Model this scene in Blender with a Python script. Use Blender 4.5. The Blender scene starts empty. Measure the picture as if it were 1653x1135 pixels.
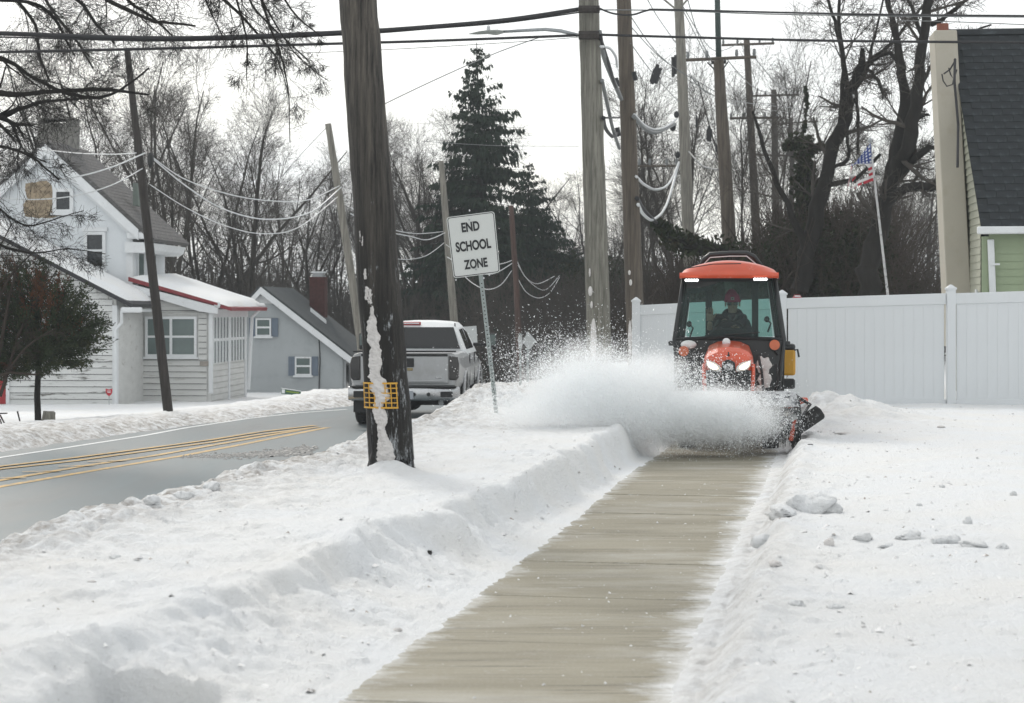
import bpy, bmesh, math, random
import numpy as np
from mathutils import Vector, Matrix, Euler
R = math.radians
scene = bpy.context.scene

# ------------------------------------------------------------------ camera
FPX, CX, HY, CAMZ = 3000.0, 826.5, 500.0, 1.67
cam_d = bpy.data.cameras.new('camera')
cam_d.sensor_width = 36.0
cam_d.lens = 36.0 * FPX / 1653.0
cam_d.shift_y = -(567.5 - HY) / 1653.0
cam_d.clip_start = 0.1
cam_d.clip_end = 3000
cam_d.dof.use_dof = True
cam_d.dof.focus_distance = 21.5
cam_d.dof.aperture_fstop = 4.5
cam = bpy.data.objects.new('camera', cam_d)
scene.collection.objects.link(cam)
cam.location = (0, 0, CAMZ)
cam.rotation_euler = (R(90), 0, 0)
scene.camera = cam

# ------------------------------------------------------------------ world: bright thin overcast with pale blue gaps
SUN_EL, SUN_AZ = 36.0, -22.0           # behind the scene, a little left
world = bpy.data.worlds.new('World')
scene.world = world
world.use_nodes = True
nt = world.node_tree
nt.nodes.clear()
wo = nt.nodes.new('ShaderNodeOutputWorld')
bg = nt.nodes.new('ShaderNodeBackground')
sky = nt.nodes.new('ShaderNodeTexSky')
sky.sky_type = 'NISHITA'
sky.sun_disc = False
sky.sun_elevation = R(SUN_EL)
sky.sun_rotation = R(SUN_AZ)
sky.dust_density = 2.0
geo = nt.nodes.new('ShaderNodeTexCoord')
mp = nt.nodes.new('ShaderNodeMapping')
mp.inputs['Scale'].default_value = (1.6, 1.6, 5.0)
mp.inputs['Location'].default_value = (0.35, 0.0, 0.6)
nz = nt.nodes.new('ShaderNodeTexNoise')
nz.inputs['Scale'].default_value = 1.7
nz.inputs['Detail'].default_value = 6
nz.inputs['Roughness'].default_value = 0.55
rmp = nt.nodes.new('ShaderNodeValToRGB')
rmp.color_ramp.elements[0].position = 0.34
rmp.color_ramp.elements[0].color = (0.52, 0.52, 0.52, 1)
rmp.color_ramp.elements[1].position = 0.60
rmp.color_ramp.elements[1].color = (1, 1, 1, 1)
cl = nt.nodes.new('ShaderNodeMix'); cl.data_type = 'RGBA'
cl.inputs[7].default_value = (10.3, 10.4, 10.3, 1)
nt.links.new(geo.outputs['Generated'], mp.inputs['Vector'])
nt.links.new(mp.outputs['Vector'], nz.inputs['Vector'])
nt.links.new(nz.outputs['Fac'], rmp.inputs['Fac'])
nt.links.new(rmp.outputs['Color'], cl.inputs[0])
nt.links.new(sky.outputs['Color'], cl.inputs[6])
nt.links.new(cl.outputs[2], bg.inputs['Color'])
bg.inputs['Strength'].default_value = 0.105
nt.links.new(bg.outputs['Background'], wo.inputs['Surface'])

sun_d = bpy.data.lights.new('sun', 'SUN')
sun_d.energy = 1.45
sun_d.angle = R(11)
sun_d.color = (1.0, 0.95, 0.88)
sun = bpy.data.objects.new('sun', sun_d)
scene.collection.objects.link(sun)
sun.location = (-20, 40, 40)
az, el = R(SUN_AZ), R(SUN_EL)
sdir = Vector((math.sin(az) * math.cos(el), math.cos(az) * math.cos(el), math.sin(el)))
sun.rotation_euler = sdir.to_track_quat('Z', 'Y').to_euler()

scene.view_settings.view_transform = 'Standard'
scene.view_settings.look = 'None'
scene.view_settings.exposure = 0.19
scene.view_settings.gamma = 1.0
scene.view_settings.use_curve_mapping = False
scene.cycles.use_denoising = True
scene.cycles.max_bounces = 8
scene.cycles.transparent_max_bounces = 24
scene.cycles.volume_bounces = 6
scene.cycles.volume_step_rate = 1.0
scene.cycles.volume_max_steps = 64

col = scene.collection

def P(px, py, d):
    return Vector(((px - CX) / FPX * d, d, CAMZ - (py - HY) / FPX * d))

# ------------------------------------------------------------------ noise helpers
def _hash(ix, iy, seed):
    h = (ix.astype(np.int64) * 374761393 + iy.astype(np.int64) * 668265263 + seed * 1274126177) & 0xffffffff
    h = ((h ^ (h >> 13)) * 1274126177) & 0xffffffff
    h = (h ^ (h >> 16)) & 0xffffffff
    return h / 4294967295.0
def vnoise(x, y, seed=0):
    x = np.asarray(x, float); y = np.asarray(y, float)
    ix = np.floor(x); iy = np.floor(y)
    fx = x - ix; fy = y - iy
    fx = fx * fx * fx * (fx * (fx * 6 - 15) + 10); fy = fy * fy * fy * (fy * (fy * 6 - 15) + 10)
    a = _hash(ix, iy, seed); b = _hash(ix + 1, iy, seed)
    c = _hash(ix, iy + 1, seed); d = _hash(ix + 1, iy + 1, seed)
    return (a * (1 - fx) + b * fx) * (1 - fy) + (c * (1 - fx) + d * fx) * fy
def fbm(x, y, seed=0, octs=4, gain=0.5):
    x = np.asarray(x, float); y = np.asarray(y, float); s = 0; a = 1; t = 0
    for i in range(octs):
        s = s + a * vnoise(x * (2 ** i) + 17.3 * i, y * (2 ** i) - 9.1 * i, seed + i)
        t += a; a *= gain
    return s / t - 0.5
def _h1(ix, iy, seed):
    h = (ix * 374761393 + iy * 668265263 + seed * 1274126177) & 0xffffffff
    h = ((h ^ (h >> 13)) * 1274126177) & 0xffffffff
    return ((h ^ (h >> 16)) & 0xffffffff) / 4294967295.0
def sfbm(x, y, seed=0, octs=4, gain=0.5):
    """the same noise for single numbers (fast)"""
    s = 0.0; a = 1.0; t = 0.0
    for i in range(octs):
        X = x * (2 ** i) + 17.3 * i; Y = y * (2 ** i) - 9.1 * i
        ix = math.floor(X); iy = math.floor(Y); fx = X - ix; fy = Y - iy
        fx = fx * fx * (3 - 2 * fx); fy = fy * fy * (3 - 2 * fy)
        k = seed + i
        s += a * ((_h1(ix, iy, k) * (1 - fx) + _h1(ix + 1, iy, k) * fx) * (1 - fy) + (_h1(ix, iy + 1, k) * (1 - fx) + _h1(ix + 1, iy + 1, k) * fx) * fy)
        t += a; a *= gain
    return s / t - 0.5
def sstep(a, b, x):
    t = np.clip((x - a) / (b - a), 0, 1)
    return t * t * (3 - 2 * t)

# ------------------------------------------------------------------ object helpers
def tag(o, label=None, cat=None, group=None, kind=None):
    if label: o['label'] = label
    if cat: o['category'] = cat
    if group: o['group'] = group
    if kind: o['kind'] = kind
    return o
def empty(name, loc=(0, 0, 0), rz=0.0, label=None, cat=None, group=None, kind=None):
    o = bpy.data.objects.new(name, None)
    col.objects.link(o)
    o.location = loc
    o.rotation_euler = (0, 0, rz)
    o.empty_display_size = 0.2
    return tag(o, label, cat, group, kind)
class MB:
    def __init__(s):
        s.v = []; s.f = []
    def add(s, vs, fs):
        n = len(s.v)
        s.v.extend([tuple(p) for p in vs])
        s.f.extend([tuple(i + n for i in f) for f in fs])
        return s
    def box(s, c, d, rot=None, taper=None):
        x, y, z = d[0] / 2, d[1] / 2, d[2] / 2
        t = taper if taper else 1.0
        vs = [Vector(q) for q in ((-x, -y, -z), (x, -y, -z), (x, y, -z), (-x, y, -z),
              (-x * t, -y * t, z), (x * t, -y * t, z), (x * t, y * t, z), (-x * t, y * t, z))]
        if rot is not None:
            m = rot if isinstance(rot, Matrix) else Euler(rot).to_matrix()
            vs = [m @ q for q in vs]
        c = Vector(c)
        return s.add([q + c for q in vs], [(0, 3, 2, 1), (4, 5, 6, 7), (0, 1, 5, 4), (1, 2, 6, 5), (2, 3, 7, 6), (3, 0, 4, 7)])
    def bbox(s, a, b):
        return s.box([(a[i] + b[i]) / 2 for i in range(3)], [abs(b[i] - a[i]) for i in range(3)])
    def prism(s, poly, y0, y1, axis='y'):
        # poly = list of 2D points; extruded along axis
        def mk(p, t):
            if axis == 'y': return (p[0], t, p[1])
            if axis == 'x': return (t, p[0], p[1])
            return (p[0], p[1], t)
        n = len(poly)
        vs = [mk(p, y0) for p in poly] + [mk(p, y1) for p in poly]
        fs = [tuple(range(n)), tuple(range(2 * n - 1, n - 1, -1))]
        for i in range(n):
            j = (i + 1) % n
            fs.append((i, i + n, j + n, j))
        return s.add(vs, fs)
    def tube(s, pts, rad, n=8, cap=True, closed=False):
        pts = [Vector(p) for p in pts]
        if not hasattr(rad, '__len__'): rad = [rad] * len(pts)
        k = len(pts)
        base = len(s.v)
        ref = None
        for i, p in enumerate(pts):
            a = pts[max(i - 1, 0)]; b = pts[min(i + 1, k - 1)]
            if closed: a = pts[i - 1]; b = pts[(i + 1) % k]
            t = (b - a)
            t = t.normalized() if t.length > 1e-9 else Vector((0, 0, 1))
            if ref is None:
                ref = t.orthogonal().normalized()
            u = ref - t * ref.dot(t)
            u = u.normalized() if u.length > 1e-6 else t.orthogonal().normalized()
            ref = u
            w = t.cross(u)
            for j in range(n):
                an = 2 * math.pi * j / n
                s.v.append(tuple(p + (u * math.cos(an) + w * math.sin(an)) * rad[i]))
        m = k if closed else k - 1
        for i in range(m):
            for j in range(n):
                a = base + i * n + j; b = base + i * n + (j + 1) % n
                c = base + ((i + 1) % k) * n + (j + 1) % n; d = base + ((i + 1) % k) * n + j
                s.f.append((a, b, c, d))
        if cap and not closed:
            s.f.append(tuple(base + j for j in range(n - 1, -1, -1)))
            s.f.append(tuple(base + (k - 1) * n + j for j in range(n)))
        return s
    def ball(s, c, r, seg=12, rings=8):
        c = Vector(c)
        if not hasattr(r, '__len__'): r = (r, r, r)
        b = len(s.v)
        s.v.append(tuple(c + Vector((0, 0, r[2]))))
        for i in range(1, rings):
            th = math.pi * i / rings
            for j in range(seg):
                ph = 2 * math.pi * j / seg
                s.v.append(tuple(c + Vector((r[0] * math.sin(th) * math.cos(ph), r[1] * math.sin(th) * math.sin(ph), r[2] * math.cos(th)))))
        s.v.append(tuple(c - Vector((0, 0, r[2]))))
        e = len(s.v) - 1
        for j in range(seg):
            s.f.append((b, b + 1 + j, b + 1 + (j + 1) % seg))
            s.f.append((e, b + 1 + (rings - 2) * seg + (j + 1) % seg, b + 1 + (rings - 2) * seg + j))
        for i in range(rings - 2):
            for j in range(seg):
                q = b + 1 + i * seg
                s.f.append((q + j, q + seg + j, q + seg + (j + 1) % seg, q + (j + 1) % seg))
        return s
    def grid(s, fn, nu, nv):
        b = len(s.v)
        for i in range(nu + 1):
            for j in range(nv + 1):
                s.v.append(tuple(fn(i / nu, j / nv)))
        for i in range(nu):
            for j in range(nv):
                a = b + i * (nv + 1) + j
                s.f.append((a, a + nv + 1, a + nv + 2, a + 1))
        return s
    def mesh(s, name, mat=None, smooth=False):
        me = bpy.data.meshes.new(name)
        me.from_pydata(s.v, [], s.f)
        me.update()
        if mat: me.materials.append(mat)
        if smooth:
            me.polygons.foreach_set('use_smooth', [True] * len(me.polygons))
        return me
    def build(s, name, mat=None, parent=None, smooth=False, bevel=0, seg=1, sub=0, fixn=False):
        me = s.mesh(name, mat, smooth)
        if fixn:
            bm = bmesh.new(); bm.from_mesh(me); bmesh.ops.recalc_face_normals(bm, faces=bm.faces[:]); bm.to_mesh(me); bm.free()
        o = bpy.data.objects.new(name, me)
        col.objects.link(o)
        if parent: o.parent = parent
        if bevel:
            m = o.modifiers.new('b', 'BEVEL'); m.width = bevel; m.segments = seg; m.limit_method = 'ANGLE'; m.angle_limit = R(35)
        if sub:
            m = o.modifiers.new('s', 'SUBSURF'); m.levels = sub; m.render_levels = sub
        if smooth and bevel:
            pass
        return o
def inst(name, me, parent=None, loc=(0, 0, 0), rot=(0, 0, 0), sc=(1, 1, 1)):
    o = bpy.data.objects.new(name, me)
    col.objects.link(o)
    if parent: o.parent = parent
    o.location = loc; o.rotation_euler = rot; o.scale = sc
    return o
def np_mesh(name, v, quads=None, tris=None, mat=None, smooth=False):
    me = bpy.data.meshes.new(name)
    v = np.asarray(v, np.float32)
    me.vertices.add(len(v)); me.vertices.foreach_set('co', v.ravel())
    if quads is not None:
        f = np.asarray(quads, np.int32); n = 4
    else:
        f = np.asarray(tris, np.int32); n = 3
    me.loops.add(f.size); me.loops.foreach_set('vertex_index', f.ravel())
    me.polygons.add(len(f))
    me.polygons.foreach_set('loop_start', np.arange(0, f.size, n, dtype=np.int32))
    if smooth: me.polygons.foreach_set('use_smooth', np.ones(len(f), bool))
    me.update(calc_edges=True)
    me.validate()
    if mat: me.materials.append(mat)
    return me

# ------------------------------------------------------------------ materials
def mat(name, c, rough=0.7, var=0.25, nscale=6.0, bump=0.0, bscale=30.0, metal=0.0, spec=0.5, stretch=(1, 1, 1), c2=None,
        c2pos=(0.5, 0.65), detail=5, coat=0.0, emit=None, estr=0.0, trans=0.0, distort=0.0):
    """Principled material: base colour varied by noise, an optional second colour in patches (wear, dirt, snow specks) and fine bump."""
    m = bpy.data.materials.new(name); m.use_nodes = True
    t = m.node_tree; b = t.nodes['Principled BSDF']
    tc = t.nodes.new('ShaderNodeTexCoord'); mpn = t.nodes.new('ShaderNodeMapping')
    mpn.inputs['Scale'].default_value = stretch
    t.links.new(tc.outputs['Object'], mpn.inputs['Vector'])
    n = t.nodes.new('ShaderNodeTexNoise'); n.inputs['Scale'].default_value = nscale
    n.inputs['Detail'].default_value = detail; n.inputs['Roughness'].default_value = 0.6
    n.inputs['Distortion'].default_value = distort
    t.links.new(mpn.outputs[0], n.inputs['Vector'])
    r = t.nodes.new('ShaderNodeValToRGB')
    r.color_ramp.elements[0].position = 0.25; r.color_ramp.elements[1].position = 0.75
    lo = [max(0, q * (1 - var)) for q in c]; hi = [min(1, q * (1 + var)) for q in c]
    r.color_ramp.elements[0].color = (*lo, 1); r.color_ramp.elements[1].color = (*hi, 1)
    t.links.new(n.outputs['Fac'], r.inputs['Fac'])
    out = r.outputs['Color']
    if c2:
        n2 = t.nodes.new('ShaderNodeTexNoise'); n2.inputs['Scale'].default_value = nscale * 1.7
        n2.inputs['Detail'].default_value = 6; n2.inputs['Roughness'].default_value = 0.65
        t.links.new(mpn.outputs[0], n2.inputs['Vector'])
        r2 = t.nodes.new('ShaderNodeValToRGB')
        r2.color_ramp.elements[0].position = c2pos[0]; r2.color_ramp.elements[1].position = c2pos[1]
        t.links.new(n2.outputs['Fac'], r2.inputs['Fac'])
        mx = t.nodes.new('ShaderNodeMix'); mx.data_type = 'RGBA'
        t.links.new(r2.outputs['Color'], mx.inputs[0]); t.links.new(out, mx.inputs[6])
        mx.inputs[7].default_value = (*c2, 1)
        out = mx.outputs[2]
    t.links.new(out, b.inputs['Base Color'])
    b.inputs['Roughness'].default_value = rough; b.inputs['Metallic'].default_value = metal
    b.inputs['Specular IOR Level'].default_value = spec
    b.inputs['Coat Weight'].default_value = coat
    if trans: b.inputs['Transmission Weight'].default_value = trans
    if emit: b.inputs['Emission Color'].default_value = (*emit, 1); b.inputs['Emission Strength'].default_value = estr
    if bump:
        n3 = t.nodes.new('ShaderNodeTexNoise'); n3.inputs['Scale'].default_value = bscale; n3.inputs['Detail'].default_value = 4
        t.links.new(mpn.outputs[0], n3.inputs['Vector'])
        bp = t.nodes.new('ShaderNodeBump'); bp.inputs['Strength'].default_value = 1.0; bp.inputs['Distance'].default_value = bump
        t.links.new(n3.outputs['Fac'], bp.inputs['Height']); t.links.new(bp.outputs[0], b.inputs['Normal'])
    return m

def glass_mat(name, tint, mixf=0.12, rough=0.02):
    m = bpy.data.materials.new(name); m.use_nodes = True
    t = m.node_tree; t.nodes.clear()
    o = t.nodes.new('ShaderNodeOutputMaterial'); mx = t.nodes.new('ShaderNodeMixShader')
    tr = t.nodes.new('ShaderNodeBsdfTransparent'); tr.inputs['Color'].default_value = (*tint, 1)
    gl = t.nodes.new('ShaderNodeBsdfGlossy'); gl.inputs['Roughness'].default_value = rough
    gl.inputs['Color'].default_value = (0.9, 0.95, 0.95, 1)
    df = t.nodes.new('ShaderNodeBsdfDiffuse'); df.inputs['Color'].default_value = (.5, .55, .55, 1)
    m2 = t.nodes.new('ShaderNodeMixShader'); m2.inputs[0].default_value = 0.06
    lw = t.nodes.new('ShaderNodeLayerWeight'); lw.inputs['Blend'].default_value = mixf
    t.links.new(lw.outputs['Fresnel'], mx.inputs[0]); t.links.new(tr.outputs[0], m2.inputs[1]); t.links.new(df.outputs[0], m2.inputs[2])
    t.links.new(m2.outputs[0], mx.inputs[1]); t.links.new(gl.outputs[0], mx.inputs[2]); t.links.new(mx.outputs[0], o.inputs['Surface'])
    return m

M = {}
M['ice'] = mat('iced_cable', (.62, .64, .65), .4, .15)
M['cable'] = mat('black_cable', (.018, .018, .02), .6, .2)
M['cable_grey'] = mat('grey_cable', (.16, .17, .17), .55, .2)
M['black'] = mat('black_plastic', (.012, .013, .014), .55, .3)
M['rubber'] = mat('rubber', (.02, .02, .02), .85, .3, c2=(.35, .36, .37), c2pos=(.58, .75), nscale=9)
M['steel'] = mat('galvanised_steel', (.34, .36, .37), .45, .15, metal=.6, nscale=20)
M['orange'] = mat('orange_paint', (.54, .075, .028), .32, .12, nscale=3, coat=.3, c2=(.62, .50, .46), c2pos=(.60, .85), bump=.0015, bscale=14)
M['white_trim'] = mat('white_trim', (.66, .68, .69), .6, .06, c2=(.4, .39, .36), c2pos=(.62, .8), nscale=5)
# ------------------------------------------------------------------ the ground
def xl(y):  return -0.83 + 0.1775 * (y - 7.89)          # left edge of the pavement
SWW = 1.56
def xe(y):  return np.interp(y, [0, 7, 11.3, 15.5, 17.3, 20, 24.5, 27.3, 31, 36, 45, 60, 90], [-5.3, -4.1, -3.1, -2.3, -1.85, -1.5, -1.05, -.45, -.1, .6, 2.2, 6, 14])
def xf(y):  return np.interp(y, [0, 15, 26.5, 31, 34.8, 39.3, 42.4, 46, 52, 60, 90], [-17, -11, -7.3, -6.2, -4.95, -3.38, -2.4, -1.2, 1.5, 5, 13.0])
def yard(x, y):
    r = np.interp(y, [0, 20, 30, 45, 62, 80, 120, 400], [-.55, -.5, -.5, -.72, -1.1, -1.2, -1.0, -.5])
    return r
def H(x, y, detail=True):
    x = np.asarray(x, float); y = np.asarray(y, float)
    t = x - xl(y)
    edge = xe(y)
    # strip / plateau between road and pavement
    roll = 0.055 * fbm(x * .9, y * .7, 3, 3) + 0.022 * fbm(x * 3.2, y * 2.6, 7, 3)
    plat = np.interp(y, [0, 8, 16, 21, 24, 30, 60], [.27, .27, .33, .35, .30, .33, .3]) + roll * 1.3
    wob = 0.42 * fbm(y * .6, 0 * y + 3.7, 11, 2) + 0.26 * fbm(y * 2.1, x * 1.4, 12, 3) + .10 * fbm(y * 8, x * 6, 14, 3)
    crest = np.interp(y, [0, 8, 9.5, 11, 12.5, 16, 20.5, 23, 60], [1.0, .95, .85, .70, .56, .42, .30, .25, .25]) + wob
    foot = 0.10 + 0.05 * fbm(y * 2.7, x * 2.7, 13, 3)
    crest = np.maximum(crest, foot + .09)
    sh_ = np.clip(.5 + 1.3 * fbm(y * .8, x * .5, 17, 2), .15, .85)
    sh_ = sh_ * np.interp(y, [7, 9, 12, 15], [.15, .4, .8, 1.0]); k = (1 - sh_) * sstep(foot, crest + .05, -t) ** .8 + sh_ * sstep(crest - .20, crest, -t)
    lipn = 0.035 * np.exp(-((-t - crest) / .12) ** 2)
    left = 0.035 * sstep(0, .12, -t) + (plat - .035) * k + lipn
    scal = 0.15 * fbm(x * 6 + y * 1.3, y * 4.2, 21, 5, .6) * k * (1 - k) * 4
    left = left + scal
    left = left - .26 * sstep(7.72, 7.63, y + .10 * fbm(x * 6, y, 15, 3)) * sstep(-1.76, -1.66, x + .08 * fbm(y * 7, x, 16, 3)) * sstep(-1.15, -1.35, x)
    # down to the road: crusty plough edge
    pe = -(x - edge)
    rag = 0.30 * fbm(y * 1.6, x * .8, 31, 4)
    dr = sstep(-.1 + rag, 1.0 + rag, pe)
    left = left * (1 - dr) + (-.66) * dr
    crust = np.exp(-((pe + .25) / .75) ** 2)
    left = left + crust * (0.24 * (np.abs(fbm(x * 3.4, y * 3.4, 41, 4))) - .02)
    pile = 0.22 * np.exp(-((x + .35) / .9) ** 2 - ((y - 26.2) / 1.6) ** 2)
    left = left + pile * (1 + 1.2 * fbm(x * 4, y * 4, 42, 3)) * (1 - dr)
    left = left + .09 * np.exp(-((x + 1.04) / .17) ** 2 - ((y - 15.78) / .2) ** 2)        # snow heaped at the pole foot
    # far bank and yard
    q = xf(y) - x
    rq = 0.4 * fbm(y * 1.3, x * 1.3, 51, 3)
    up = sstep(-.12 + rq * .4, 1.35 + rq, q)
    crestz = np.interp(y, [0, 26, 33, 38, 44, 50, 60], [-.1, -.17, -.28, -.38, -.24, -.35, -.5])
    yd = yard(x, y) + .08 * fbm(x * .5, y * .5, 61, 3)
    dn = sstep(1.8, 6.5, q)
    farb = -.66 + (crestz + .66) * up
    farb = farb * (1 - dn) + yd * dn
    farb = farb + (1 - dn) * up * (.22 * np.abs(fbm(x * 3, y * 3, 71, 4)) - .03)
    farb = farb + .16 * np.exp(-((x + 5.1) / .9) ** 2 - ((y - 46.5) / 1.2) ** 2)
    mid = (edge + xf(y)) / 2
    L = np.where(x < mid, farb, left)
    # right of the pavement
    s = t - SWW
    ragr = 0.10 * fbm(y * 2.3, x * .7, 81, 4)
    field = np.interp(s, [0, 2, 8, 30], [.17, .21, .24, .3]) + roll * .9 + np.interp(y, [0, 18, 24, 28, 60], [-.05, 0, .02, .0, .05])
    ku = sstep(.0 + ragr, .24 + ragr * 2.2, s)
    Rr = field * ku
    Rr = Rr + 0.06 * np.exp(-((s - .28) / .14) ** 2) * (0.5 + 2.2 * fbm(x * 4, y * 2.5, 91, 4))
    pr = np.exp(-((x - 4.45) / .85) ** 2 - ((y - 25.6) / 1.9) ** 2)
    Rr = Rr + .29 * pr * (1 + 1.1 * fbm(x * 3.5, y * 3.5, 92, 4)) * ku
    # over the slabs: feathered thin snow brushed sideways in streaks
    ts = np.minimum(t, SWW - t)
    st = fbm(t * 3.2, y * 4.5, 101, 4, .6) + .5 * fbm(t * 9, y * 14, 102, 2)
    fl = np.where(t < SWW / 2, .30, .24)
    feather = .020 * (1 - ts / (fl * .40)) + .018 * st * sstep(-.05, .15, ts) - .004
    patch = -.010 + .060 * (fbm(t * 3.0 + 5, y * 7.5, 111, 5, .65) - .15) - .004
    over = np.maximum(np.maximum(feather, patch), -.03)
    over = np.minimum(over, .03)
    h = np.where(t < 0, L, np.where(t > SWW, Rr, over))
    # blend at the two borders
    bl = sstep(-.10, 0, t) * (t < 0)
    h = np.where(t < 0, h * (1 - bl) + np.maximum(h * .2, .018 + .03 * st) * bl, h)
    br = 1 - sstep(0, .08, s)
    h = np.where(t > SWW, h * (1 - br) + (.018 + .03 * st) * br, h)
    far = sstep(70, 110, y)
    h = h * (1 - far) + (-1.0) * far
    if detail:
        road = ((x < edge - .9) & (x > xf(y) + .3))
        fade = 1.0 / (1 + np.maximum(y - 10, 0) * .02)
        onw = (t > 0) & (t < SWW)
        sm = np.where(t > SWW + .7, .5, .85)
        g = (.020 * fbm(x * 9, y * 7, 121, 3) + .016 * fbm(x * 26, y * 18, 122, 2)) * sm
        pit = fbm(x * 4.3, y * 3.1, 123, 3); g = g - .018 * sm * sstep(.19, .26, pit) + .018 * sm * sstep(.22, .29, fbm(x * 7.1, y * 6.3, 124, 2))
        h = h + np.where(onw | road, 0, g * fade)
    return h
def Hs(x, y):
    return float(H(np.array([x]), np.array([y]))[0])

def snow_material():
    m = bpy.data.materials.new('snow'); m.use_nodes = True
    t = m.node_tree; b = t.nodes['Principled BSDF']
    tc = t.nodes.new('ShaderNodeTexCoord')
    at = t.nodes.new('ShaderNodeAttribute'); at.attribute_name = 'dirt'
    n1 = t.nodes.new('ShaderNodeTexNoise'); n1.inputs['Scale'].default_value = 7; n1.inputs['Detail'].default_value = 9; n1.inputs['Roughness'].default_value = .72
    t.links.new(tc.outputs['Object'], n1.inputs['Vector'])
    mu = t.nodes.new('ShaderNodeMath'); mu.operation = 'MULTIPLY'
    rr = t.nodes.new('ShaderNodeValToRGB'); rr.color_ramp.elements[0].position = .40; rr.color_ramp.elements[1].position = .66
    t.links.new(n1.outputs['Fac'], rr.inputs['Fac'])
    t.links.new(rr.outputs['Color'], mu.inputs[0]); t.links.new(at.outputs['Fac'], mu.inputs[1])
    # sparse specks of grit and twig bits everywhere
    n2 = t.nodes.new('ShaderNodeTexNoise'); n2.inputs['Scale'].default_value = 5.2; n2.inputs['Detail'].default_value = 8; n2.inputs['Roughness'].default_value = .78
    mp2 = t.nodes.new('ShaderNodeMapping'); mp2.inputs['Scale'].default_value = (1, 1.2, 1); mp2.inputs['Location'].default_value = (4.4, 2.2, 0)
    t.links.new(tc.outputs['Object'], mp2.inputs[0]); t.links.new(mp2.outputs[0], n2.inputs['Vector'])
    r2 = t.nodes.new('ShaderNodeValToRGB'); r2.color_ramp.elements[0].position = .705; r2.color_ramp.elements[1].position = .76
    t.links.new(n2.outputs['Fac'], r2.inputs['Fac'])
    ad = t.nodes.new('ShaderNodeMath'); ad.operation = 'ADD'; ad.use_clamp = True
    sc = t.nodes.new('ShaderNodeMath'); sc.operation = 'MULTIPLY'; sc.inputs[1].default_value = .55
    t.links.new(r2.outputs['Color'], sc.inputs[0])
    t.links.new(mu.outputs[0], ad.inputs[0]); t.links.new(sc.outputs[0], ad.inputs[1])
    mx = t.nodes.new('ShaderNodeMix'); mx.data_type = 'RGBA'
    # warm tint of wind-blown grit
    n4 = t.nodes.new('ShaderNodeTexNoise'); n4.inputs['Scale'].default_value = 1.3; n4.inputs['Detail'].default_value = 6
    t.links.new(tc.outputs['Object'], n4.inputs['Vector'])
    r4 = t.nodes.new('ShaderNodeValToRGB'); r4.color_ramp.elements[0].position = .35; r4.color_ramp.elements[1].position = .7
    r4.color_ramp.elements[0].color = (.83, .85, .865, 1); r4.color_ramp.elements[1].color = (.84, .84, .825, 1)
    t.links.new(n4.outputs['Fac'], r4.inputs['Fac']); t.links.new(r4.outputs['Color'], mx.inputs[6])
    mx.inputs[7].default_value = (.27, .235, .20, 1)
    t.links.new(ad.outputs[0], mx.inputs[0])
    t.links.new(mx.outputs[2], b.inputs['Base Color'])
    b.inputs['Roughness'].default_value = .75
    b.inputs['Specular IOR Level'].default_value = .25
    n3 = t.nodes.new('ShaderNodeTexNoise'); n3.inputs['Scale'].default_value = 34; n3.inputs['Detail'].default_value = 6; n3.inputs['Roughness'].default_value = .7
    mp3 = t.nodes.new('ShaderNodeMapping'); mp3.inputs['Scale'].default_value = (1, .6, 1)
    t.links.new(tc.outputs['Object'], mp3.inputs[0]); t.links.new(mp3.outputs[0], n3.inputs['Vector'])
    bp = t.nodes.new('ShaderNodeBump'); bp.inputs['Strength'].default_value = 1.0; bp.inputs['Distance'].default_value = .035
    t.links.new(n3.outputs['Fac'], bp.inputs['Height']); t.links.new(bp.outputs[0], b.inputs['Normal'])
    return m
M['snow'] = snow_material()

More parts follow.
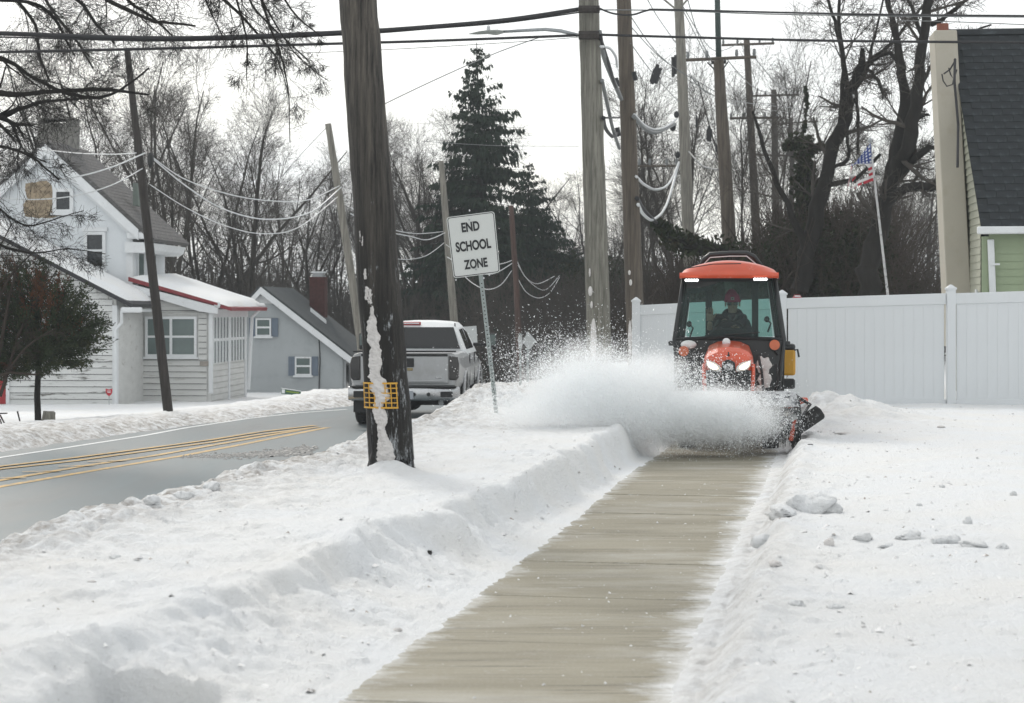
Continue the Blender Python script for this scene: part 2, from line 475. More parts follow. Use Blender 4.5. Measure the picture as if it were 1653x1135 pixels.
def make_ground():
    ys = np.concatenate([5.5 * np.exp(np.linspace(0, math.log(32 / 5.5), 600)), 32 * np.exp(np.linspace(0, math.log(95 / 32), 120))[1:]])
    u = np.linspace(-1, 1, 500)
    u = np.sign(u) * np.abs(u) ** 1.3
    Y, U = np.meshgrid(ys, u, indexing='ij')
    X = U * (Y * .38 + 2.0)
    Z = H(X, Y)
    V = np.stack([X, Y, Z], -1).reshape(-1, 3)
    nu, nv = Y.shape
    i = np.arange(nu - 1)[:, None] * nv + np.arange(nv - 1)[None, :]
    Q = np.stack([i, i + 1, i + nv + 1, i + nv], -1).reshape(-1, 4)
    me = np_mesh('snow_ground', V, quads=Q, mat=M['snow'], smooth=True)
    x, y = V[:, 0], V[:, 1]
    pe = xe(y) - x; q = xf(y) - x
    d = .95 * np.exp(-((pe - .15) / .55) ** 2) * (x > (xe(y) + xf(y)) / 2) + .25 * np.exp(-((pe + .4) / .9) ** 2)
    d = d + np.where(x < (xe(y) + xf(y)) / 2, 1.0 * np.exp(-((q - .2) / .9) ** 2) + .75 * np.exp(-((q - 1.2) / 1.8) ** 2), 0)
    d = d + .22 * np.exp(-((x - .0) / 1.2) ** 2 - ((y - 21.5) / 2.2) ** 2)
    t = x - xl(y) - SWW
    d = d + .45 * np.exp(-((t - .1) / .22) ** 2) + .3 * np.exp(-((x - 4.3) / 1.0) ** 2 - ((y - 25) / 2) ** 2)
    d = np.clip(d, 0, 1).astype(np.float32)
    at = me.attributes.new('dirt', 'FLOAT', 'POINT'); at.data.foreach_set('value', d)
    o = inst('snow_ground', me); tag(o, kind='structure')
    # the land beyond, to the horizon
    b = MB()
    xs = [-900, -300, -120, -60, -30, 0, 30, 60, 120, 300, 900]
    yy = [-60, 0, 30, 60, 94, 200, 500, 1800]
    def fz(x, y): return -1.5 if y < 90 else -1.06 + .0008 * (y - 94)
    n = len(yy)
    vs = [(x, y, fz(x, y)) for x in xs for y in yy]
    fs = [(i * n + j, (i + 1) * n + j, (i + 1) * n + j + 1, i * n + j + 1) for i in range(len(xs) - 1) for j in range(n - 1)]
    b.add(vs, fs)
    o = b.build('far_ground', mat('far_snow', (.7, .71, .72), .9, .15, .2)); tag(o, kind='structure')
make_ground()

# ---- pavement: slabs with joints
def slab_mat():
    m = bpy.data.materials.new('brushed_concrete'); m.use_nodes = True
    t = m.node_tree; b = t.nodes['Principled BSDF']
    def nn(ty, **k):
        n = t.nodes.new(ty)
        for a_, v in k.items(): setattr(n, a_, v)
        return n
    g = nn('ShaderNodeNewGeometry'); tc = nn('ShaderNodeTexCoord')
    oi = nn('ShaderNodeObjectInfo')
    # world position, so every slab differs
    def noise(sc, stretch, detail=6, rough=.6, loc=(0, 0, 0)):
        mp_ = nn('ShaderNodeMapping'); mp_.inputs['Scale'].default_value = stretch; mp_.inputs['Rotation'].default_value = (0, 0, R(10)); mp_.inputs['Location'].default_value = loc
        t.links.new(g.outputs['Position'], mp_.inputs[0])
        n = nn('ShaderNodeTexNoise'); n.inputs['Scale'].default_value = sc; n.inputs['Detail'].default_value = detail; n.inputs['Roughness'].default_value = rough
        t.links.new(mp_.outputs[0], n.inputs['Vector']); return n.outputs['Fac']
    def mth(op, a_, b_=None, c_=None):
        n = nn('ShaderNodeMath', operation=op)
        for i, v in enumerate((a_, b_, c_)):
            if v is None: continue
            if hasattr(v, 'links'): t.links.new(v, n.inputs[i])
            else: n.inputs[i].default_value = v
        return n.outputs[0]
    def mrange(v, a_, b_, c_=0, d_=1):
        n = nn('ShaderNodeMapRange'); n.inputs[1].default_value = a_; n.inputs[2].default_value = b_; n.inputs[3].default_value = c_; n.inputs[4].default_value = d_
        t.links.new(v, n.inputs[0]); return n.outputs[0]
    def mix(f, a_, b_):
        n = nn('ShaderNodeMix', data_type='RGBA')
        if hasattr(f, 'links'): t.links.new(f, n.inputs[0])
        else: n.inputs[0].default_value = f
        for i, v in ((6, a_), (7, b_)):
            if hasattr(v, 'links'): t.links.new(v, n.inputs[i])
            else: n.inputs[i].default_value = (*v, 1)
        return n.outputs[2]
    base = mix(mrange(noise(1.3, (.35, 2.2, 1)), .3, .7), (.215, .196, .145), (.31, .288, .225))
    base = mix(mrange(noise(3, (.35, 7, 1), 7), .52, .90), base, (.22, .205, .17))       # brushed wet streaks across
    base = mix(mth('MULTIPLY', mrange(noise(4, (.22, 16, 1), 3, .5, (9, 2, 0)), .575, .63), mrange(noise(1.7, (1, 1.2, 1), 3, .5, (4, 4, 0)), .40, .60)), base, (.09, .082, .065))   # thin wet grooves left by the broom
    base = mix(mrange(noise(70, (1, 1.5, 1), 3, .7, (1, 2, 0)), .55, .8, 0, .45), base, (.62, .62, .60))     # powder grains
    sp = nn('ShaderNodeSeparateXYZ'); t.links.new(tc.outputs['Object'], sp.inputs[0])
    x = sp.outputs['X']
    e = mth('MINIMUM', mth('ADD', x, .07), mth('SUBTRACT', 1.54, x))                                       # distance to the nearer edge
    st = mth('ADD', mth('MULTIPLY', noise(1.6, (1.0, 2.0, 1), 9, .75), .62), mth('MULTIPLY', noise(11, (1.0, 2.0, 1), 7, .8, (3, 1, 0)), .32))
    dust = mth('SUBTRACT', st, mth('MULTIPLY', e, .75))
    d1 = mrange(dust, .275, .50, 0, .95)
    d0 = mrange(noise(.9, (.7, 1.6, 1), 7, .65, (2, 5, 0)), .50, .85, 0, .30)
    d2 = mrange(noise(4.5, (.8, 2.2, 1), 9, .75, (7, 3, 0)), .60, .72, 0, .8)
    d3 = mrange(noise(38, (1, 1.6, 1), 4, .8), .66, .74, 0, .9)
    d3 = mth('MULTIPLY', d3, mrange(noise(1.5, (1, 1, 1), 3, .5, (1, 9, 0)), .42, .6))
    f = mth('MAXIMUM', mth('MAXIMUM', mth('MAXIMUM', d1, d0), d2), d3)
    t.links.new(mix(f, base, (.77, .785, .80)), b.inputs['Base Color'])
    b.inputs['Roughness'].default_value = .8; b.inputs['Specular IOR Level'].default_value = .3
    bp = nn('ShaderNodeBump'); bp.inputs['Distance'].default_value = .006
    t.links.new(mth('ADD', mth('MULTIPLY', f, .6), mth('MULTIPLY', noise(60, (.6, 2, 1), 3), .5)), bp.inputs['Height']); t.links.new(bp.outputs[0], b.inputs['Normal'])
    return m
M['slab'] = slab_mat()
sw = empty('sidewalk', (xl(6.5), 6.5, 0), -math.atan(.1775), kind='structure')
sb = MB().box((SWW * .985 / 2, .74, -.06), (SWW * .985, 1.484, .12))
sme = sb.mesh('concrete_slab', M['slab'])
bmm = bmesh.new(); bmm.from_mesh(sme); bmesh.ops.bevel(bmm, geom=bmm.edges[:], offset=.008, segments=1, affect='EDGES'); bmm.to_mesh(sme); bmm.free()
rnd = random.Random(5)
for i in range(-1, 17):
    inst('concrete_slab', sme, sw, (rnd.uniform(-.004, .004), i * 1.5, rnd.uniform(-.003, .003)), (rnd.uniform(-.001, .001), rnd.uniform(-.001, .001), 0))
jb = MB().box((.77, 12, -.10), (1.44, 26, .16)).build('joint_bed', mat('joint_filler', (.10, .09, .075), .9, .3, 20), sw)

# ---- road
def road_material():
    m = bpy.data.materials.new('wet_asphalt'); m.use_nodes = True
    t = m.node_tree; b = t.nodes['Principled BSDF']
    tc = t.nodes.new('ShaderNodeTexCoord'); mp_ = t.nodes.new('ShaderNodeMapping')
    mp_.inputs['Rotation'].default_value = (0, 0, R(14)); mp_.inputs['Scale'].default_value = (1.0, .16, 1)
    t.links.new(tc.outputs['Object'], mp_.inputs[0])
    n = t.nodes.new('ShaderNodeTexNoise'); n.inputs['Scale'].default_value = 1.3; n.inputs['Detail'].default_value = 9; n.inputs['Roughness'].default_value = .68
    t.links.new(mp_.outputs[0], n.inputs['Vector'])
    r = t.nodes.new('ShaderNodeValToRGB'); r.color_ramp.elements[0].position = .3; r.color_ramp.elements[1].position = .72
    r.color_ramp.elements[0].color = (.060, .076, .082, 1); r.color_ramp.elements[1].color = (.20, .235, .245, 1)
    t.links.new(n.outputs['Fac'], r.inputs['Fac']); t.links.new(r.outputs[0], b.inputs['Base Color'])
    r2 = t.nodes.new('ShaderNodeMapRange'); r2.inputs[1].default_value = .3; r2.inputs[2].default_value = .7; r2.inputs[3].default_value = .40; r2.inputs[4].default_value = .75
    t.links.new(n.outputs['Fac'], r2.inputs[0]); t.links.new(r2.outputs[0], b.inputs['Roughness']); b.inputs['Specular IOR Level'].default_value = .32
    n3 = t.nodes.new('ShaderNodeTexNoise'); n3.inputs['Scale'].default_value = 60
    t.links.new(tc.outputs['Object'], n3.inputs['Vector'])
    bp = t.nodes.new('ShaderNodeBump'); bp.inputs['Strength'].default_value = .4; bp.inputs['Distance'].default_value = .004
    t.links.new(n3.outputs['Fac'], bp.inputs['Height']); t.links.new(bp.outputs[0], b.inputs['Normal'])
    return m
ROADZ = -.45
rb = MB()
ny = 60
vs = []; fs = []
for i in range(ny + 1):
    y = 2 + i * 1.3
    a, c = float(xf(y)) - 1.2, float(xe(y)) + 1.0
    for j in range(7):
        vs.append((a + (c - a) * j / 6, y, ROADZ))
for i in range(ny):
    for j in range(6):
        k = i * 7 + j; fs.append((k, k + 1, k + 8, k + 7))
rb.add(vs, fs)
road = rb.build('road', road_material()); tag(road, kind='structure')
M['yellow_line'] = mat('worn_yellow_paint', (.52, .34, .12), .7, .2, 5, c2=(.20, .20, .185), c2pos=(.48, .70))
M['white_line'] = mat('worn_white_paint', (.66, .68, .68), .7, .1, 5, c2=(.3, .32, .32), c2pos=(.60, .8))
def rp(px, py, dz=.004):
    d = (CAMZ - ROADZ) / ((py - HY) / FPX)
    p = P(px, py, d); return Vector((p.x, p.y, ROADZ + dz))
def stripe(name, pix, w, m, dz=.004):
    pts = [rp(*p, dz) for p in pix]
    b = MB(); L = []
    for i, p in enumerate(pts):
        a = pts[max(0, i - 1)]; c = pts[min(len(pts) - 1, i + 1)]
        t = (c - a).normalized(); nn = Vector((-t.y, t.x, 0))
        L += [p - nn * w / 2, p + nn * w / 2]
    b.add(L, [(2 * i, 2 * i + 2, 2 * i + 3, 2 * i + 1) for i in range(len(pts) - 1)])
    return b.build(name, m, road)
stripe('yellow_line', [(-60, 799), (0, 786), (150, 760), (300, 735), (400, 716), (530, 690)], .13, M['yellow_line'], dz=0.004)
stripe('yellow_line', [(-60, 787), (0, 776), (140, 752), (250, 736), (350, 718), (500, 692)], .13, M['yellow_line'], dz=0.007)
stripe('yellow_line', [(-60, 768), (0, 758), (120, 745), (250, 727), (340, 715), (420, 702), (515, 690)], .12, M['yellow_line'], dz=0.010)
stripe('yellow_line', [(-60, 764), (0, 754), (120, 740), (250, 723), (340, 711), (420, 698), (510, 687.5)], .12, M['yellow_line'], dz=0.013)
for (a, b_) in (((-30, 773), (42, 773)), ((36, 763.5), (98, 762)), ((94, 754.5), (152, 753)), ((141, 747), (205, 745))):
    stripe('hatch_line', [a, b_], .07, M['yellow_line'], dz=.018)
stripe('white_edge_line', [(-60, 748), (0, 739), (120, 721), (230, 704), (300, 691), (400, 676), (480, 667), (560, 661)], .11, M['white_line'])

# ridge of grey slush the plough left across the lane
def slush():
    g = np.random.default_rng(3); b = MB()
    pts = []
    for i in range(700):
        f = g.random(); px = 300 + 200 * f + g.normal() * 6; py = np.interp(px, [270, 330, 420, 500], [738, 737, 735, 727]) + g.normal() * (1.2 + 2.5 * f)
        p = rp(px, py, 0); r = g.uniform(.006, .022) * (.5 + f)
        b.box((p.x, p.y, p.z + r * .3), (r * 3.5, r * 3, r * 1.3), rot=(g.uniform(-.4, .4), g.uniform(-.4, .4), g.uniform(0, 3)), taper=.5)
    o = b.build('road_slush', mat('grey_slush', (.36, .35, .335), .8, .3, 9)); tag(o, kind='stuff')
slush()
# loose crumbs of broken snow scattered over the banks
def crumbs():
    g = np.random.default_rng(9)
    n = 5200
    y = 7 + 26 * g.random(n) ** 1.3; kind = g.random(n)
    x = np.where(kind < .45, xl(y) + SWW + .1 + np.abs(g.normal(size=n)) * 1.6, np.where(kind < .62, xl(y) - .05 - g.random(n) * .5, np.where(kind < .8, xe(y) + .5 - np.abs(g.normal(size=n)) * .5, xl(y) - .6 - g.random(n) * 2.6)))
    x = np.where(g.random(n) < .12, xl(y) + g.random(n) * SWW, x)
    z = np.maximum(H(x, y), np.where((x > xl(y)) & (x < xl(y) + SWW), .0, -1))
    onw = (x > xl(y)) & (x < xl(y) + SWW)
    s = (.004 + .018 * g.random(n) ** 4 + .001 * g.random(n)) * np.where(onw, .55, 1)
    o = np.array([(1, 0, -.3), (0, 1, -.2), (-1, 0, -.3), (0, -1, -.2), (.1, .1, .6)])
    V = (o[None] + .38 * g.normal(size=(n, 5, 3)) * np.array([1, 1, .7])) * s[:, None, None]
    V = V + np.stack([x, y, z + s * .25], -1)[:, None, :]
    i = np.arange(n)[:, None] * 5
    T = np.concatenate([i + np.array([[0, 1, 4]]), i + np.array([[1, 2, 4]]), i + np.array([[2, 3, 4]]), i + np.array([[3, 0, 4]])])
    o = inst('snow_crumbs', np_mesh('snow_crumbs', V.reshape(-1, 3), tris=T, mat=mat('crumb_snow', (.70, .70, .70), .8, .22, 3, c2=(.35, .32, .29), c2pos=(.58, .62)))); tag(o, kind='stuff')
crumbs()
# ------------------------------------------------------------------ facade helper: a vertical plane at a real distance, rotated by th
class Facade:
    def __init__(s, px0, d0, th, zb):
        s.O = P(px0, HY, d0); s.O.z = zb; s.th = th; s.zb = zb
        s.ux = Vector((math.cos(th), math.sin(th), 0)); s.back = Vector((-math.sin(th), math.cos(th), 0))
    def s_(s, px, b=0.0):
        k = (px - CX) / FPX
        O = s.O + s.back * b
        return (k * O.y - O.x) / (s.ux.x - k * s.ux.y)
    def z_(s, px, py, b=0.0):
        O = s.O + s.back * b
        d = O.y + s.s_(px, b) * s.ux.y
        return CAMZ - (py - HY) / FPX * d - s.zb
    def p(s, px, py, b=0.0):
        return (s.s_(px, b), s.z_(px, py, b))

# ------------------------------------------------------------------ white vinyl fence
M['vinyl'] = mat('white_vinyl', (.62, .645, .66), .45, .04, 1.5, c2=(.54, .55, .55), c2pos=(.60, .85), stretch=(1, 1, .3))
fence = empty('privacy_fence', (2.07, 31, .1), 0, 'white vinyl privacy fence with capped posts behind the snowy lawn', 'fence')
fpts = [(2.07, 31, 1.75), (4.36, 30, 1.86), (6.80, 28.8, 1.93), (9.25, 27.7, 2.0), (11.7, 26.5, 2.05)]
postm = None
for i, (x, y, zt) in enumerate(fpts):
    b = MB().box((0, 0, -.2), (.13, .13, 2 * zt + .1 - .4 + 0)).mesh('post', M['vinyl'])
    b = MB().bbox((-.064, -.064, -.5), (.064, .064, zt - .1 + .05)).mesh('post', M['vinyl'])
    po = inst('post', b, fence, (x - 2.07, y - 31, 0))
    c = MB().box((0, 0, zt - .1 + .065), (.155, .155, .03)).box((0, 0, zt - .1 + .105), (.14, .14, .05), taper=.15)
    c.build('post_cap', M['vinyl'], po)
pm = MB().box((0, 0, 0), (.1563, .022, 1.62)).mesh('plank', M['vinyl'])
bmm = bmesh.new(); bmm.from_mesh(pm); bmesh.ops.bevel(bmm, geom=[e for e in bmm.edges if abs(e.verts[0].co.z - e.verts[1].co.z) > 1], offset=.0015, segments=1, affect='EDGES'); bmm.to_mesh(pm); bmm.free()
for i in range(len(fpts) - 1):
    a = Vector(fpts[i]); c = Vector(fpts[i + 1]); dv = c - a; L = Vector((dv.x, dv.y)).length
    ang = math.atan2(dv.y, dv.x); sl = dv.z
    for nm, zo, h in (('top_rail', -.09, .17), ('bottom_rail', -1.72, .14)):
        q = MB(); t = .05
        ux = Vector((dv.x, dv.y, 0)).normalized(); uy = Vector((-ux.y, ux.x, 0))
        p0 = Vector((a.x - 2.07, a.y - 31, a.z - .1)) + ux * .07; p1 = Vector((c.x - 2.07, c.y - 31, c.z - .1)) - ux * .07
        vs = []
        for p in (p0, p1):
            for sx, sz in ((-1, -1), (1, -1), (1, 1), (-1, 1)):
                vs.append(p + uy * sx * t / 2 + Vector((0, 0, zo + sz * h / 2)))
        q.add(vs, [(0, 1, 2, 3), (7, 6, 5, 4), (0, 4, 5, 1), (1, 5, 6, 2), (2, 6, 7, 3), (3, 7, 4, 0)])
        q.build(nm, M['vinyl'], fence, bevel=.006, fixn=True)
    n = int((L - .14) / .157)
    for k in range(n):
        f = (.07 + .157 * (k + .5) + ((L - .14) - n * .157) / 2) / L
        p = a + dv * f
        inst('plank', pm, fence, (p.x - 2.07, p.y - 31, p.z - .1 - .9), (0, 0, ang))

# ------------------------------------------------------------------ green house on the right
FH = Facade(1584, 30.0, R(-6), -.2)
SH = .072      # the old house leans a little to the left
def lean(z): return -SH * max(0, z - 3.3)
rh = empty('green_house', FH.O, FH.th, 'pale green sided house with steep black shingle roof at the right edge', 'house')
M['siding_green'] = mat('green_siding', (.275, .335, .215), .6, .06, 4)
M['siding_cream'] = mat('cream_siding', (.36, .365, .29), .6, .08, 4)
M['shingle'] = mat('black_shingle', (.018, .022, .025), .9, .35, 3, bump=.002, bscale=120, c2=(.10, .12, .13), c2pos=(.55, .9))
M['stucco'] = mat('tan_stucco', (.40, .375, .315), .9, .06, 1.3, bump=.004, bscale=90, c2=(.33, .30, .23), c2pos=(.55, .9))
M['underlay'] = mat('dark_sheathing', (.02, .024, .026), .9, .2)
eave_z = 3.12 + .2; ridge_z = 6.38 + .2; run = 1.75
# end wall (left): boards stepping up the gambrel
wl = MB()
wl.add([(.09, 0.1, -1), (.09, 3.5, -1), (.09, 3.5, 2.9), (.09 + lean(ridge_z), 2.5, ridge_z - .15), (.09 + lean(ridge_z), run - .0, ridge_z - .15), (.09, .1, eave_z - .15)], [(0, 5, 4, 3, 2, 1)])
wl.add([(.05, 0, -1), (3.5, 0, -1), (3.5, 0, eave_z), (.05, 0, eave_z)], [(0, 1, 2, 3)])
wl.build('wall', M['underlay'], rh)
def siding_board(w, h, t=.016):
    # wedge: thick at the bottom
    b = MB()
    b.add([(0, -t, 0), (w, -t, 0), (w, 0, 0), (0, 0, 0), (0, -.003, h), (w, -.003, h), (w, 0, h), (0, 0, h)],
          [(0, 3, 2, 1), (4, 5, 6, 7), (0, 1, 5, 4), (1, 2, 6, 5), (2, 3, 7, 6), (3, 0, 4, 7)])
    return b
gb = siding_board(3.4, .125).mesh('siding_board', M['siding_green'])
for i in range(30):
    z = -.4 + i * .122
    if z > eave_z - .25: break
    inst('siding_board', gb, rh, (.12, -.004, z))
for i in range(56):
    z = -.4 + i * .122
    if z > ridge_z - .3: break
    y0 = 0.02 if z < eave_z - .15 else max(0.02, (z - eave_z + .02) / (ridge_z - eave_z) * run)
    y1 = 3.55 if z < 2.9 else 3.55 - (z - 2.9) / (ridge_z - 2.9) * 1.0
    b = siding_board(y1 - y0, .125)
    me = b.mesh('siding_board', M['siding_cream'])
    inst('siding_board', me, rh, (-.003 + lean(z), y1, z), (0, 0, R(-90)))
MB().box((.06, -.02, 1.4), (.11, .06, 3.3)).build('corner_trim', M['siding_green'], rh)
# roof: steep lower slope of single shingles on a deck
sl = math.atan2(ridge_z - eave_z, run)
SLn = math.hypot(run, ridge_z - eave_z)
rdeck = MB()
rdeck.add([(-.04, -.22, eave_z - .12), (4, -.22, eave_z - .12), (4, run, ridge_z), (-.04 + lean(ridge_z), run, ridge_z)], [(0, 1, 2, 3)])
rdeck.add([(-.12 + lean(ridge_z), run, ridge_z), (4, run, ridge_z), (4, run + 1.2, ridge_z + .25), (-.12 + lean(ridge_z), run + 1.2, ridge_z + .25)], [(0, 1, 2, 3)])
roofo = rdeck.build('roof', M['underlay'], rh)
SLn2 = math.hypot(run + .22, ridge_z - eave_z + .12); sl2 = math.atan2(ridge_z - eave_z + .12, run + .22)
shm = MB().box((0, 0, 0), (.318, .155, .012)).mesh('shingle', M['shingle'])
rnd = random.Random(11)
nc = int(SLn2 / .137)
for r in range(nc):
    for k in range(10):
        x = -.03 + .16 + k * .325 + (.16 if r % 2 else 0)
        if x > 3.1: continue
        dd = r * .137 + .07
        inst('shingle', shm, roofo, (x + lean(eave_z + math.sin(sl2) * dd), -.22 + math.cos(sl2) * dd - .012 * math.sin(sl2), eave_z - .12 + math.sin(sl2) * dd + .010 * math.cos(sl2) + rnd.uniform(0, .002)), (sl2 - .05, 0, rnd.uniform(-.006, .006)))
MB().prism([(run - .05, ridge_z - .02), (run + .02, ridge_z + .08), (run + .3, ridge_z + .13), (run + .3, ridge_z + .06)], -.16 + lean(ridge_z), 4, 'x').build('ridge_flashing', M['shingle'], rh)
# white band at the eave, downspout
MB().box((1.85, -.27, eave_z - .18), (3.9, .12, .12)).build('gutter', M['white_trim'], rh, bevel=.015)
ds = MB().box((.20, -.10, 1.25), (.10, .075, 3.5), rot=(0, R(-2.2), 0)).build('downspout', M['white_trim'], rh, bevel=.01)
MB().box((.20, -.145, 2.6), (.14, .03, .03)).build('strap', M['white_trim'], ds)
MB().box((-.035, .32, 1.0), (.03, .10, 2.4)).build('conduit', M['white_trim'], rh)
rk = MB()
rk.add([(-.04, .45, eave_z + .6), (-.04, .60, eave_z + .6), (-.04, 1.52, ridge_z - .25), (-.04, 1.36, ridge_z - .25), (0, .45, eave_z + .6), (0, .6, eave_z + .6), (0, 1.52, ridge_z - .25), (0, 1.36, ridge_z - .25)],
       [(0, 3, 2, 1), (0, 1, 5, 4), (1, 2, 6, 5), (2, 3, 7, 6), (3, 0, 4, 7)])
# chimney (leaning stack of stucco with an orange flue pot)
ch = MB()
def cq(px, py, d): q = P(px, py, d); return Vector((q.x - FH.O.x, q.y - FH.O.y, q.z + .2))
yc = 31.2
f0 = [cq(1521, 560, yc), cq(1560, 560, yc), cq(1533, 48, yc), cq(1497, 48, yc)]
bk = [v + Vector((.0, .75, 0)) for v in f0]
ch.add(f0 + bk, [(0, 1, 2, 3), (1, 5, 6, 2), (5, 4, 7, 6), (4, 0, 3, 7), (3, 2, 6, 7)])
cho = ch.build('chimney', M['stucco'], rh, bevel=.015)
tp = (f0[2] + f0[3] + bk[2] + bk[3]) / 4
MB().tube([tp, tp + Vector((-.004, 0, .16)), tp + Vector((-.004, 0, .16))], [.10, .10, .07], 14).build('flue_pot', mat('clay_pot', (.20, .07, .045), .8, .2, 8), cho)
# service cables on the gable
scb = MB()
q0 = cq(1533, 95, 30.9)
scb.tube([q0, cq(1534, 130, 30.7), cq(1540, 200, 30.7), cq(1541, 270, 30.5)], .022, 6)
scb.tube([cq(1533, 98, 30.9), cq(1524, 112, 31), cq(1514, 119, 31)], .014, 5)
scb.tube([cq(1531, 120, 31), cq(1528, 136, 31), cq(1519, 139, 31), cq(1513, 130, 31), cq(1511, 119, 31)], .012, 5)
scb.tube([cq(1535, 112, 31), cq(1530, 128, 31), cq(1525, 120, 31), cq(1522, 109, 31)], .012, 5)
scb.build('service_cable', M['cable'], rh)

# ------------------------------------------------------------------ utility poles
def wood(name, c, c2=None, c2pos=(.5, .7), bump=.012):
    m = mat(name, c, .85, .6, 22, bump=bump, bscale=30, detail=9, stretch=(1, 1, .06), c2=c2, c2pos=c2pos)
    return m
M['pole_near'] = None
def near_pole_mat():
    m = bpy.data.materials.new('weathered_dark_pole'); m.use_nodes = True
    t = m.node_tree; b = t.nodes['Principled BSDF']; tc = t.nodes.new('ShaderNodeTexCoord')
    mp_ = t.nodes.new('ShaderNodeMapping'); mp_.inputs['Scale'].default_value = (1, 1, .05); t.links.new(tc.outputs['Object'], mp_.inputs[0])
    n = t.nodes.new('ShaderNodeTexNoise'); n.inputs['Scale'].default_value = 26; n.inputs['Detail'].default_value = 10; n.inputs['Roughness'].default_value = .75
    t.links.new(mp_.outputs[0], n.inputs['Vector'])
    r = t.nodes.new('ShaderNodeValToRGB'); e = r.color_ramp.elements
    e[0].position = .38; e[0].color = (.014, .013, .012, 1); e[1].position = .70; e[1].color = (.17, .15, .125, 1)
    t.links.new(n.outputs['Fac'], r.inputs['Fac'])
    # creosote darkening up to ~3 m above the butt (a stain with a ragged border) and reddish left edge
    sp = t.nodes.new('ShaderNodeSeparateXYZ'); t.links.new(tc.outputs['Object'], sp.inputs[0])
    nb = t.nodes.new('ShaderNodeTexNoise'); nb.inputs['Scale'].default_value = 5; t.links.new(mp_.outputs[0], nb.inputs['Vector'])
    ma = t.nodes.new('ShaderNodeMath'); ma.operation = 'MULTIPLY_ADD'; ma.inputs[1].default_value = 3.0; t.links.new(nb.outputs['Fac'], ma.inputs[0]); t.links.new(sp.outputs['Z'], ma.inputs[2])
    mr = t.nodes.new('ShaderNodeMapRange'); mr.inputs[1].default_value = 2.6; mr.inputs[2].default_value = 5.2; mr.inputs[3].default_value = .14; mr.inputs[4].default_value = 1
    t.links.new(ma.outputs[0], mr.inputs[0])
    mx = t.nodes.new('ShaderNodeMix'); mx.data_type = 'RGBA'; mx.blend_type = 'MULTIPLY'; mx.inputs[0].default_value = 1
    t.links.new(r.outputs[0], mx.inputs[6]); t.links.new(mr.outputs[0], mx.inputs[7])
    # frost and blown snow specks caught in the grain, on the lower part
    mp2 = t.nodes.new('ShaderNodeMapping'); mp2.inputs['Scale'].default_value = (1.5, 1.5, .30); t.links.new(tc.outputs['Object'], mp2.inputs[0])
    n2 = t.nodes.new('ShaderNodeTexNoise'); n2.inputs['Scale'].default_value = 11; n2.inputs['Detail'].default_value = 10; n2.inputs['Roughness'].default_value = .82
    t.links.new(mp2.outputs[0], n2.inputs['Vector'])
    hz = t.nodes.new('ShaderNodeMapRange'); hz.inputs[1].default_value = 0; hz.inputs[2].default_value = 3.2; hz.inputs[3].default_value = .10; hz.inputs[4].default_value = -.04
    t.links.new(sp.outputs['Z'], hz.inputs[0])
    ad = t.nodes.new('ShaderNodeMath'); ad.operation = 'ADD'; t.links.new(n2.outputs['Fac'], ad.inputs[0]); t.links.new(hz.outputs[0], ad.inputs[1])
    r2 = t.nodes.new('ShaderNodeValToRGB'); r2.color_ramp.elements[0].position = .62; r2.color_ramp.elements[1].position = .72
    t.links.new(ad.outputs[0], r2.inputs['Fac'])
    m2 = t.nodes.new('ShaderNodeMix'); m2.data_type = 'RGBA'; t.links.new(r2.outputs[0], m2.inputs[0]); t.links.new(mx.outputs[2], m2.inputs[6]); m2.inputs[7].default_value = (.5, .53, .55, 1)
    t.links.new(m2.outputs[2], b.inputs['Base Color']); b.inputs['Roughness'].default_value = .8
    bp = t.nodes.new('ShaderNodeBump'); bp.inputs['Distance'].default_value = .03; t.links.new(n.outputs['Fac'], bp.inputs['Height']); t.links.new(bp.outputs[0], b.inputs['Normal'])
    return m
M['pole_near'] = near_pole_mat()
M['pole_grey'] = wood('grey_pole_wood', (.17, .165, .14), c2=(.08, .075, .06))
M['pole_dark'] = wood('brown_pole_wood', (.085, .07, .055))
M['pole_black'] = wood('dark_pole_wood', (.035, .03, .027))
M['pole_pale'] = wood('pale_pole_wood', (.19, .18, .155))
M['pole_red'] = wood('reddish_pole_wood', (.07, .042, .034))
def upole(pix, d, m, label, zb=.1, name='utility_pole', tilt_d=0):
    """pix: list of (px centre, py, px width); the object's origin is the foot."""
    pts = [P(a, b_, d) for a, b_, w in pix]
    rad = [w / 2 / FPX * d for a, b_, w in pix]
    # extend down to the ground
    p1, p0 = pts[-1], pts[-2]
    k = (p1.z - zb) / (p0.z - p1.z) if p1.z > zb else 0
    foot = p1 + (p1 - p0) * k
    if p1.z > zb: pts.append(foot); rad.append(rad[-1] * 1.02)
    foot = pts[-1].copy()
    e = empty(name, foot, 0, label, 'utility pole')
    pts = [p - foot for p in pts]
    # resample with light wobble so the outline isn't a ruler line
    P2, R2 = [], []
    rr = random.Random(int(d * 10))
    for i in range(len(pts) - 1):
        n = 10
        for j in range(n):
            f = j / n
            P2.append(pts[i].lerp(pts[i + 1], f) + Vector((rr.uniform(-1, 1), rr.uniform(-1, 1), 0)) * rad[i] * .03)
            R2.append((rad[i] * (1 - f) + rad[i + 1] * f) * rr.uniform(.985, 1.015))
    P2.append(pts[-1]); R2.append(rad[-1])
    P2.append(pts[-1] + Vector((0, 0, -.5))); R2.append(rad[-1])
    b = MB().tube(P2, R2, 18)
    b.build('pole_shaft', m, e, smooth=True)
    return e
D0 = 16.0
mp0 = upole([(542, -500, 55), (578, 0, 60.5), (601, 300, 66), (632, 745, 74)], D0, M['pole_near'], 'nearest utility pole, thick and dark, with a strip of snow stuck down it', .30)
mpole_foot = mp0.location.copy()
def mcx(py): return np.interp(py, [-500, 0, 300, 745], [542, 578, 601, 632])
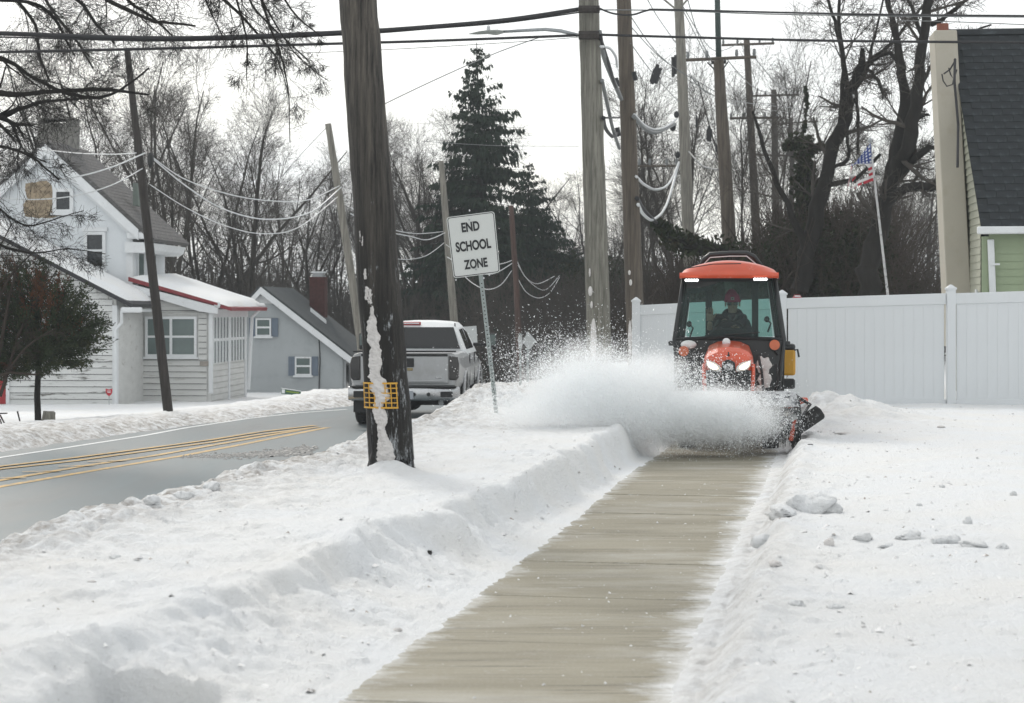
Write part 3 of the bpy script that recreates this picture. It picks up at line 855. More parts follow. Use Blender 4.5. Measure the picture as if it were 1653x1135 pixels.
def mw(py): return np.interp(py, [-500, 0, 300, 745], [55, 60.5, 66, 74])
M['crust'] = mat('stuck_snow', (.60, .58, .565), .85, .10, 20, bump=.01, bscale=60, c2=(.36, .33, .31), c2pos=(.60, .8))
def crust(segs, name='stuck_snow'):
    b = MB()
    for (y0, y1, cfn, wfn, th) in segs:
        n = max(6, int((y1 - y0) / 1.1)); m = 16
        def fn(u, v):
            py = y0 + (y1 - y0) * u
            c = cfn(py); hw = wfn(py)
            ww = hw * (1 + 1.0 * sfbm(py * .055, (1.0 if v < .5 else 31.0), 7, 5) * 1.9)
            taper = min(1, u * 7, (1 - u) * 9)
            px = c + (v - .5) * 2 * ww * math.sqrt(max(0, taper)) + 5 * sfbm(py * .035, 9.0, 8, 4)
            r = mw(py) / 2 / FPX * D0; cxp = mcx(py)
            off = (px - cxp) / FPX * D0
            off = max(-r * .99, min(r * .99, off))
            edge = max(0, 1 - abs(v - .5) * 2)
            t = th * (edge ** .5) * min(1, taper * 1.5) * (.55 + 1.0 * (sfbm(py * .12, v * 5, 9, 3) + .5)) + .030 * sfbm(py * .40, v * 9, 10, 3) - .008
            ang = math.asin(off / r)
            R_ = r + t
            p = P(cxp, py, D0)
            return p + Vector((R_ * math.sin(ang), -R_ * math.cos(ang), 0)) - mpole_foot
        b.grid(fn, n, m)
    o = b.build(name, M['crust'], mp0, smooth=True)
    return o
crust([(490, 752, lambda y: np.interp(y, [490, 520, 560, 620, 660, 690, 715, 752], [601, 605, 607, 614, 616, 616, 622, 629]),
        lambda y: np.interp(y, [490, 520, 600, 620, 655, 680, 700, 720, 740, 752], [8, 10, 10.5, 13, 12, 7, 8, 11, 20, 30]), .034),
       (462, 486, lambda y: 594, lambda y: 5, .02), (466, 492, lambda y: 599, lambda y: 4, .02),
       (434, 452, lambda y: 591.5, lambda y: 2.2, .015), (372, 392, lambda y: 584, lambda y: 1.6, .01), (382, 398, lambda y: 588, lambda y: 1.6, .01)])
# yellow plastic grid marker wrapped round the pole
gy = MB()
def gp(px, py, off=.012):
    r = mw(py) / 2 / FPX * D0; c = mcx(py)
    o = max(-r * .97, min(r * .97, (px - c) / FPX * D0)); a = math.asin(o / r)
    return P(c, py, D0) + Vector(((r + off) * math.sin(a), -(r + off) * math.cos(a), 0)) - mpole_foot
M['yellow_plastic'] = mat('yellow_plastic', (.55, .30, .03), .5, .15, 10)
for i in range(7):
    px0, px1 = 590.5 + i * 8.3, 592 + i * 8.5
    gy.tube([gp(px0, 617), gp((px0 + px1) / 2, 637), gp(px1, 657)], .0062, 4)
for j in range(6):
    py = 617.5 + j * 7.8
    gy.tube([gp(590.5 + j * .3 + k * 6.45, py) for k in range(9)], .0062 if 0 < j < 5 else .010, 4)
gy.build('grid_marker', M['yellow_plastic'], mp0)
gst = MB().tube([gp(601, 700, .01), P(600, 730, D0 - .2) - mpole_foot, P(594, 752, D0 - .35) - mpole_foot], .008, 5).build('ground_wire', M['cable'], mp0)

pA = upole([(938, -420, 26), (950, 0, 33), (958, 250, 36), (965, 480, 39)], 30, M['pole_grey'], 'tall grey utility pole carrying the street lamp arm', .25)
pB = upole([(1000, -300, 20), (1007, 0, 23.5), (1014, 200, 26), (1022, 420, 29)], 38, M['pole_dark'], 'brown utility pole just right of the street lamp pole', .2)
pC = upole([(1091, -200, 12), (1095.5, 0, 15), (1104, 190, 17.5), (1111, 370, 20)], 56, M['pole_pale'], 'pale-topped utility pole third from the street lamp pole', .0)
pD = upole([(1160, 98, 17), (1166, 200, 20), (1177, 385, 23)], 50, M['pole_dark'], 'utility pole with a dark steel extension on its top', .0)
o = upole([(1205, 62, 10), (1212, 200, 12), (1222, 400, 15)], 72, M['pole_dark'], 'distant utility pole with the highest crossarm', .0); pE = o
pF = upole([(1249, 145, 9), (1252, 300, 12), (1256, 420, 13)], 88, M['pole_dark'], 'smaller distant utility pole with two crossarms', .0)
pG = upole([(1277, 190, 6), (1280, 400, 8)], 108, M['pole_dark'], 'smallest and farthest utility pole in the row', .0)
pH = upole([(205, 78, 10), (238, 370, 14.5), (272, 670, 16)], 38, M['pole_black'], 'dark leaning utility pole in front of the white house', -.55)
pI = upole([(529.5, 200, 10), (545, 300, 12), (568, 450, 13), (583, 560, 13)], 48, M['pole_pale'], 'short weathered pole leaning left behind the nearest pole', -.6)
pJ = upole([(712, 260, 9), (717, 320, 10.5), (734, 530, 13)], 62, M['pole_pale'], 'thin pale pole rising behind the school zone sign', -.6)
pK = upole([(825, 332, 8), (834, 470, 9.5), (841, 620, 11)], 56, M['pole_red'], 'short reddish pole with no crossarm right of the school zone sign', -.3)
def part_on(pole, mb, name, m, **k):
    mb.v = [tuple(Vector(v) - pole.location) for v in mb.v]
    return mb.build(name, m, pole, **k)
# steel extension and crossarms
part_on(pD, MB().tube([P(1157, -200, 50), P(1158, 0, 50), P(1160.5, 110, 50)], [.07, .075, .08], 8), 'steel_extension', mat('dark_steel', (.03, .05, .045), .6, .2), smooth=True)
part_on(pD, MB().tube([P(1148, 101, 50), P(1172, 100, 50)], .05, 6), 'band', M['black'])
def arm(pole, a, b_, d, th=.055, braces=True, m='pole_dark'):
    p, q = P(*a, d - .25), P(*b_, d - .25)
    part_on(pole, MB().tube([p, q], th, 6), 'crossarm', M[m])
    n = 4
    mb = MB()
    for i in range(n):
        f = [.03, .3, .72, .97][i]
        c = p.lerp(q, f)
        mb.tube([c, c + Vector((0, 0, .10)), c + Vector((0, 0, .22))], [.02, .05, .035], 6)
    part_on(pole, mb, 'insulator', M['cable_grey'])
arm(pE, (1165, 73), (1250, 70), 72, .05)
arm(pD, (1107, 97), (1221, 92), 50, .045)
arm(pE, (1178, 191), (1257, 190), 72, .05)
arm(pF, (1212, 155), (1290, 153), 88, .05)
arm(pF, (1215, 250), (1275, 251), 88, .05)
arm(pG, (1255, 200), (1320, 196), 108, .05)
arm(pC, (1030, 268), (1094, 268), 56, .03)
part_on(pD, MB().tube([P(1142, 101, 49.6), P(1153, 112, 49.8)], .02, 5).tube([P(1175, 100, 49.6), P(1167, 112, 49.8)], .02, 5), 'brace', M['cable'])
part_on(pC, MB().tube([P(1068, -4, 55.7), P(1090, 14, 55.7)], .03, 5).tube([P(1119, -12, 55.7), P(1098, 13, 55.7)], .03, 5), 'brace', M['pole_pale'])
part_on(pC, MB().tube([P(1086, 92, 55.6), P(1087, 124, 55.6)], [.05, .05], 6).tube([P(1090, 89, 55.6), P(1091, 120, 55.6)], [.04, .03], 6), 'cutout', M['cable'])
for (px, py, r) in ((1086, 205, .10), (1092, 185, .08), (1094, 250, .08)):
    part_on(pC, MB().ball(P(px, py, 55.5), (r, r * .7, r * 1.3)), 'clamp', M['black'])
for (px, py) in ((994, 130), (996, 210), (1023, 120)):
    part_on(pB, MB().tube([P(px, py - 4, 37.7), P(px + 3, py + 10, 37.7)], .05, 6), 'clamp', M['black'])
part_on(pH, MB().ball(P(243, 258, 37.8), (.07, .1, .17), 8, 6), 'splice_case', M['black'])
part_on(pA, MB().tube([P(934, 57, 29.7), P(967, 57, 29.7)], .07, 6), 'clamp_band', M['pole_black'])
part_on(pA, MB().tube([P(934, 15, 29.7), P(968, 15, 29.7)], .06, 6), 'clamp_band', M['pole_black'])
# stuck snow on two more poles
for pole, d, lst in ((pA, 30, ((958, 548, 5, 34), (953, 470, 3.5, 8), (955, 492, 2, 6), (952, 440, 1.5, 7))), (pB, 38, ((1017, 545, 3, 28), (1018, 456, 2.4, 5), (1016, 440, 2, 4), (1021, 520, 2, 6)))):
    for (px, py, w, h) in lst:
        r = .35 * (d / 30) * .55
        part_on(pole, MB().ball(P(px, py, d - r), (w / FPX * d, .05, h / FPX * d), 10, 8), 'stuck_snow', M['crust'], smooth=True)

# ------------------------------------------------------------------ cables
def cable(pix, r, m, label, name='overhead_cable', group=None, cat='cable', n=9, side=5):
    """pix: (px, py, distance) points, joined by a smooth curve."""
    pts = [P(*q) for q in pix]
    out = []
    m_ = len(pts)
    for i in range(m_ - 1):
        p0 = pts[max(0, i - 1)]; p1 = pts[i]; p2 = pts[i + 1]; p3 = pts[min(m_ - 1, i + 2)]
        for j in range(n):
            t = j / n
            out.append(.5 * ((2 * p1) + (-p0 + p2) * t + (2 * p0 - 5 * p1 + 4 * p2 - p3) * t * t + (-p0 + 3 * p1 - 3 * p2 + p3) * t ** 3))
    out.append(pts[-1])
    o0 = out[0].copy()
    b = MB().tube([p - o0 for p in out], r, side)
    o = b.build(name, M[m], None, smooth=True); o.location = o0
    return tag(o, label, cat, group)
cable([(-120, 50, 27), (0, 54, 27.4), (280, 62, 28), (560, 52, 29), (700, 43, 29.3), (820, 32, 29.6), (935, 15, 29.8)], .036, 'cable', 'thick upper black cable crossing the sky left of the street lamp pole')
cable([(-120, 84, 27), (0, 84, 27.4), (280, 78, 28), (560, 70, 29), (700, 66, 29.3), (935, 57, 29.8)], .022, 'cable', 'lower black cable crossing the sky left of the street lamp pole')
cable([(-120, 62, 27.2), (0, 60, 27.5), (280, 66, 28.1), (560, 56, 29.1), (700, 46, 29.3), (820, 36, 29.6), (935, 20, 29.9)], .012, 'cable', 'thin lashing cable running just beneath the thick upper cable')
cable([(966, 13, 29.8), (990, 22, 30), (1020, 24, 30), (1045, 17, 30), (1070, 15.5, 30), (1250, 20, 30), (1450, 24, 29), (1700, 26, 28)], .016, 'cable', 'upper black cable running right from the street lamp pole with a dip')
cable([(966, 16, 29.9), (1070, 17, 30.1), (1250, 23, 30.1), (1450, 26, 29), (1700, 28, 28)], .010, 'cable_grey', 'slim grey cable lashed to the upper right cable')
cable([(966, 56, 29.8), (1100, 60, 30), (1350, 66, 29.5), (1700, 69, 28)], .021, 'cable', 'lower black cable running right past the tan chimney')
cable([(400, 88, 30), (560, 83, 30), (700, 76, 30), (860, 66, 30), (935, 60, 30)], .005, 'cable', 'hair-thin wire just under the lower left cable')
cable([(600, 178, 26), (700, 130, 27.5), (800, 86, 29), (878, 58, 30)], .008, 'cable_grey', 'thin wire slanting up from the nearest pole to the lamp arm')
cable([(680, 228, 40), (800, 235, 42), (935, 236, 44)], .006, 'cable_grey', 'faint level wire passing in front of the spruce')
cable([(1450, 33, 32), (1560, 36, 32), (1700, 42, 32)], .008, 'cable_grey', 'thin wire between the two upper cables above the black roof')
# bundles between the two big poles
cable([(968, 52, 29.8), (975, 90, 31), (988, 125, 33.5), (1003, 160, 37.6)], .045, 'cable_grey', 'thick grey cable dropping between the two biggest poles')
cable([(969, 60, 29.8), (985, 110, 32), (992, 135, 34), (999, 150, 37.6)], .03, 'cable', 'dark cable beside the thick grey one between the two biggest poles')
cable([(970, 75, 29.8), (984, 78, 32), (994, 92, 34), (996, 108, 37.6)], .026, 'ice', 'short pale bent pipe-like cable between the two biggest poles')
cable([(972, 130, 29.8), (982, 175, 32), (990, 210, 35), (1000, 240, 37.6)], .035, 'cable_grey', 'lower grey cable dropping beside the brown pole')
cable([(974, 190, 29.8), (978, 208, 32), (988, 220, 34), (996, 216, 37.6)], .035, 'cable', 'short dark looping cable at mid height between the two biggest poles')
cable([(976, 190, 29.8), (986, 190, 33), (1000, 190, 37.6)], .018, 'cable', 'level guy rod between the two biggest poles')
cable([(1023, 188, 37.6), (1040, 207, 42), (1058, 214, 47), (1075, 208, 52), (1090, 200, 55.6)], .05, 'cable_grey', 'thick grey cable sagging right from the brown pole at upper height')
cable([(1024, 185, 37.6), (1040, 202, 42), (1058, 209, 47), (1076, 204, 52), (1092, 192, 55.6)], .03, 'ice', 'pale cable lying on the thick sagging grey one')
cable([(1027, 285, 37.6), (1040, 298, 42), (1060, 306, 47), (1080, 296, 52), (1096, 262, 55.6)], .032, 'ice', 'white sagging cable right of the brown pole, the upper of two')
cable([(1030, 330, 37.6), (1040, 348, 42), (1056, 354, 47), (1076, 330, 52), (1096, 262, 55.6)], .036, 'ice', 'white deep-sagging cable right of the brown pole, the lower of two')
cable([(1028, 320, 37.6), (1040, 340, 43), (1060, 360, 48), (1090, 385, 55)], .05, 'cable', 'dark cable dropping to the brush right of the brown pole')
cable([(1112, 245, 55.5), (1135, 268, 53), (1160, 274, 50)], .03, 'cable_grey', 'grey cable between the pale-topped pole and the steel-topped pole')
for i, (a, b_, c) in enumerate((((1017, 25, 37.8), (1060, 85, 47), (1100, 118, 55.6)), ((1020, 45, 37.8), (1075, 100, 46), (1158, 150, 50)),
        ((1030, -30, 40), (1060, 25, 46), (1092, 70, 55.6)), ((1018, 70, 37.8), (1055, 120, 46), (1096, 165, 55.6)))):
    cable([a, b_, c], .011, 'cable_grey', None, group='slack wires between the brown and pale-topped poles')['label'] = ['slack thin wire from the top of the brown pole', 'long thin wire from the brown pole to the steel-topped pole', 'thin wire entering at the top of the frame by the brown pole', 'lowest thin wire between the brown and pale-topped poles'][i]
for i, (a, b_, c) in enumerate((((1105, -20, 50), (1125, 50, 50), (1148, 97, 49.6)), ((1102, 10, 55.5), (1150, 80, 62), (1190, 72, 71.6)),
        ((1104, 20, 55.5), (1180, 150, 70), (1250, 168, 88)), ((1170, 92, 50), (1215, 140, 68), (1250, 153, 87.6)),
        ((1112, 120, 55.5), (1170, 160, 60), (1320, 178, 88)), ((1112, 130, 55.5), (1200, 172, 70), (1330, 185, 95)), ((1215, 90, 50), (1260, 140, 75), (1290, 153, 88)))):
    o = cable([a, b_, c], .014, 'cable_grey', None, group='far wires among the row of poles')
    o['label'] = ['steep wire from above down to the steel-topped pole arm', 'wire from the pale-topped pole to the highest crossarm', 'long wire sagging to the two-crossarm pole',
                  'wire from the steel-topped pole back to the two-crossarm pole', 'upper wire running right through the branches', 'lower wire running right through the branches', 'wire leaving the right end of the steel-topped pole arm'][i]
# splice boxes hanging on the wires
for (px, py, d, w, l, ang, lb) in ((1057, 120, 46, .19, .50, 17, 'dark slanted splice box hanging on slack wires by the brown pole'), (1124, 196, 52, .05, .35, 2, 'thin hanging fuse rod between pale and steel-topped poles'),
        (1144, 216, 50.5, .13, .42, 3, 'hanging dark cutout left of the steel-topped pole'), (1156, 238, 50.5, .05, .26, 2, 'small hanging rod beside the steel-topped pole')):
    p = P(px, py, d)
    b = MB().box((0, 0, 0), (w * .5, .1, l), rot=(0, R(ang), 0)).box((w * .42, .0, -.04), (w * .42, .1, l * .8), rot=(0, R(ang), 0)).box((-w * .35, .0, -.02), (w * .2, .08, l * .7), rot=(0, R(ang), 0))
    b.tube([(0, 0, l * .5), (.01, 0, l * .5 + .1)], .01, 4)
    o = b.build('splice_box', M['cable'], None, bevel=.01); o.location = p; tag(o, lb, 'cable box')
# ice-coated service wires on the left
icy = [
    ([(-60, 284, 34), (0, 286, 34), (60, 291, 34.5), (120, 286, 35), (180, 270, 36.5), (234, 247, 37.7)], .015, 'bright iced wire sagging left from the dark pole, upper of the two thick ones'),
    ([(-60, 318, 34), (0, 320, 34), (60, 322, 34.5), (120, 316, 35.2), (180, 299, 36.5), (230, 272, 37.7)], .012, 'iced wire sagging left from the dark pole across the attic window'),
    ([(60, 240, 48), (120, 247, 45), (180, 249, 41), (220, 247, 37.8)], .010, 'thin iced wire from the gable peak to the dark pole'),
    ([(246, 254, 37.8), (300, 290, 40), (380, 316, 43), (450, 325, 45), (500, 322, 46.5), (548, 300, 47.8)], .012, 'thinnest and highest iced wire sagging between the dark and short poles'),
    ([(246, 256, 37.8), (300, 300, 40), (360, 337, 42), (430, 354, 44.5), (500, 343, 46.5), (551, 302, 47.8)], .015, 'thickest iced wire sagging between the dark and short poles'),
    ([(242, 298, 37.8), (300, 335, 40), (360, 363, 42), (420, 377, 44), (480, 368, 46), (545, 318, 47.8)], .010, 'lowest iced wire sagging between the dark and short poles'),
    ([(566, 345, 47.8), (620, 372, 53), (660, 381, 56), (690, 387, 59), (718, 376, 61.8)], .015, 'thick iced wire left of the school zone sign'),
    ([(566, 335, 47.8), (620, 366, 53), (670, 377, 57), (715, 374, 61.8)], .012, 'thin iced wire above the thick one left of the school zone sign'),
    ([(580, 400, 47.8), (640, 418, 55), (685, 414, 59), (717, 392, 61.8)], .010, 'lowest iced wire ending at the thin pale pole'),
    ([(722, 415, 61.8), (760, 436, 60), (795, 442, 58), (833, 421, 56)], .015, 'thick iced wire between the sign and the reddish pole'),
    ([(720, 395, 61.8), (760, 420, 60), (800, 427, 58), (828, 420, 56)], .010, 'thin iced wire above the thick one by the reddish pole'),
    ([(735, 430, 61.8), (760, 455, 60), (785, 467, 58), (808, 460, 57), (826, 437, 56)], .012, 'deep-sagging iced wire left of the reddish pole'),
    ([(835, 422, 56), (848, 447, 58), (868, 458, 61), (895, 446, 66)], .012, 'upper iced wire right of the reddish pole'),
    ([(836, 428, 56), (855, 455, 59), (880, 468, 63), (903, 445, 67)], .010, 'middle iced wire right of the reddish pole'),
    ([(836, 450, 56), (850, 472, 58), (870, 481, 61), (888, 472, 64), (903, 448, 67)], .012, 'lowest iced wire right of the reddish pole')]
for pix, r, lb in icy:
    cable(pix, r, 'ice', lb, 'iced_wire', 'iced wires along the far side of the road', 'wire')
cable([(455, 285, 60), (490, 245, 55), (528, 205, 48)], .009, 'cable_grey', 'thin wire rising to the top of the short leaning pole')

# ------------------------------------------------------------------ street lamp
sl_ = empty('street_lamp', P(935, 60, 29.8), 0, 'cobra-head street lamp on a long arm reaching left from the tall grey pole', 'street lamp')
sl_o = sl_.location
def rel(q): return P(*q) - sl_o
M['lamp_grey'] = mat('lamp_grey', (.30, .32, .30), .5, .1, 10)
MB().tube([rel((933, 57, 29.8)), rel((905, 50, 29.8)), rel((880, 47.5, 29.8)), rel((850, 49, 29.8)), rel((810, 51, 29.8))], [.03, .03, .028, .026, .026], 8).build('arm', M['steel'], sl_, smooth=True)
hd = MB()
def hs(u, v):
    x = np.interp(u, [0, .35, .7, 1], [813, 796, 776, 757])
    zt = np.interp(u, [0, .2, .4, .7, 1], [49.5, 48.0, 48.6, 50.5, 54.6]); zb_ = np.interp(u, [0, .25, .5, .8, 1], [53.5, 57, 54.6, 55.3, 55.2])
    w = np.interp(u, [0, .3, .8, 1], [.06, .14, .12, .03])
    c = (zt + zb_) / 2; h = (zb_ - zt) / 2
    a = v * 2 * math.pi
    p = rel((x, c, 29.8)); return p + Vector((0, w * math.cos(a), h / FPX * 29.8 * math.sin(a)))
hd.grid(hs, 14, 14)
hd.build('lamp_head', M['lamp_grey'], sl_, smooth=True)
MB().tube([rel((788.5, 49, 29.8)), rel((788.5, 43, 29.8)), rel((788.5, 41, 29.8))], [.03, .03, .012], 8).build('photocell', M['white_trim'], sl_)

# ------------------------------------------------------------------ END SCHOOL ZONE sign
def text_mesh(s, size, off=0.0, depth=.002, sx=1.0, spacing=1.0):
    c = bpy.data.curves.new('txt', 'FONT'); c.body = s; c.size = size; c.align_x = 'CENTER'; c.align_y = 'CENTER'
    c.offset = off; c.extrude = depth; c.space_character = spacing
    o = bpy.data.objects.new('txt', c); col.objects.link(o)
    dg = bpy.context.evaluated_depsgraph_get(); dg.update()
    me = bpy.data.meshes.new_from_object(o.evaluated_get(dg))
    bpy.data.objects.remove(o); me.name = 'lettering'
    me.transform(Matrix.Diagonal((sx, 1, 1, 1)))
    me.transform(Matrix.Rotation(R(90), 4, 'X'))
    return me
sd = 24.0
sg = empty('school_zone_sign', P(804, 690, sd), 0, 'white sign reading END SCHOOL ZONE on a leaning perforated steel post', 'sign')
so = sg.location
def rs(px, py, dy=0.0): return P(px, py, sd) - so + Vector((0, dy, 0))
M['post_steel'] = mat('post_steel', (.28, .32, .31), .5, .15, 12, metal=.3)
up = Vector((-1, 0, 0)) * (math.sin(R(5.6))) + Vector((0, 0, 1)) * math.cos(R(5.6))
# U-channel post with punched holes shown as real dark discs of depth
pa, pb = rs(805, 700), rs(771, 400)
ax = (pb - pa).normalized(); sx_ = Vector((ax.z, 0, -ax.x))
pst = MB()
w = .028
def chan(p): return [p - sx_ * w + Vector((0, .022, 0)), p - sx_ * w * .85 + Vector((0, -.004, 0)), p - sx_ * w * .5 + Vector((0, -.008, 0)), p + sx_ * w * .5 + Vector((0, -.008, 0)), p + sx_ * w * .85 + Vector((0, -.004, 0)), p + sx_ * w + Vector((0, .022, 0)), p + Vector((0, .012, 0))]
A, B = chan(pa), chan(pb)
pst.add(A + B, [(i, (i + 1) % 7, (i + 1) % 7 + 7, i + 7) for i in range(7)] + [tuple(range(6, -1, -1)), tuple(range(7, 14))])
pst.build('post', M['post_steel'], sg)
hm = MB().tube([(0, -.0015, 0), (0, .004, 0)], .0085, 8).mesh('punch_hole', M['black'])
Lp = (pb - pa).length
for i in range(int(Lp / .0508)):
    if i * .0508 > 1.98: break
    inst('punch_hole', hm, sg, pa + ax * (.02 + i * .0508) + Vector((0, -.0088, 0)))
# panel: rounded plate following the four measured corners
TL, TR, BR, BL = rs(720.5, 351, -.02), rs(798, 341, -.02), rs(807.5, 440, -.02), rs(732.5, 449.5, -.02)
def sp_(u, v): return (TL * (1 - u) + TR * u) * (1 - v) + (BL * (1 - u) + BR * u) * v
def rrect(inset, r, y, n=6):
    pts = []
    W, Hh = .62, .78
    for cx_, cy_, a0 in ((1 - inset / W - r / W, inset / Hh + r / Hh, -90), (1 - inset / W - r / W, 1 - inset / Hh - r / Hh, 0), (inset / W + r / W, 1 - inset / Hh - r / Hh, 90), (inset / W + r / W, inset / Hh + r / Hh, 180)):
        for k in range(n + 1):
            a = R(a0 + 90 * k / n)
            pts.append(sp_(cx_ + math.cos(a) * r / W, cy_ + math.sin(a) * r / Hh) + Vector((0, y, 0)))
    return pts
M['sign_white'] = mat('sign_sheet_white', (.56, .58, .56), .5, .04, 2, c2=(.36, .35, .3), c2pos=(.68, .85))
M['sign_black'] = mat('sign_black', (.012, .013, .015), .5, .2)
a_ = rrect(0, .04, 0); b_ = rrect(0, .04, .003); n = len(a_)
pl = MB().add(a_ + b_, [tuple(range(n)), tuple(range(2 * n - 1, n - 1, -1))] + [(i, i + n, (i + 1) % n + n, (i + 1) % n) for i in range(n)])
panel = pl.build('sign_panel', M['sign_white'], sg, fixn=True)
o1 = rrect(.010, .034, -.002); o2 = rrect(.019, .028, -.002)
MB().add(o1 + o2, [(i, (i + 1) % n, (i + 1) % n + n, i + n) for i in range(n)]).build('border', M['sign_black'], panel)
tilt = math.atan2(-(TR.z - TL.z), (TR.x - TL.x))
for s, px, py, w_, h_ in (('END', 759.5, 366, 29, 15.5), ('SCHOOL', 764, 396, 57, 16.5), ('ZONE', 768, 425.5, 38, 15.5)):
    me = text_mesh(s, .17, .0062, .001)
    co = np.array([v.co for v in me.vertices]); wx = co[:, 0].max() - co[:, 0].min(); hz_ = co[:, 2].max() - co[:, 2].min()
    cxm = (co[:, 0].max() + co[:, 0].min()) / 2; czm = (co[:, 2].max() + co[:, 2].min()) / 2
    me.transform(Matrix.Translation((-cxm, 0, -czm)))
    me.transform(Matrix.Diagonal((w_ / FPX * sd / wx, 1, h_ / FPX * sd / hz_, 1)))
    me.materials.append(M['sign_black'])
    inst('lettering', me, panel, rs(px, py, -.0245), (0, tilt, 0))
for px, py in ((757.5, 355), (768.5, 435)):
    MB().tube([rs(px, py, -.035), rs(px, py, -.018)], .012, 8).build('bolt', M['steel'], panel)
# bits of ice under the sign's edge
for px, py in ((736, 452), (781, 449), (790, 444), (758, 340)):
    MB().ball(rs(px, py, -.015), (.010, .008, .014), 6, 4).build('ice_bit', M['ice'], panel)

# small distant signs
def back_sign(px, py, d, pts, label, foot_py, sh=True, rot=0):
    e = empty('road_sign', P(px, foot_py, d), 0, label, 'sign')
    c = P(px, py, d) - e.location
    k = d / FPX
    pl = [(c.x + x * k, c.z - y * k) for x, y in pts]
    MB().prism(pl, -.02, -.012).build('sign_panel', mat('sign_back_aluminium', (.46, .48, .48), .45, .06, 3, metal=.2), e, fixn=True)
    MB().tube([(0, .01, 0), (c.x, .01, c.z + 14 * k)], .03, 6).build('post', M['post_steel'], e)
    return e
back_sign(852, 550, 46, [(0, -15), (14, 1), (2, 15), (-9, 2)], 'small diamond-shaped sign seen from behind, near the reddish pole', 640)
back_sign(757, 541, 55, [(-15, -13), (12, -15), (14, 16), (-12, 18)], 'pale rectangular sign back between the pickup and the sign post', 640)
# two narrow plates beside the diamond
back_sign(840, 552, 47, [(-4, -9), (3, -9), (3, 10), (-3, 10)], 'narrow pale sign plate just left of the diamond sign', 640)

# ------------------------------------------------------------------ flag and pole
fd = 36.0
fp_ = empty('flagpole', P(1437, 520, fd), 0, 'thin leaning white flagpole standing behind the white fence', 'flagpole')
MB().tube([Vector((0, 0, -.2)), P(1433, 475, fd) - fp_.location, P(1405, 232, fd) - fp_.location], [.03, .026, .018], 8).build('pole_shaft', mat('peeling_white_paint', (.5, .5, .5), .6, .15, 20, c2=(.12, .12, .12), c2pos=(.55, .62), stretch=(1, 1, .5)), fp_, smooth=True)
MB().ball(P(1404.7, 227, fd) - fp_.location, (.04, .04, .055), 10, 8).build('finial', M['steel'], fp_, smooth=True)
def flag_mat():
    m = bpy.data.materials.new('flag_cloth'); m.use_nodes = True
    t = m.node_tree; b = t.nodes['Principled BSDF']; uv = t.nodes.new('ShaderNodeUVMap'); sp = t.nodes.new('ShaderNodeSeparateXYZ'); t.links.new(uv.outputs[0], sp.inputs[0])
    def math_(op, a, b_=None):
        n = t.nodes.new('ShaderNodeMath'); n.operation = op
        for i, v in enumerate((a, b_)):
            if v is None: continue
            if hasattr(v, 'links'): t.links.new(v, n.inputs[i])
            else: n.inputs[i].default_value = v
        return n.outputs[0]
    st = math_('LESS_THAN', math_('FRACT', math_('MULTIPLY', sp.outputs['Y'], 6.5)), .5)
    mx = t.nodes.new('ShaderNodeMix'); mx.data_type = 'RGBA'; t.links.new(st, mx.inputs[0]); mx.inputs[6].default_value = (.62, .62, .62, 1); mx.inputs[7].default_value = (.42, .03, .05, 1)
    can = math_('MULTIPLY', math_('LESS_THAN', sp.outputs['X'], .42), math_('GREATER_THAN', sp.outputs['Y'], .46))
    m2 = t.nodes.new('ShaderNodeMix'); m2.data_type = 'RGBA'; t.links.new(can, m2.inputs[0]); t.links.new(mx.outputs[2], m2.inputs[6]); m2.inputs[7].default_value = (.035, .06, .22, 1)
    sx = math_('SUBTRACT', math_('FRACT', math_('MULTIPLY', sp.outputs['X'], 6 / .42)), .5)
    sy = math_('SUBTRACT', math_('FRACT', math_('MULTIPLY', math_('SUBTRACT', sp.outputs['Y'], .46), 5 / .54)), .5)
    d2 = math_('ADD', math_('MULTIPLY', sx, sx), math_('MULTIPLY', sy, sy))
    sr = math_('MULTIPLY', math_('LESS_THAN', d2, .075), can)
    m3 = t.nodes.new('ShaderNodeMix'); m3.data_type = 'RGBA'; t.links.new(sr, m3.inputs[0]); t.links.new(m2.outputs[2], m3.inputs[6]); m3.inputs[7].default_value = (.62, .64, .66, 1)
    t.links.new(m3.outputs[2], b.inputs['Base Color']); b.inputs['Roughness'].default_value = .85
    return m
ft = P(1405, 231, fd)
def flagp(u, v):     # u along the fly, v up the hoist (1 = top)
    # hoist runs down the pole; the fly droops to the lower left
    hx = np.interp(v, [0, 1], [1410, 1405.5]); hy = np.interp(v, [0, 1], [292, 231])
    if v > .42:
        fx = np.interp(u, [0, .42, .7, 1], [0, -30 - 6 * (1 - v), -36, -38]); fy = np.interp(u, [0, .42, .7, 1], [0, np.interp(v, [.42, 1], [-2, 38]), np.interp(v, [.42, 1], [25, 62]), np.interp(v, [.42, 1], [32, 78])])
    else:
        fx = np.interp(u, [0, .5, 1], [0, -24, -38]); fy = np.interp(u, [0, .5, 1], [0, 8, 22]) + (v) * 14 * u
    w = .10 * math.sin(u * 9 + v * 2.5) * min(1, u * 3) + .05 * math.sin(u * 17 + v * 5)
    p = P(hx + fx, hy + fy, fd)
    return p + Vector((.25 * w, w, .15 * w))
nu, nv = 36, 26
fm = MB().grid(flagp, nu, nv)
fr = random.Random(4)
keep = []
uvs = []
for i in range(nu):
    for j in range(nv):
        u = (i + .5) / nu; v = (j + .5) / nv
        torn = (.16 < v < .43 and u > .12 + .25 * abs(v - .3) and not (u > .62 and v > .3)) or (u > .93 - .10 * math.sin(v * 23)) or (v < .07 and u > .5 + .2 * math.sin(u * 30))
        if torn: continue
        keep.append(fm.f[i * nv + j]); uvs.append([((i + a) / nu, (j + c) / nv) for a, c in ((0, 0), (1, 0), (1, 1), (0, 1))])
o0 = ft.copy()
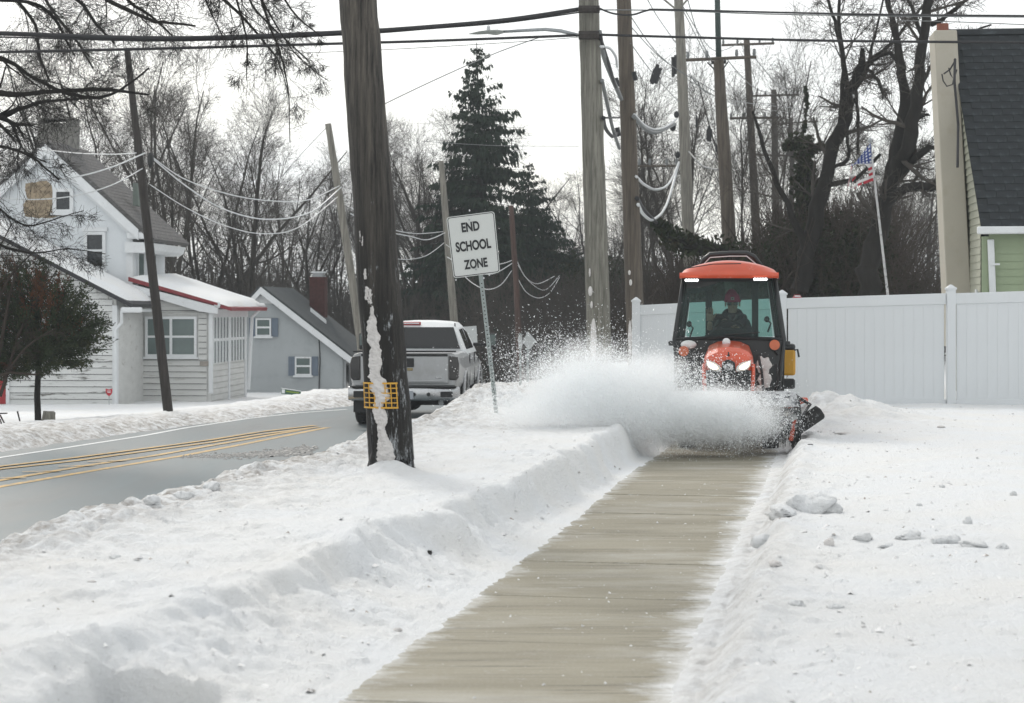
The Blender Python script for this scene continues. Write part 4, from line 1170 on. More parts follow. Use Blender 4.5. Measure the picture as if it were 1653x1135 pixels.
fm.v = [tuple(Vector(v) - o0) for v in fm.v]; fm.f = keep
me = fm.mesh('us_flag', flag_mat(), True)
ul = me.uv_layers.new(name='UVMap')
k = 0
for f in uvs:
    for q in f: ul.data[k].uv = q; k += 1
fo = inst('flag', me, None, o0); tag(fo, 'tattered stars and stripes flag hanging from the leaning flagpole', 'flag')
m_ = fo.modifiers.new('t', 'SOLIDIFY'); m_.thickness = .004
# red thing peeking over the fence
rc = empty('red_marker', P(1287, 530, 33), 0, 'small red flat-topped marker peeking over the white fence', 'marker')
k = 33 / FPX
MB().prism([(-9 * k, 35 * k), (9 * k, 35 * k), (9.5 * k, 45 * k), (4.5 * k, 54 * k), (-4.5 * k, 54 * k), (-9.5 * k, 45 * k)], -.03, .03).build('marker_top', mat('dull_red', (.36, .04, .05), .5, .1), rc, bevel=.006, fixn=True)
MB().prism([(-5 * k, 50.8 * k), (5 * k, 50.8 * k), (4.2 * k, 53 * k), (-4.2 * k, 53 * k)], -.032, -.0305).build('pale_edge', M['white_trim'], rc, fixn=True)
MB().tube([(0, 0, -.3), (0, 0, 35 * k)], .03, 6).build('stand', M['steel'], rc)
# ------------------------------------------------------------------ white farmhouse with its side wing and sunroom
M['render_white'] = mat('white_stucco', (.66, .69, .71), .9, .06, 1.2, bump=.004, bscale=40, c2=(.46, .46, .45), c2pos=(.60, .85), distort=.5)
M['old_white'] = mat('peeling_white_board', (.60, .61, .60), .8, .10, 3, c2=(.13, .125, .115), c2pos=(.575, .66), stretch=(.35, 1, 2.5), bump=.003, bscale=30)
M['soil_white'] = mat('soiled_white_board', (.56, .565, .55), .8, .10, 2, c2=(.23, .21, .17), c2pos=(.60, .80), stretch=(.4, 1, 2.5), bump=.003, bscale=30)
M['bare_plaster'] = mat('exposed_plaster', (.30, .24, .165), .95, .35, 4, c2=(.12, .09, .065), c2pos=(.50, .66), bump=.02, bscale=12)
M['grey_shingle'] = mat('grey_shingle', (.085, .082, .08), .9, .3, 5, c2=(.30, .30, .31), c2pos=(.55, .8), bump=.004, bscale=40, stretch=(1, 1, 3))
M['dark_glass'] = mat('dark_window', (.012, .016, .020), .12, .3, 2, spec=.6)
M['dull_glass'] = mat('curtained_window', (.10, .135, .13), .2, .25, 1.2, spec=.6)
M['dark_roof'] = mat('dark_roof_edge', (.03, .03, .033), .85, .3)
M['red_metal'] = mat('red_metal_edge', (.20, .022, .028), .5, .12)
M['old_stone'] = mat('weathered_chimney', (.20, .195, .18), .95, .3, 3, bump=.02, bscale=10, c2=(.08, .08, .075), c2pos=(.5, .7))
WH = Facade(213, 52.0, R(-4), -1.0)
wh = empty('white_farmhouse', WH.O, WH.th, 'old white gabled farmhouse with stucco patch, low left wing and red-edged sunroom', 'house')
def poly(F, pix, b, name, m, parent, t=.0, **k):
    """polygon on the facade plane at depth b, given a real thickness t towards the viewer"""
    pts = [F.p(x, y, b) for x, y in pix]
    return MB().prism(pts, b - t, b).build(name, m, parent, fixn=True, **k)
def rect(F, x0, y0, x1, y1, b, t, name, m, parent, **k):
    xm, ym = (x0 + x1) / 2, (y0 + y1) / 2
    s0, s1 = F.s_(x0, b), F.s_(x1, b); z0 = F.z_(xm, y1, b); z1 = F.z_(xm, y0, b)
    return MB().bbox((s0, b - t, z0), (s1, b, z1)).build(name, m, parent, **k)
# main gable block
b0, L = 0.0, 3.6
pk = WH.p(78, 238, 0); cr = WH.s_(213, 0); ev = WH.p(213, 362, 0)
sl0 = (pk[1] - ev[1]) / (ev[0] - pk[0])
lf = pk[0] - 3.9
lz = pk[1] - (pk[0] - lf) * sl0
mb = MB().prism([(lf, -.3), (cr, -.3), (cr, ev[1]), (pk[0], pk[1]), (lf, lz)], 0, L)
mb.build('wall', M['render_white'], wh, fixn=True)
# roof planes
def roofslab(parent, x0, z0, x1, z1, y0, y1, t, name, m):
    dx, dz = x1 - x0, z1 - z0; l = math.hypot(dx, dz); nx, nz = -dz / l * t, dx / l * t
    if nz < 0: nx, nz = -nx, -nz
    return MB().prism([(x0, z0), (x1, z1), (x1 + nx, z1 + nz), (x0 + nx, z0 + nz)], y0, y1).build(name, m, parent, fixn=True)
ex = .62
rz1 = pk[1] - (cr + ex - pk[0]) * sl0
rf1 = roofslab(wh, pk[0], pk[1] + .06, cr + ex, rz1 + .06, -.22, L + .2, .12, 'roof', M['grey_shingle'])
rf2 = roofslab(wh, pk[0], pk[1] + .06, lf - .4, lz - .4 * sl0 + .06, -.22, L + .2, .12, 'roof', M['grey_shingle'])
# courses of shingle butts on the visible slope
for i in range(24):
    f = (i + .5) / 24
    x = pk[0] + (cr + ex - pk[0]) * f; z = pk[1] + .06 - (x - pk[0]) * sl0 + .155
    MB().box((x, L / 2, z), (.19, L + .35, .018), rot=(0, math.atan(sl0) - .04, 0)).build('shingle_course', M['grey_shingle'], rf1)
# rake boards
def rake(F, x0, z0, x1, z1, y0, y1, h, name, m, parent):
    return MB().prism([(x0, z0), (x1, z1), (x1, z1 - h), (x0, z0 - h)], y0, y1).build(name, m, parent, fixn=True)
rake(WH, pk[0], pk[1] + .07, cr + .25, pk[1] + .07 - (cr + .25 - pk[0]) * sl0, -.27, -.2, .30, 'rake_board', M['white_trim'], wh)
rake(WH, pk[0], pk[1] - .14, cr + .05, pk[1] - .14 - (cr + .05 - pk[0]) * sl0, -.19, -.03, .18, 'rake_soffit', M['white_trim'], wh)
rake(WH, pk[0], pk[1] + .07, lf, lz + .07, -.27, -.2, .30, 'rake_board', M['white_trim'], wh)
# eave cornice on the side
MB().bbox((cr - .1, -.22, ev[1] - .42), (cr + .42, L + .15, ev[1] - .22)).build('cornice', M['white_trim'], wh, bevel=.03)
MB().prism([(cr - .15, rz1 + .06), (cr + ex - .04, rz1 + .04), (cr + ex - .1, rz1 - .16), (cr + .40, rz1 - .24), (cr - .15, rz1 - .24)], -.20, L + .18).build('cornice', M['white_trim'], wh, fixn=True)
MB().bbox((cr - .16, -.03, -.2), (cr + .03, .16, ev[1] - .4)).build('corner_board', M['white_trim'], wh)
def window(F, x0, y0, x1, y1, b, parent, glass='dark_glass', fr=.07, mull=None, rail=True, side=False):
    s0, s1 = F.s_(x0, b), F.s_(x1, b); xm = (x0 + x1) / 2; z0, z1 = F.z_(xm, y1, b), F.z_(xm, y0, b)
    w = MB()
    w.bbox((s0, b - .06, z0), (s0 + fr, b + .01, z1)).bbox((s1 - fr, b - .06, z0), (s1, b + .01, z1))
    w.bbox((s0 + fr, b - .06, z1 - fr), (s1 - fr, b + .01, z1)).bbox((s0 + fr, b - .06, z0), (s1 - fr, b + .01, z0 + fr))
    fo_ = w.build('window', M['white_trim'], parent)
    n = mull or 1
    gw = (s1 - s0 - 2 * fr) / n
    for i in range(n):
        a = s0 + fr + i * gw; c = a + gw
        if i: MB().bbox((a - .035, b - .055, z0 + fr), (a + .035, b + .0, z1 - fr)).build('mullion', M['white_trim'], fo_)
        zm = (z0 + z1) / 2
        if rail:
            MB().bbox((a + (.035 if i else 0), b - .045, zm - .03), (c - (.035 if i < n - 1 else 0), b + .0, zm + .03)).build('meeting_rail', M['white_trim'], fo_)
        for za, zb_ in (((z0 + fr, zm - .03), (zm + .03, z1 - fr)) if rail else ((z0 + fr, z1 - fr),)):
            MB().bbox((a, b - .028, za), (c, b - .012, zb_)).build('pane', M[glass], fo_)
    MB().bbox((s0 - .05, b - .10, z0 - .06), (s1 + .05, b + .0, z0)).build('sill', M['white_trim'], fo_)
    return fo_
window(WH, 86, 304, 119, 344, -.02, wh, rail=False, fr=.10)
window(WH, 136, 374, 171, 435, -.02, wh, fr=.09)
MB().bbox((WH.s_(133, -.02), -.10, WH.z_(150, 372, 0) - .03), (WH.s_(174, -.02), -.02, WH.z_(150, 367, 0))).build('lintel', M['white_trim'], wh)
# patch of missing stucco (its own ragged sheet standing 1 cm off, like broken lath)
rr = random.Random(3)
pp = [(42, 296), (62, 294), (70, 288), (84, 300), (84, 340), (118, 345), (84, 351), (62, 352), (40, 350), (38, 330), (44, 320), (41, 308)]
dense = []
for i in range(len(pp)):
    a, c = pp[i], pp[(i + 1) % len(pp)]
    for k in range(4):
        f = k / 4; dense.append((a[0] + (c[0] - a[0]) * f + rr.uniform(-1.3, 1.3), a[1] + (c[1] - a[1]) * f + rr.uniform(-1, 1)))
poly(WH, dense, -.001, 'bare_plaster_patch', M['bare_plaster'], wh, .012)
# side wall windows (narrow, seen edge on)
for y0, y1 in ((.45, 1.15), (1.75, 2.45)):
    z1, z0 = ev[1] - .55, ev[1] - 1.95
    f_ = MB().bbox((cr - .005, y0, z0), (cr + .05, y1, z1)).build('window', M['white_trim'], wh)
    MB().bbox((cr + .045, y0 + .1, z0 + .1), (cr + .058, y1 - .1, z1 - .1)).build('pane', M['dull_glass'], f_)
MB().bbox((cr + .05, .55, ev[1] - 1.95), (cr + .3, 1.05, ev[1] - 1.6)).build('air_conditioner', mat('grey_unit', (.25, .25, .23), .7, .2), wh)
# chimney with cap on piers
cs0, cs1 = WH.s_(63, 2.2), WH.s_(121, 2.2); ct = WH.z_(90, 200, 2.2); cb = WH.z_(90, 275, 2.2)
cho = MB().bbox((cs0, 2.0, cb), (cs1, 2.7, ct)).build('chimney', M['old_stone'], wh, bevel=.03)
for s in (cs0 + .10, cs1 - .10): MB().bbox((s - .09, 2.05, ct), (s + .09, 2.65, ct + .11)).build('pier', M['old_stone'], cho)
MB().bbox((cs0 - .02, 1.95, ct + .11), (cs1 + .02, 2.75, ct + .16)).build('cap_stone', M['old_stone'], cho)
MB().bbox((WH.s_(102, 1.9), 1.75, cb + .05), (WH.s_(121, 1.9), 1.98, WH.z_(110, 245, 1.9))).build('flashing', M['dark_roof'], cho)
# small dormer-like green box on the roof
MB().bbox((WH.s_(219, 1.5), 1.2, WH.z_(222, 333, 1.5)), (WH.s_(227, 1.5), 1.7, WH.z_(222, 297, 1.5))).build('vent_box', mat('grey_green_box', (.14, .17, .15), .7, .2), wh)

# left wing, in front
bw = -3.0
def boards(F, pix_poly_fn, b, m, parent, z0, z1, rev, t=.034, y0=None):
    """clapboards one by one; pix_poly_fn(z) -> (s0, s1)"""
    z = z0; back = MB(); b0 = b; b = b - .010
    while z < z1:
        h = min(rev, z1 - z)
        s0, s1 = pix_poly_fn(z + h / 2)
        if s1 - s0 > .05:
            q = MB(); back.bbox((s0 + .02, b0 - .008, z - .001), (s1 - .02, b0 - .001, z + h - .001)); h -= .016
            q.add([(s0, b - t, z), (s1, b - t, z), (s1, b, z), (s0, b, z), (s0, b - .004, z + h), (s1, b - .004, z + h), (s1, b, z + h), (s0, b, z + h)],
                  [(0, 3, 2, 1), (4, 5, 6, 7), (0, 1, 5, 4), (1, 2, 6, 5), (2, 3, 7, 6), (3, 0, 4, 7)])
            q.build('clapboard', m, parent)
        z += rev
    if back.v:
        bo = back.build('lap_shade_strips', M['black'], parent); bo['kind'] = 'stuff'  # black strips added behind the gaps, standing in for shadow under each lap
wt = WH.p(0, 378, bw); wr = WH.p(213, 490, bw); wc = WH.s_(188, bw)
slw = (wt[1] - wr[1]) / (wr[0] - wt[0])
def wz(s): return wr[1] + (wr[0] - s) * slw
zbw = WH.z_(100, 662, bw)
wing = MB().prism([(wt[0] - 1.0, -.4), (wc, -.4), (wc, wz(wc) - .12), (wt[0] - 1.0, wz(wt[0] - 1.0) - .12)], bw, -.02).build('wing_wall', M['soil_white'], wh, fixn=True)
boards(WH, lambda z: (wt[0] - .8, min(wc - .10, wr[0] - (z - wr[1] + .12) / slw)), bw - .002, M['old_white'], wing, zbw - .2, wz(wt[0] - .6), .165)
# door in red at far left
rect(WH, -20, 614, 10, 652, bw - .026, .04, 'door', mat('red_door', (.30, .015, .02), .5, .1), wh)
rect(WH, 10.5, 610, 16, 655, bw - .026, .05, 'door_trim', M['white_trim'], wh)
MB().bbox((wc - .10, bw - .04, zbw - .3), (wc + .03, bw + .10, wr[1] - .05)).build('corner_board', M['white_trim'], wh)
roofslab(wh, wt[0] - 1.2, wz(wt[0] - 1.2) - .1, wr[0] + .02, wr[1] - .1, bw - .25, -.05, .10, 'wing_roof', M['dark_roof'])
# snow lying on the wing roof, thick and rounded
def snowslab(name, x0, z0, x1, z1, y0, y1, tfn, parent):
    def fn(u, v):
        x = x0 + (x1 - x0) * u; z = z0 + (z1 - z0) * u; y = y0 + (y1 - y0) * v
        e = min(1, min(u, 1 - u) * 14) * min(1, min(v, 1 - v) * 9)
        return (x, y, z + tfn(u, v) * math.sqrt(max(e, 0)) + .03 * sfbm(x * 2, y * 2, 5, 3))
    return MB().grid(fn, 40, 14).build(name, M['snow'], parent, smooth=True)
snowslab('roof_snow', wt[0] - 1.2, wz(wt[0] - 1.2) + .0, wr[0] - .05, wr[1] + .0, bw - .24, -.1, lambda u, v: .17, wh)
MB().tube([(wr[0] - .15, bw - .3, wr[1] - .16), (wr[0] - .15, -.3, wr[1] - .16)], .07, 8).build('gutter', M['white_trim'], wh)
MB().bbox((wr[0] - .22, bw - .32, wr[1] - .24), (wr[0] + .35, bw - .22, wr[1] - .10)).build('gutter_end', M['white_trim'], wh, bevel=.03)
MB().tube([(wr[0] - .2, bw - .28, wr[1] - .2), (wr[0] - .25, bw - .1, wr[1] - .5), (wc + .0, bw - .09, wr[1] - .7), (wc + .01, bw - .09, zbw)], .045, 6).build('downspout', M['white_trim'], wh)
# recessed wall between wing and sunroom + sunroom front
bs = -.35
s_a, s_b = WH.s_(188, bs), WH.s_(340, bs)
zs0 = WH.z_(280, 640, bs)
def sun_top(s):
    a = WH.p(208, 459, bs); c = WH.p(340, 498, bs)
    return a[1] + (s - a[0]) * (c[1] - a[1]) / (c[0] - a[0])
sunw = MB().prism([(s_a, -.4), (s_b, -.4), (s_b, sun_top(s_b) - .05), (s_a, min(sun_top(s_a), 99) - .05)], bs, 4.1).build('sunroom_wall', M['soil_white'], wh, fixn=True)
winb = (WH.s_(232, bs), WH.s_(320, bs), WH.z_(277, 578, bs), WH.z_(277, 508, bs))
def half1(z): return (s_a, (winb[0] if winb[2] < z < winb[3] else min(s_b - .1, s_b)))
def half2(z): return (winb[1], s_b - .1) if winb[2] < z < winb[3] else (0, 0)
boards(WH, half1, bs - .002, M['soil_white'], sunw, zs0 - .3, sun_top(s_b) - .05, .165)
boards(WH, half2, bs - .002, M['soil_white'], sunw, zs0 - .3, sun_top(s_b) - .05, .165)
zz = sun_top(s_b) - .05
boards(WH, lambda z: (WH.s_(209, bs), s_b - (z - sun_top(s_b) + .08) / (sun_top(s_a) - sun_top(s_b)) * (s_b - s_a)), bs - .002, M['soil_white'], sunw, zs0 - .3 + .165 * math.ceil((zz - zs0 + .3) / .165), sun_top(WH.s_(209, bs)), .165)
window(WH, 235, 511, 318, 576, bs - .03, wh, 'dull_glass', fr=.07, mull=2)
rect(WH, 213, 510, 216.5, 650, bs - .026, .03, 'corner_board', M['white_trim'], wh)
rect(WH, 337.5, 503, 344, 635, bs - .03, .05, 'corner_board', M['white_trim'], wh)
rect(WH, 323, 583, 339.5, 591, bs - .027, .03, 'vent_plate', mat('grey_vent', (.3, .27, .24), .8, .2), wh)
# brown stain flap
rect(WH, 211, 626, 215, 640, bs - .05, .02, 'rust_patch', M['bare_plaster'], wh)
# side wall of the sunroom (recedes): panels and barred windows
def sidebox(y0, y1, z0, z1, t, name, m, parent): return MB().bbox((s_b - .01, y0, z0), (s_b + t, y1, z1)).build(name, m, parent)
zt_ = sun_top(s_b)
z = zs0 - .3
while z < zt_ - 1.55:
    sidebox(-.3, 1.72, z + .012, z + .155, .022, 'clapboard', M['soil_white'], sunw); sidebox(1.92, 4.0, z + .012, z + .155, .022, 'clapboard', M['soil_white'], sunw); z += .165
sidebox(1.73, 1.91, zs0 - .3, zt_ - .1, .05, 'mullion_post', M['white_trim'], wh)
sidebox(3.92, 4.1, zs0 - .3, zt_ - .1, .06, 'corner_board', M['white_trim'], wh)
for y0, y1 in ((-.2, 1.70), (1.94, 3.88)):
    w_ = sidebox(y0, y1, zt_ - 1.52, zt_ - .25, .03, 'window', M['dull_glass'], wh)
    for k in range(6):
        y = y0 + (y1 - y0) * k / 5
        MB().bbox((s_b + .03, y - .06, zt_ - 1.52), (s_b + .06, y + .06, zt_ - .25)).build('bar', M['white_trim'], w_)
    MB().bbox((s_b + .03, y0, zt_ - .92), (s_b + .05, y1, zt_ - .84)).build('meeting_rail', M['white_trim'], w_)
# sunroom shed roof: red metal edge, snow
r0 = WH.p(208, 447, bs - .2); r1 = WH.p(352, 489, bs - .2)
MB().prism([(r0[0], r0[1]), (r1[0], r1[1]), (r1[0], r1[1] - .07), (r0[0], r0[1] - .12)], bs - .26, bs - .2).build('red_fascia', M['red_metal'], wh, fixn=True)
MB().prism([(r0[0], r0[1] - .18), (r1[0], r1[1] - .11), (r1[0] + .0, r1[1] - .30), (r1[0] - .5, r1[1] - .24), (r0[0], r0[1] - .36)], bs - .24, bs - .16).build('white_fascia', M['white_trim'], wh, fixn=True)
roofslab(wh, r0[0], r0[1] - .12, r1[0] + .35, r1[1] - .22, bs - .19, 4.4, .10, 'sunroom_roof', M['red_metal'])
snowslab('roof_snow', r0[0] + .05, r0[1] - .02, r1[0] + .30, r1[1] - .10, bs - .22, 4.3, lambda u, v: .13 + .16 * v * (1 - u * .7), wh)
g0 = (r1[0] - .02, bs - .25, r1[1] - .06)
MB().tube([g0, (g0[0] + .28, 4.3, g0[2] - .02)], .085, 8).build('gutter', M['white_trim'], wh, smooth=True)
MB().tube([(g0[0] + .28, 4.2, g0[2] - .05), (s_b + .2, 4.2, g0[2] - .35), (s_b + .1, 4.15, zs0)], .05, 6).build('downspout', M['white_trim'], wh)
MB().bbox((s_b - .02, bs - .02, zt_ - .25), (s_b + .10, 4.1, zt_ - .02)).build('frieze', M['white_trim'], wh)

# red shield sign stuck in the snow by the wing
ss = empty('shield_sign', P(176, 662, 47.5), 0, 'small red shield-shaped yard sign against the peeling white wing wall', 'sign')
k = 47.5 / FPX
shp = [(-5.5, 35), (0, 33), (5.5, 35), (5.3, 29), (3.5, 25), (0, 22), (-3.5, 25), (-5.3, 29)]
MB().prism([(x * k, y * k) for x, y in shp], -.01, .01).build('sign_panel', mat('sign_red', (.42, .015, .03), .5, .1), ss, fixn=True)
MB().bbox((-3.2 * k, -.013, 30.2 * k), (3 * k, -.0105, 31.2 * k)).bbox((-2.4 * k, -.013, 28 * k), (2.8 * k, -.0105, 29 * k)).build('stripe', M['white_trim'], ss)
MB().tube([(0, .02, 0), (0, .02, 30 * k)], .012, 5).build('stake', M['steel'], ss)

# ------------------------------------------------------------------ blue-grey house
BH = Facade(395, 62.0, R(-5), -1.6)
bh = empty('blue_house', BH.O, BH.th, 'small blue-grey sided house with blue shutters and tall brick chimney', 'house')
M['blue_siding'] = mat('blue_grey_siding', (.36, .385, .395), .7, .06, 1.5, c2=(.27, .295, .31), c2pos=(.55, .8))
M['shutter'] = mat('blue_shutter', (.115, .145, .185), .7, .12, 8)
M['charcoal_roof'] = mat('charcoal_shingle', (.045, .052, .055), .9, .25, 4, bump=.004, bscale=60)
M['brick'] = mat('dark_brick', (.062, .020, .017), .9, .3, 10)
pk2 = BH.p(424, 466, 0); er = BH.p(553, 566, 0); el_ = BH.p(398, 494, 0)
wbp = MB().prism([(el_[0] - .4, -.3), (er[0], -.3), (er[0], er[1] - .1), (pk2[0], pk2[1] - .12), (el_[0] - .4, el_[1] - .45)], 0, 4.4).build('wall', M['blue_siding'], bh, fixn=True)
slr = (pk2[1] - er[1]) / (er[0] - pk2[0]); sll = (pk2[1] - el_[1]) / (pk2[0] - el_[0])
sidg = MB()
z = -.2
while z < pk2[1] - .2:
    s1 = min(er[0], pk2[0] + (pk2[1] - .15 - z) / slr); s0 = max(el_[0] - .4, pk2[0] - (pk2[1] - .15 - z) / sll)
    if s1 > s0 + .05:
        sidg.add([(s0, -.018, z), (s1, -.018, z), (s1, 0, z), (s0, 0, z), (s0, -.003, z + .1), (s1, -.003, z + .1)], [(0, 3, 2, 1), (0, 1, 5, 4)])
    z += .10
so_ = sidg.build('siding', M['blue_siding'], bh); so_['kind'] = 'stuff'
roofslab(bh, pk2[0], pk2[1] - .02, er[0] + .75, pk2[1] - .02 - (er[0] + .75 - pk2[0]) * slr, -.25, 4.6, .12, 'roof', M['charcoal_roof'])
roofslab(bh, pk2[0], pk2[1] - .02, el_[0] - .8, pk2[1] - .02 - (pk2[0] - el_[0] + .8) * sll, -.25, 4.6, .12, 'roof', M['charcoal_roof'])
rake(BH, pk2[0], pk2[1] + .05, er[0] + .5, pk2[1] + .05 - (er[0] + .5 - pk2[0]) * slr, -.30, -.25, .24, 'rake_board', M['white_trim'], bh)
rake(BH, pk2[0], pk2[1] + .05, el_[0] - .8, pk2[1] + .05 - (pk2[0] - el_[0] + .8) * sll, -.30, -.25, .22, 'rake_board', M['white_trim'], bh)
MB().prism([(pk2[0] - .35, pk2[1] - .5), (pk2[0] + .35, pk2[1] - .5), (pk2[0], pk2[1] - .15)], -.05, -.02).build('gable_vent', M['white_trim'], bh, fixn=True)
def bwin(x0, y0, x1, y1, sh):
    w_ = window(BH, x0, y0, x1, y1, -.03, bh, 'dull_glass', fr=.05)
    for a, c in sh:
        rect(BH, a, y0 - .5, c, y1 + .5, -.022, .04, 'shutter', M['shutter'], bh)
bwin(413, 514, 438, 543, ((402.5, 412.5), (438.5, 449)))
bwin(476.5, 576, 503, 606, ((466, 476), (503.5, 513.5)))
MB().tube([(BH.s_(515, 0), -.04, BH.z_(515, 541, 0)), (BH.s_(517, 0), -.04, BH.z_(517, 580, 0)), (BH.s_(514, 0), -.04, -.2)], .02, 5).build('conduit', M['black'], bh)
# side wall window frames
for y0, y1 in ((.35, 1.15), (1.9, 3.3)):
    w_ = MB().bbox((er[0] - .005, y0, er[1] - 1.55), (er[0] + .04, y1, er[1] - .35)).build('window', M['white_trim'], bh)
    MB().bbox((er[0] + .035, y0 + .09, er[1] - 1.46), (er[0] + .05, y1 - .09, er[1] - .44)).build('pane', M['dark_glass'], w_)
MB().tube([(er[0] + .1, -.2, er[1] - .25), (er[0] + .1, 1.45, er[1] - .25), (er[0] + .08, 1.45, -.2)], .05, 6).build('downspout', M['white_trim'], bh)
# eave snow line
MB().tube([(er[0] + .5, -.22, pk2[1] - (er[0] + .5 - pk2[0]) * slr + .04), (er[0] + .72, -.15, pk2[1] - (er[0] + .7 - pk2[0]) * slr + .0), (er[0] + .72, 4.5, pk2[1] - (er[0] + .7 - pk2[0]) * slr + .0)], .06, 6).build('roof_snow', M['snow'], bh, smooth=True)
# chimney: brick courses
b3 = 3.4
s0, s1 = BH.s_(500, b3), BH.s_(524, b3); z0, z1 = BH.z_(512, 530, b3), BH.z_(512, 447, b3)
cho = MB().bbox((s0, b3, z0), (s1, b3 + .5, z1)).build('chimney', M['brick'], bh)
z = z0
cb_ = MB()
while z < z1 - .05:
    cb_.bbox((s0 - .008, b3 - .008, z), (s1 + .008, b3 + .508, z + .062)); z += .075
co_ = cb_.build('brick_courses', M['brick'], cho); co_['kind'] = 'stuff'
MB().bbox((s0 + .08, b3 + .1, z1), (s1 - .08, b3 + .4, z1 + .14)).build('chimney_cap', M['steel'], cho)
MB().bbox((s0 + .04, b3 + .05, z1 + .14), (s1 - .04, b3 + .45, z1 + .19)).build('cap_lid', M['white_trim'], cho)
rake(BH, BH.s_(501, 1.0), BH.z_(501, 497, 1.0), BH.s_(526, 1.0), BH.z_(526, 517, 1.0), 1.0, 1.1, .12, 'flashing', M['white_trim'], bh)

# yard sign lying tilted in the bank: green with a pale square
ys_ = empty('yard_sign', P(470, 637, 44.5), R(3), 'small green and white yard sign leaning on the snow mound', 'sign')
k = 44.5 / FPX
yp = MB().prism([(-16 * k, 1 * k), (15 * k, -1.5 * k), (16 * k, 5 * k), (-16 * k, 10 * k)], -.01, .01).build('sign_panel', mat('sign_dark_green', (.03, .10, .06), .5, .15), ys_, fixn=True)
MB().prism([(-15.2 * k, 2.3 * k), (-10 * k, 1.9 * k), (-10 * k, 8.2 * k), (-15.2 * k, 9 * k)], -.0125, -.0105).build('logo_square', M['white_trim'], yp, fixn=True)
MB().prism([(-8 * k, 4.2 * k), (13 * k, 1.6 * k), (13 * k, 3.6 * k), (-8 * k, 6.2 * k)], -.0125, -.0105).build('text_bar', mat('sign_yellow_green', (.20, .28, .04), .5, .1), yp, fixn=True)
MB().prism([(-16 * k, 9.8 * k), (16 * k, 4.8 * k), (16 * k, 6.0 * k), (-16 * k, 11 * k)], -.012, .012).build('snow_edge', M['snow'], yp, fixn=True)
MB().tube([(0, 0, -.3), (0, 0, 2 * k)], .008, 5).build('stake', M['steel'], ys_)
# ------------------------------------------------------------------ silver pickup, seen from behind
M['silver'] = mat('dirty_silver_paint', (.40, .41, .42), .38, .08, 1.5, metal=.25, coat=.25, c2=(.27, .265, .255), c2pos=(.50, .85))
M['white_snow_paint'] = mat('snow_dusted_paint', (.70, .72, .73), .5, .06, 3)
M['tint_glass'] = mat('tinted_glass', (.006, .008, .010), .06, .2, spec=.5)
M['smoke_lens'] = mat('smoked_lens', (.016, .014, .014), .15, .2, coat=.5)
M['chrome'] = mat('chrome_dirty', (.5, .51, .52), .25, .1, 4, metal=.9, c2=(.3, .3, .3), c2pos=(.5, .8))
tk = empty('pickup_truck', (-1.93, 33.4, ROADZ), R(-3.0), 'silver crew-cab pickup with tow mirrors driving away behind the nearest pole', 'pickup truck')
def section(pts_fn, ys, name, m, parent, smooth=True, capends=True, **k):
    """loft closed cross-sections (list of (x,z)) along y"""
    b = MB(); n = None
    for y in ys:
        pts = pts_fn(y); n = len(pts)
        b.v += [(p[0], y, p[1]) for p in pts]
    for i in range(len(ys) - 1):
        for j in range(n):
            b.f.append((i * n + j, i * n + (j + 1) % n, (i + 1) * n + (j + 1) % n, (i + 1) * n + j))
    if capends:
        b.f.append(tuple(range(n - 1, -1, -1))); b.f.append(tuple((len(ys) - 1) * n + j for j in range(n)))
    return b.build(name, m, parent, smooth=False, fixn=True, **k)
hw = 1.0
def bed(y):
    f = np.interp(y, [0, .12, 1.2, 5.2, 5.75], [.965, 1, 1, 1, .93]) * hw
    zb_ = np.interp(y, [0, .5, 5.7], [.76, .62, .62])
    zt = np.interp(y, [0, 2.2, 2.25, 4.3, 5.75], [1.34, 1.34, 1.30, 1.30, 1.12])
    s = [(-.93 * f, zb_), (-1.0 * f, zb_ + .16), (-1.015 * f, zb_ + .42), (-.985 * f, zt - .10), (-.93 * f, zt - .02), (-.86 * f, zt)]
    return [(-x, z) for x, z in s[::1]][::1] + [(x, z) for x, z in s[::-1]]
# bodywork with real wheel arches: cut by boolean-free trick -> arches are dark liners set into the flank
body = section(bed, [0, .06, .3, .9, 1.6, 2.2, 2.26, 3.2, 4.3, 5.2, 5.6, 5.75], 'body', M['silver'], tk, bevel=.02, seg=2)
def cabsec(y):
    zt = np.interp(y, [2.15, 2.30, 2.55, 3.9, 4.25, 4.75], [1.36, 1.76, 1.875, 1.90, 1.80, 1.30])
    w = np.interp(zt, [1.3, 1.9], [.93, .72])
    r = .10 if zt > 1.6 else .03
    s = [(-.95, 1.27), (-w - .02, zt - r * 1.1), (-w + .06, zt - r * .35), (-w + .20, zt - .01), (-.2, zt + .012)]
    return [(-x, z) for x, z in s] + [(x, z) for x, z in s[::-1]]
cab = section(cabsec, [2.15, 2.2, 2.30, 2.42, 2.55, 3.3, 3.9, 4.25, 4.5, 4.75], 'cab', M['white_snow_paint'], tk, bevel=.015)
# rear window
def cabp(u, z, off):   # point on the slanted back of the cab
    y = np.interp(z, [1.36, 1.76, 1.875], [2.15, 2.30, 2.55])
    return Vector((u, y - off, z + off * .3))
rw = MB()
ptsw = [(-.83, 1.375), (.83, 1.375), (.80, 1.45), (.69, 1.775), (-.69, 1.775), (-.80, 1.45)]
fr_ = [cabp(x, z, .035) for x, z in ptsw]; bk_ = [cabp(x, z, -.02) for x, z in ptsw]
n = len(ptsw)
rw.add(fr_ + bk_, [tuple(range(n - 1, -1, -1)), tuple(range(n, 2 * n))] + [(i, (i + 1) % n, (i + 1) % n + n, i + n) for i in range(n)])
rw.build('rear_window', M['tint_glass'], tk, fixn=True)
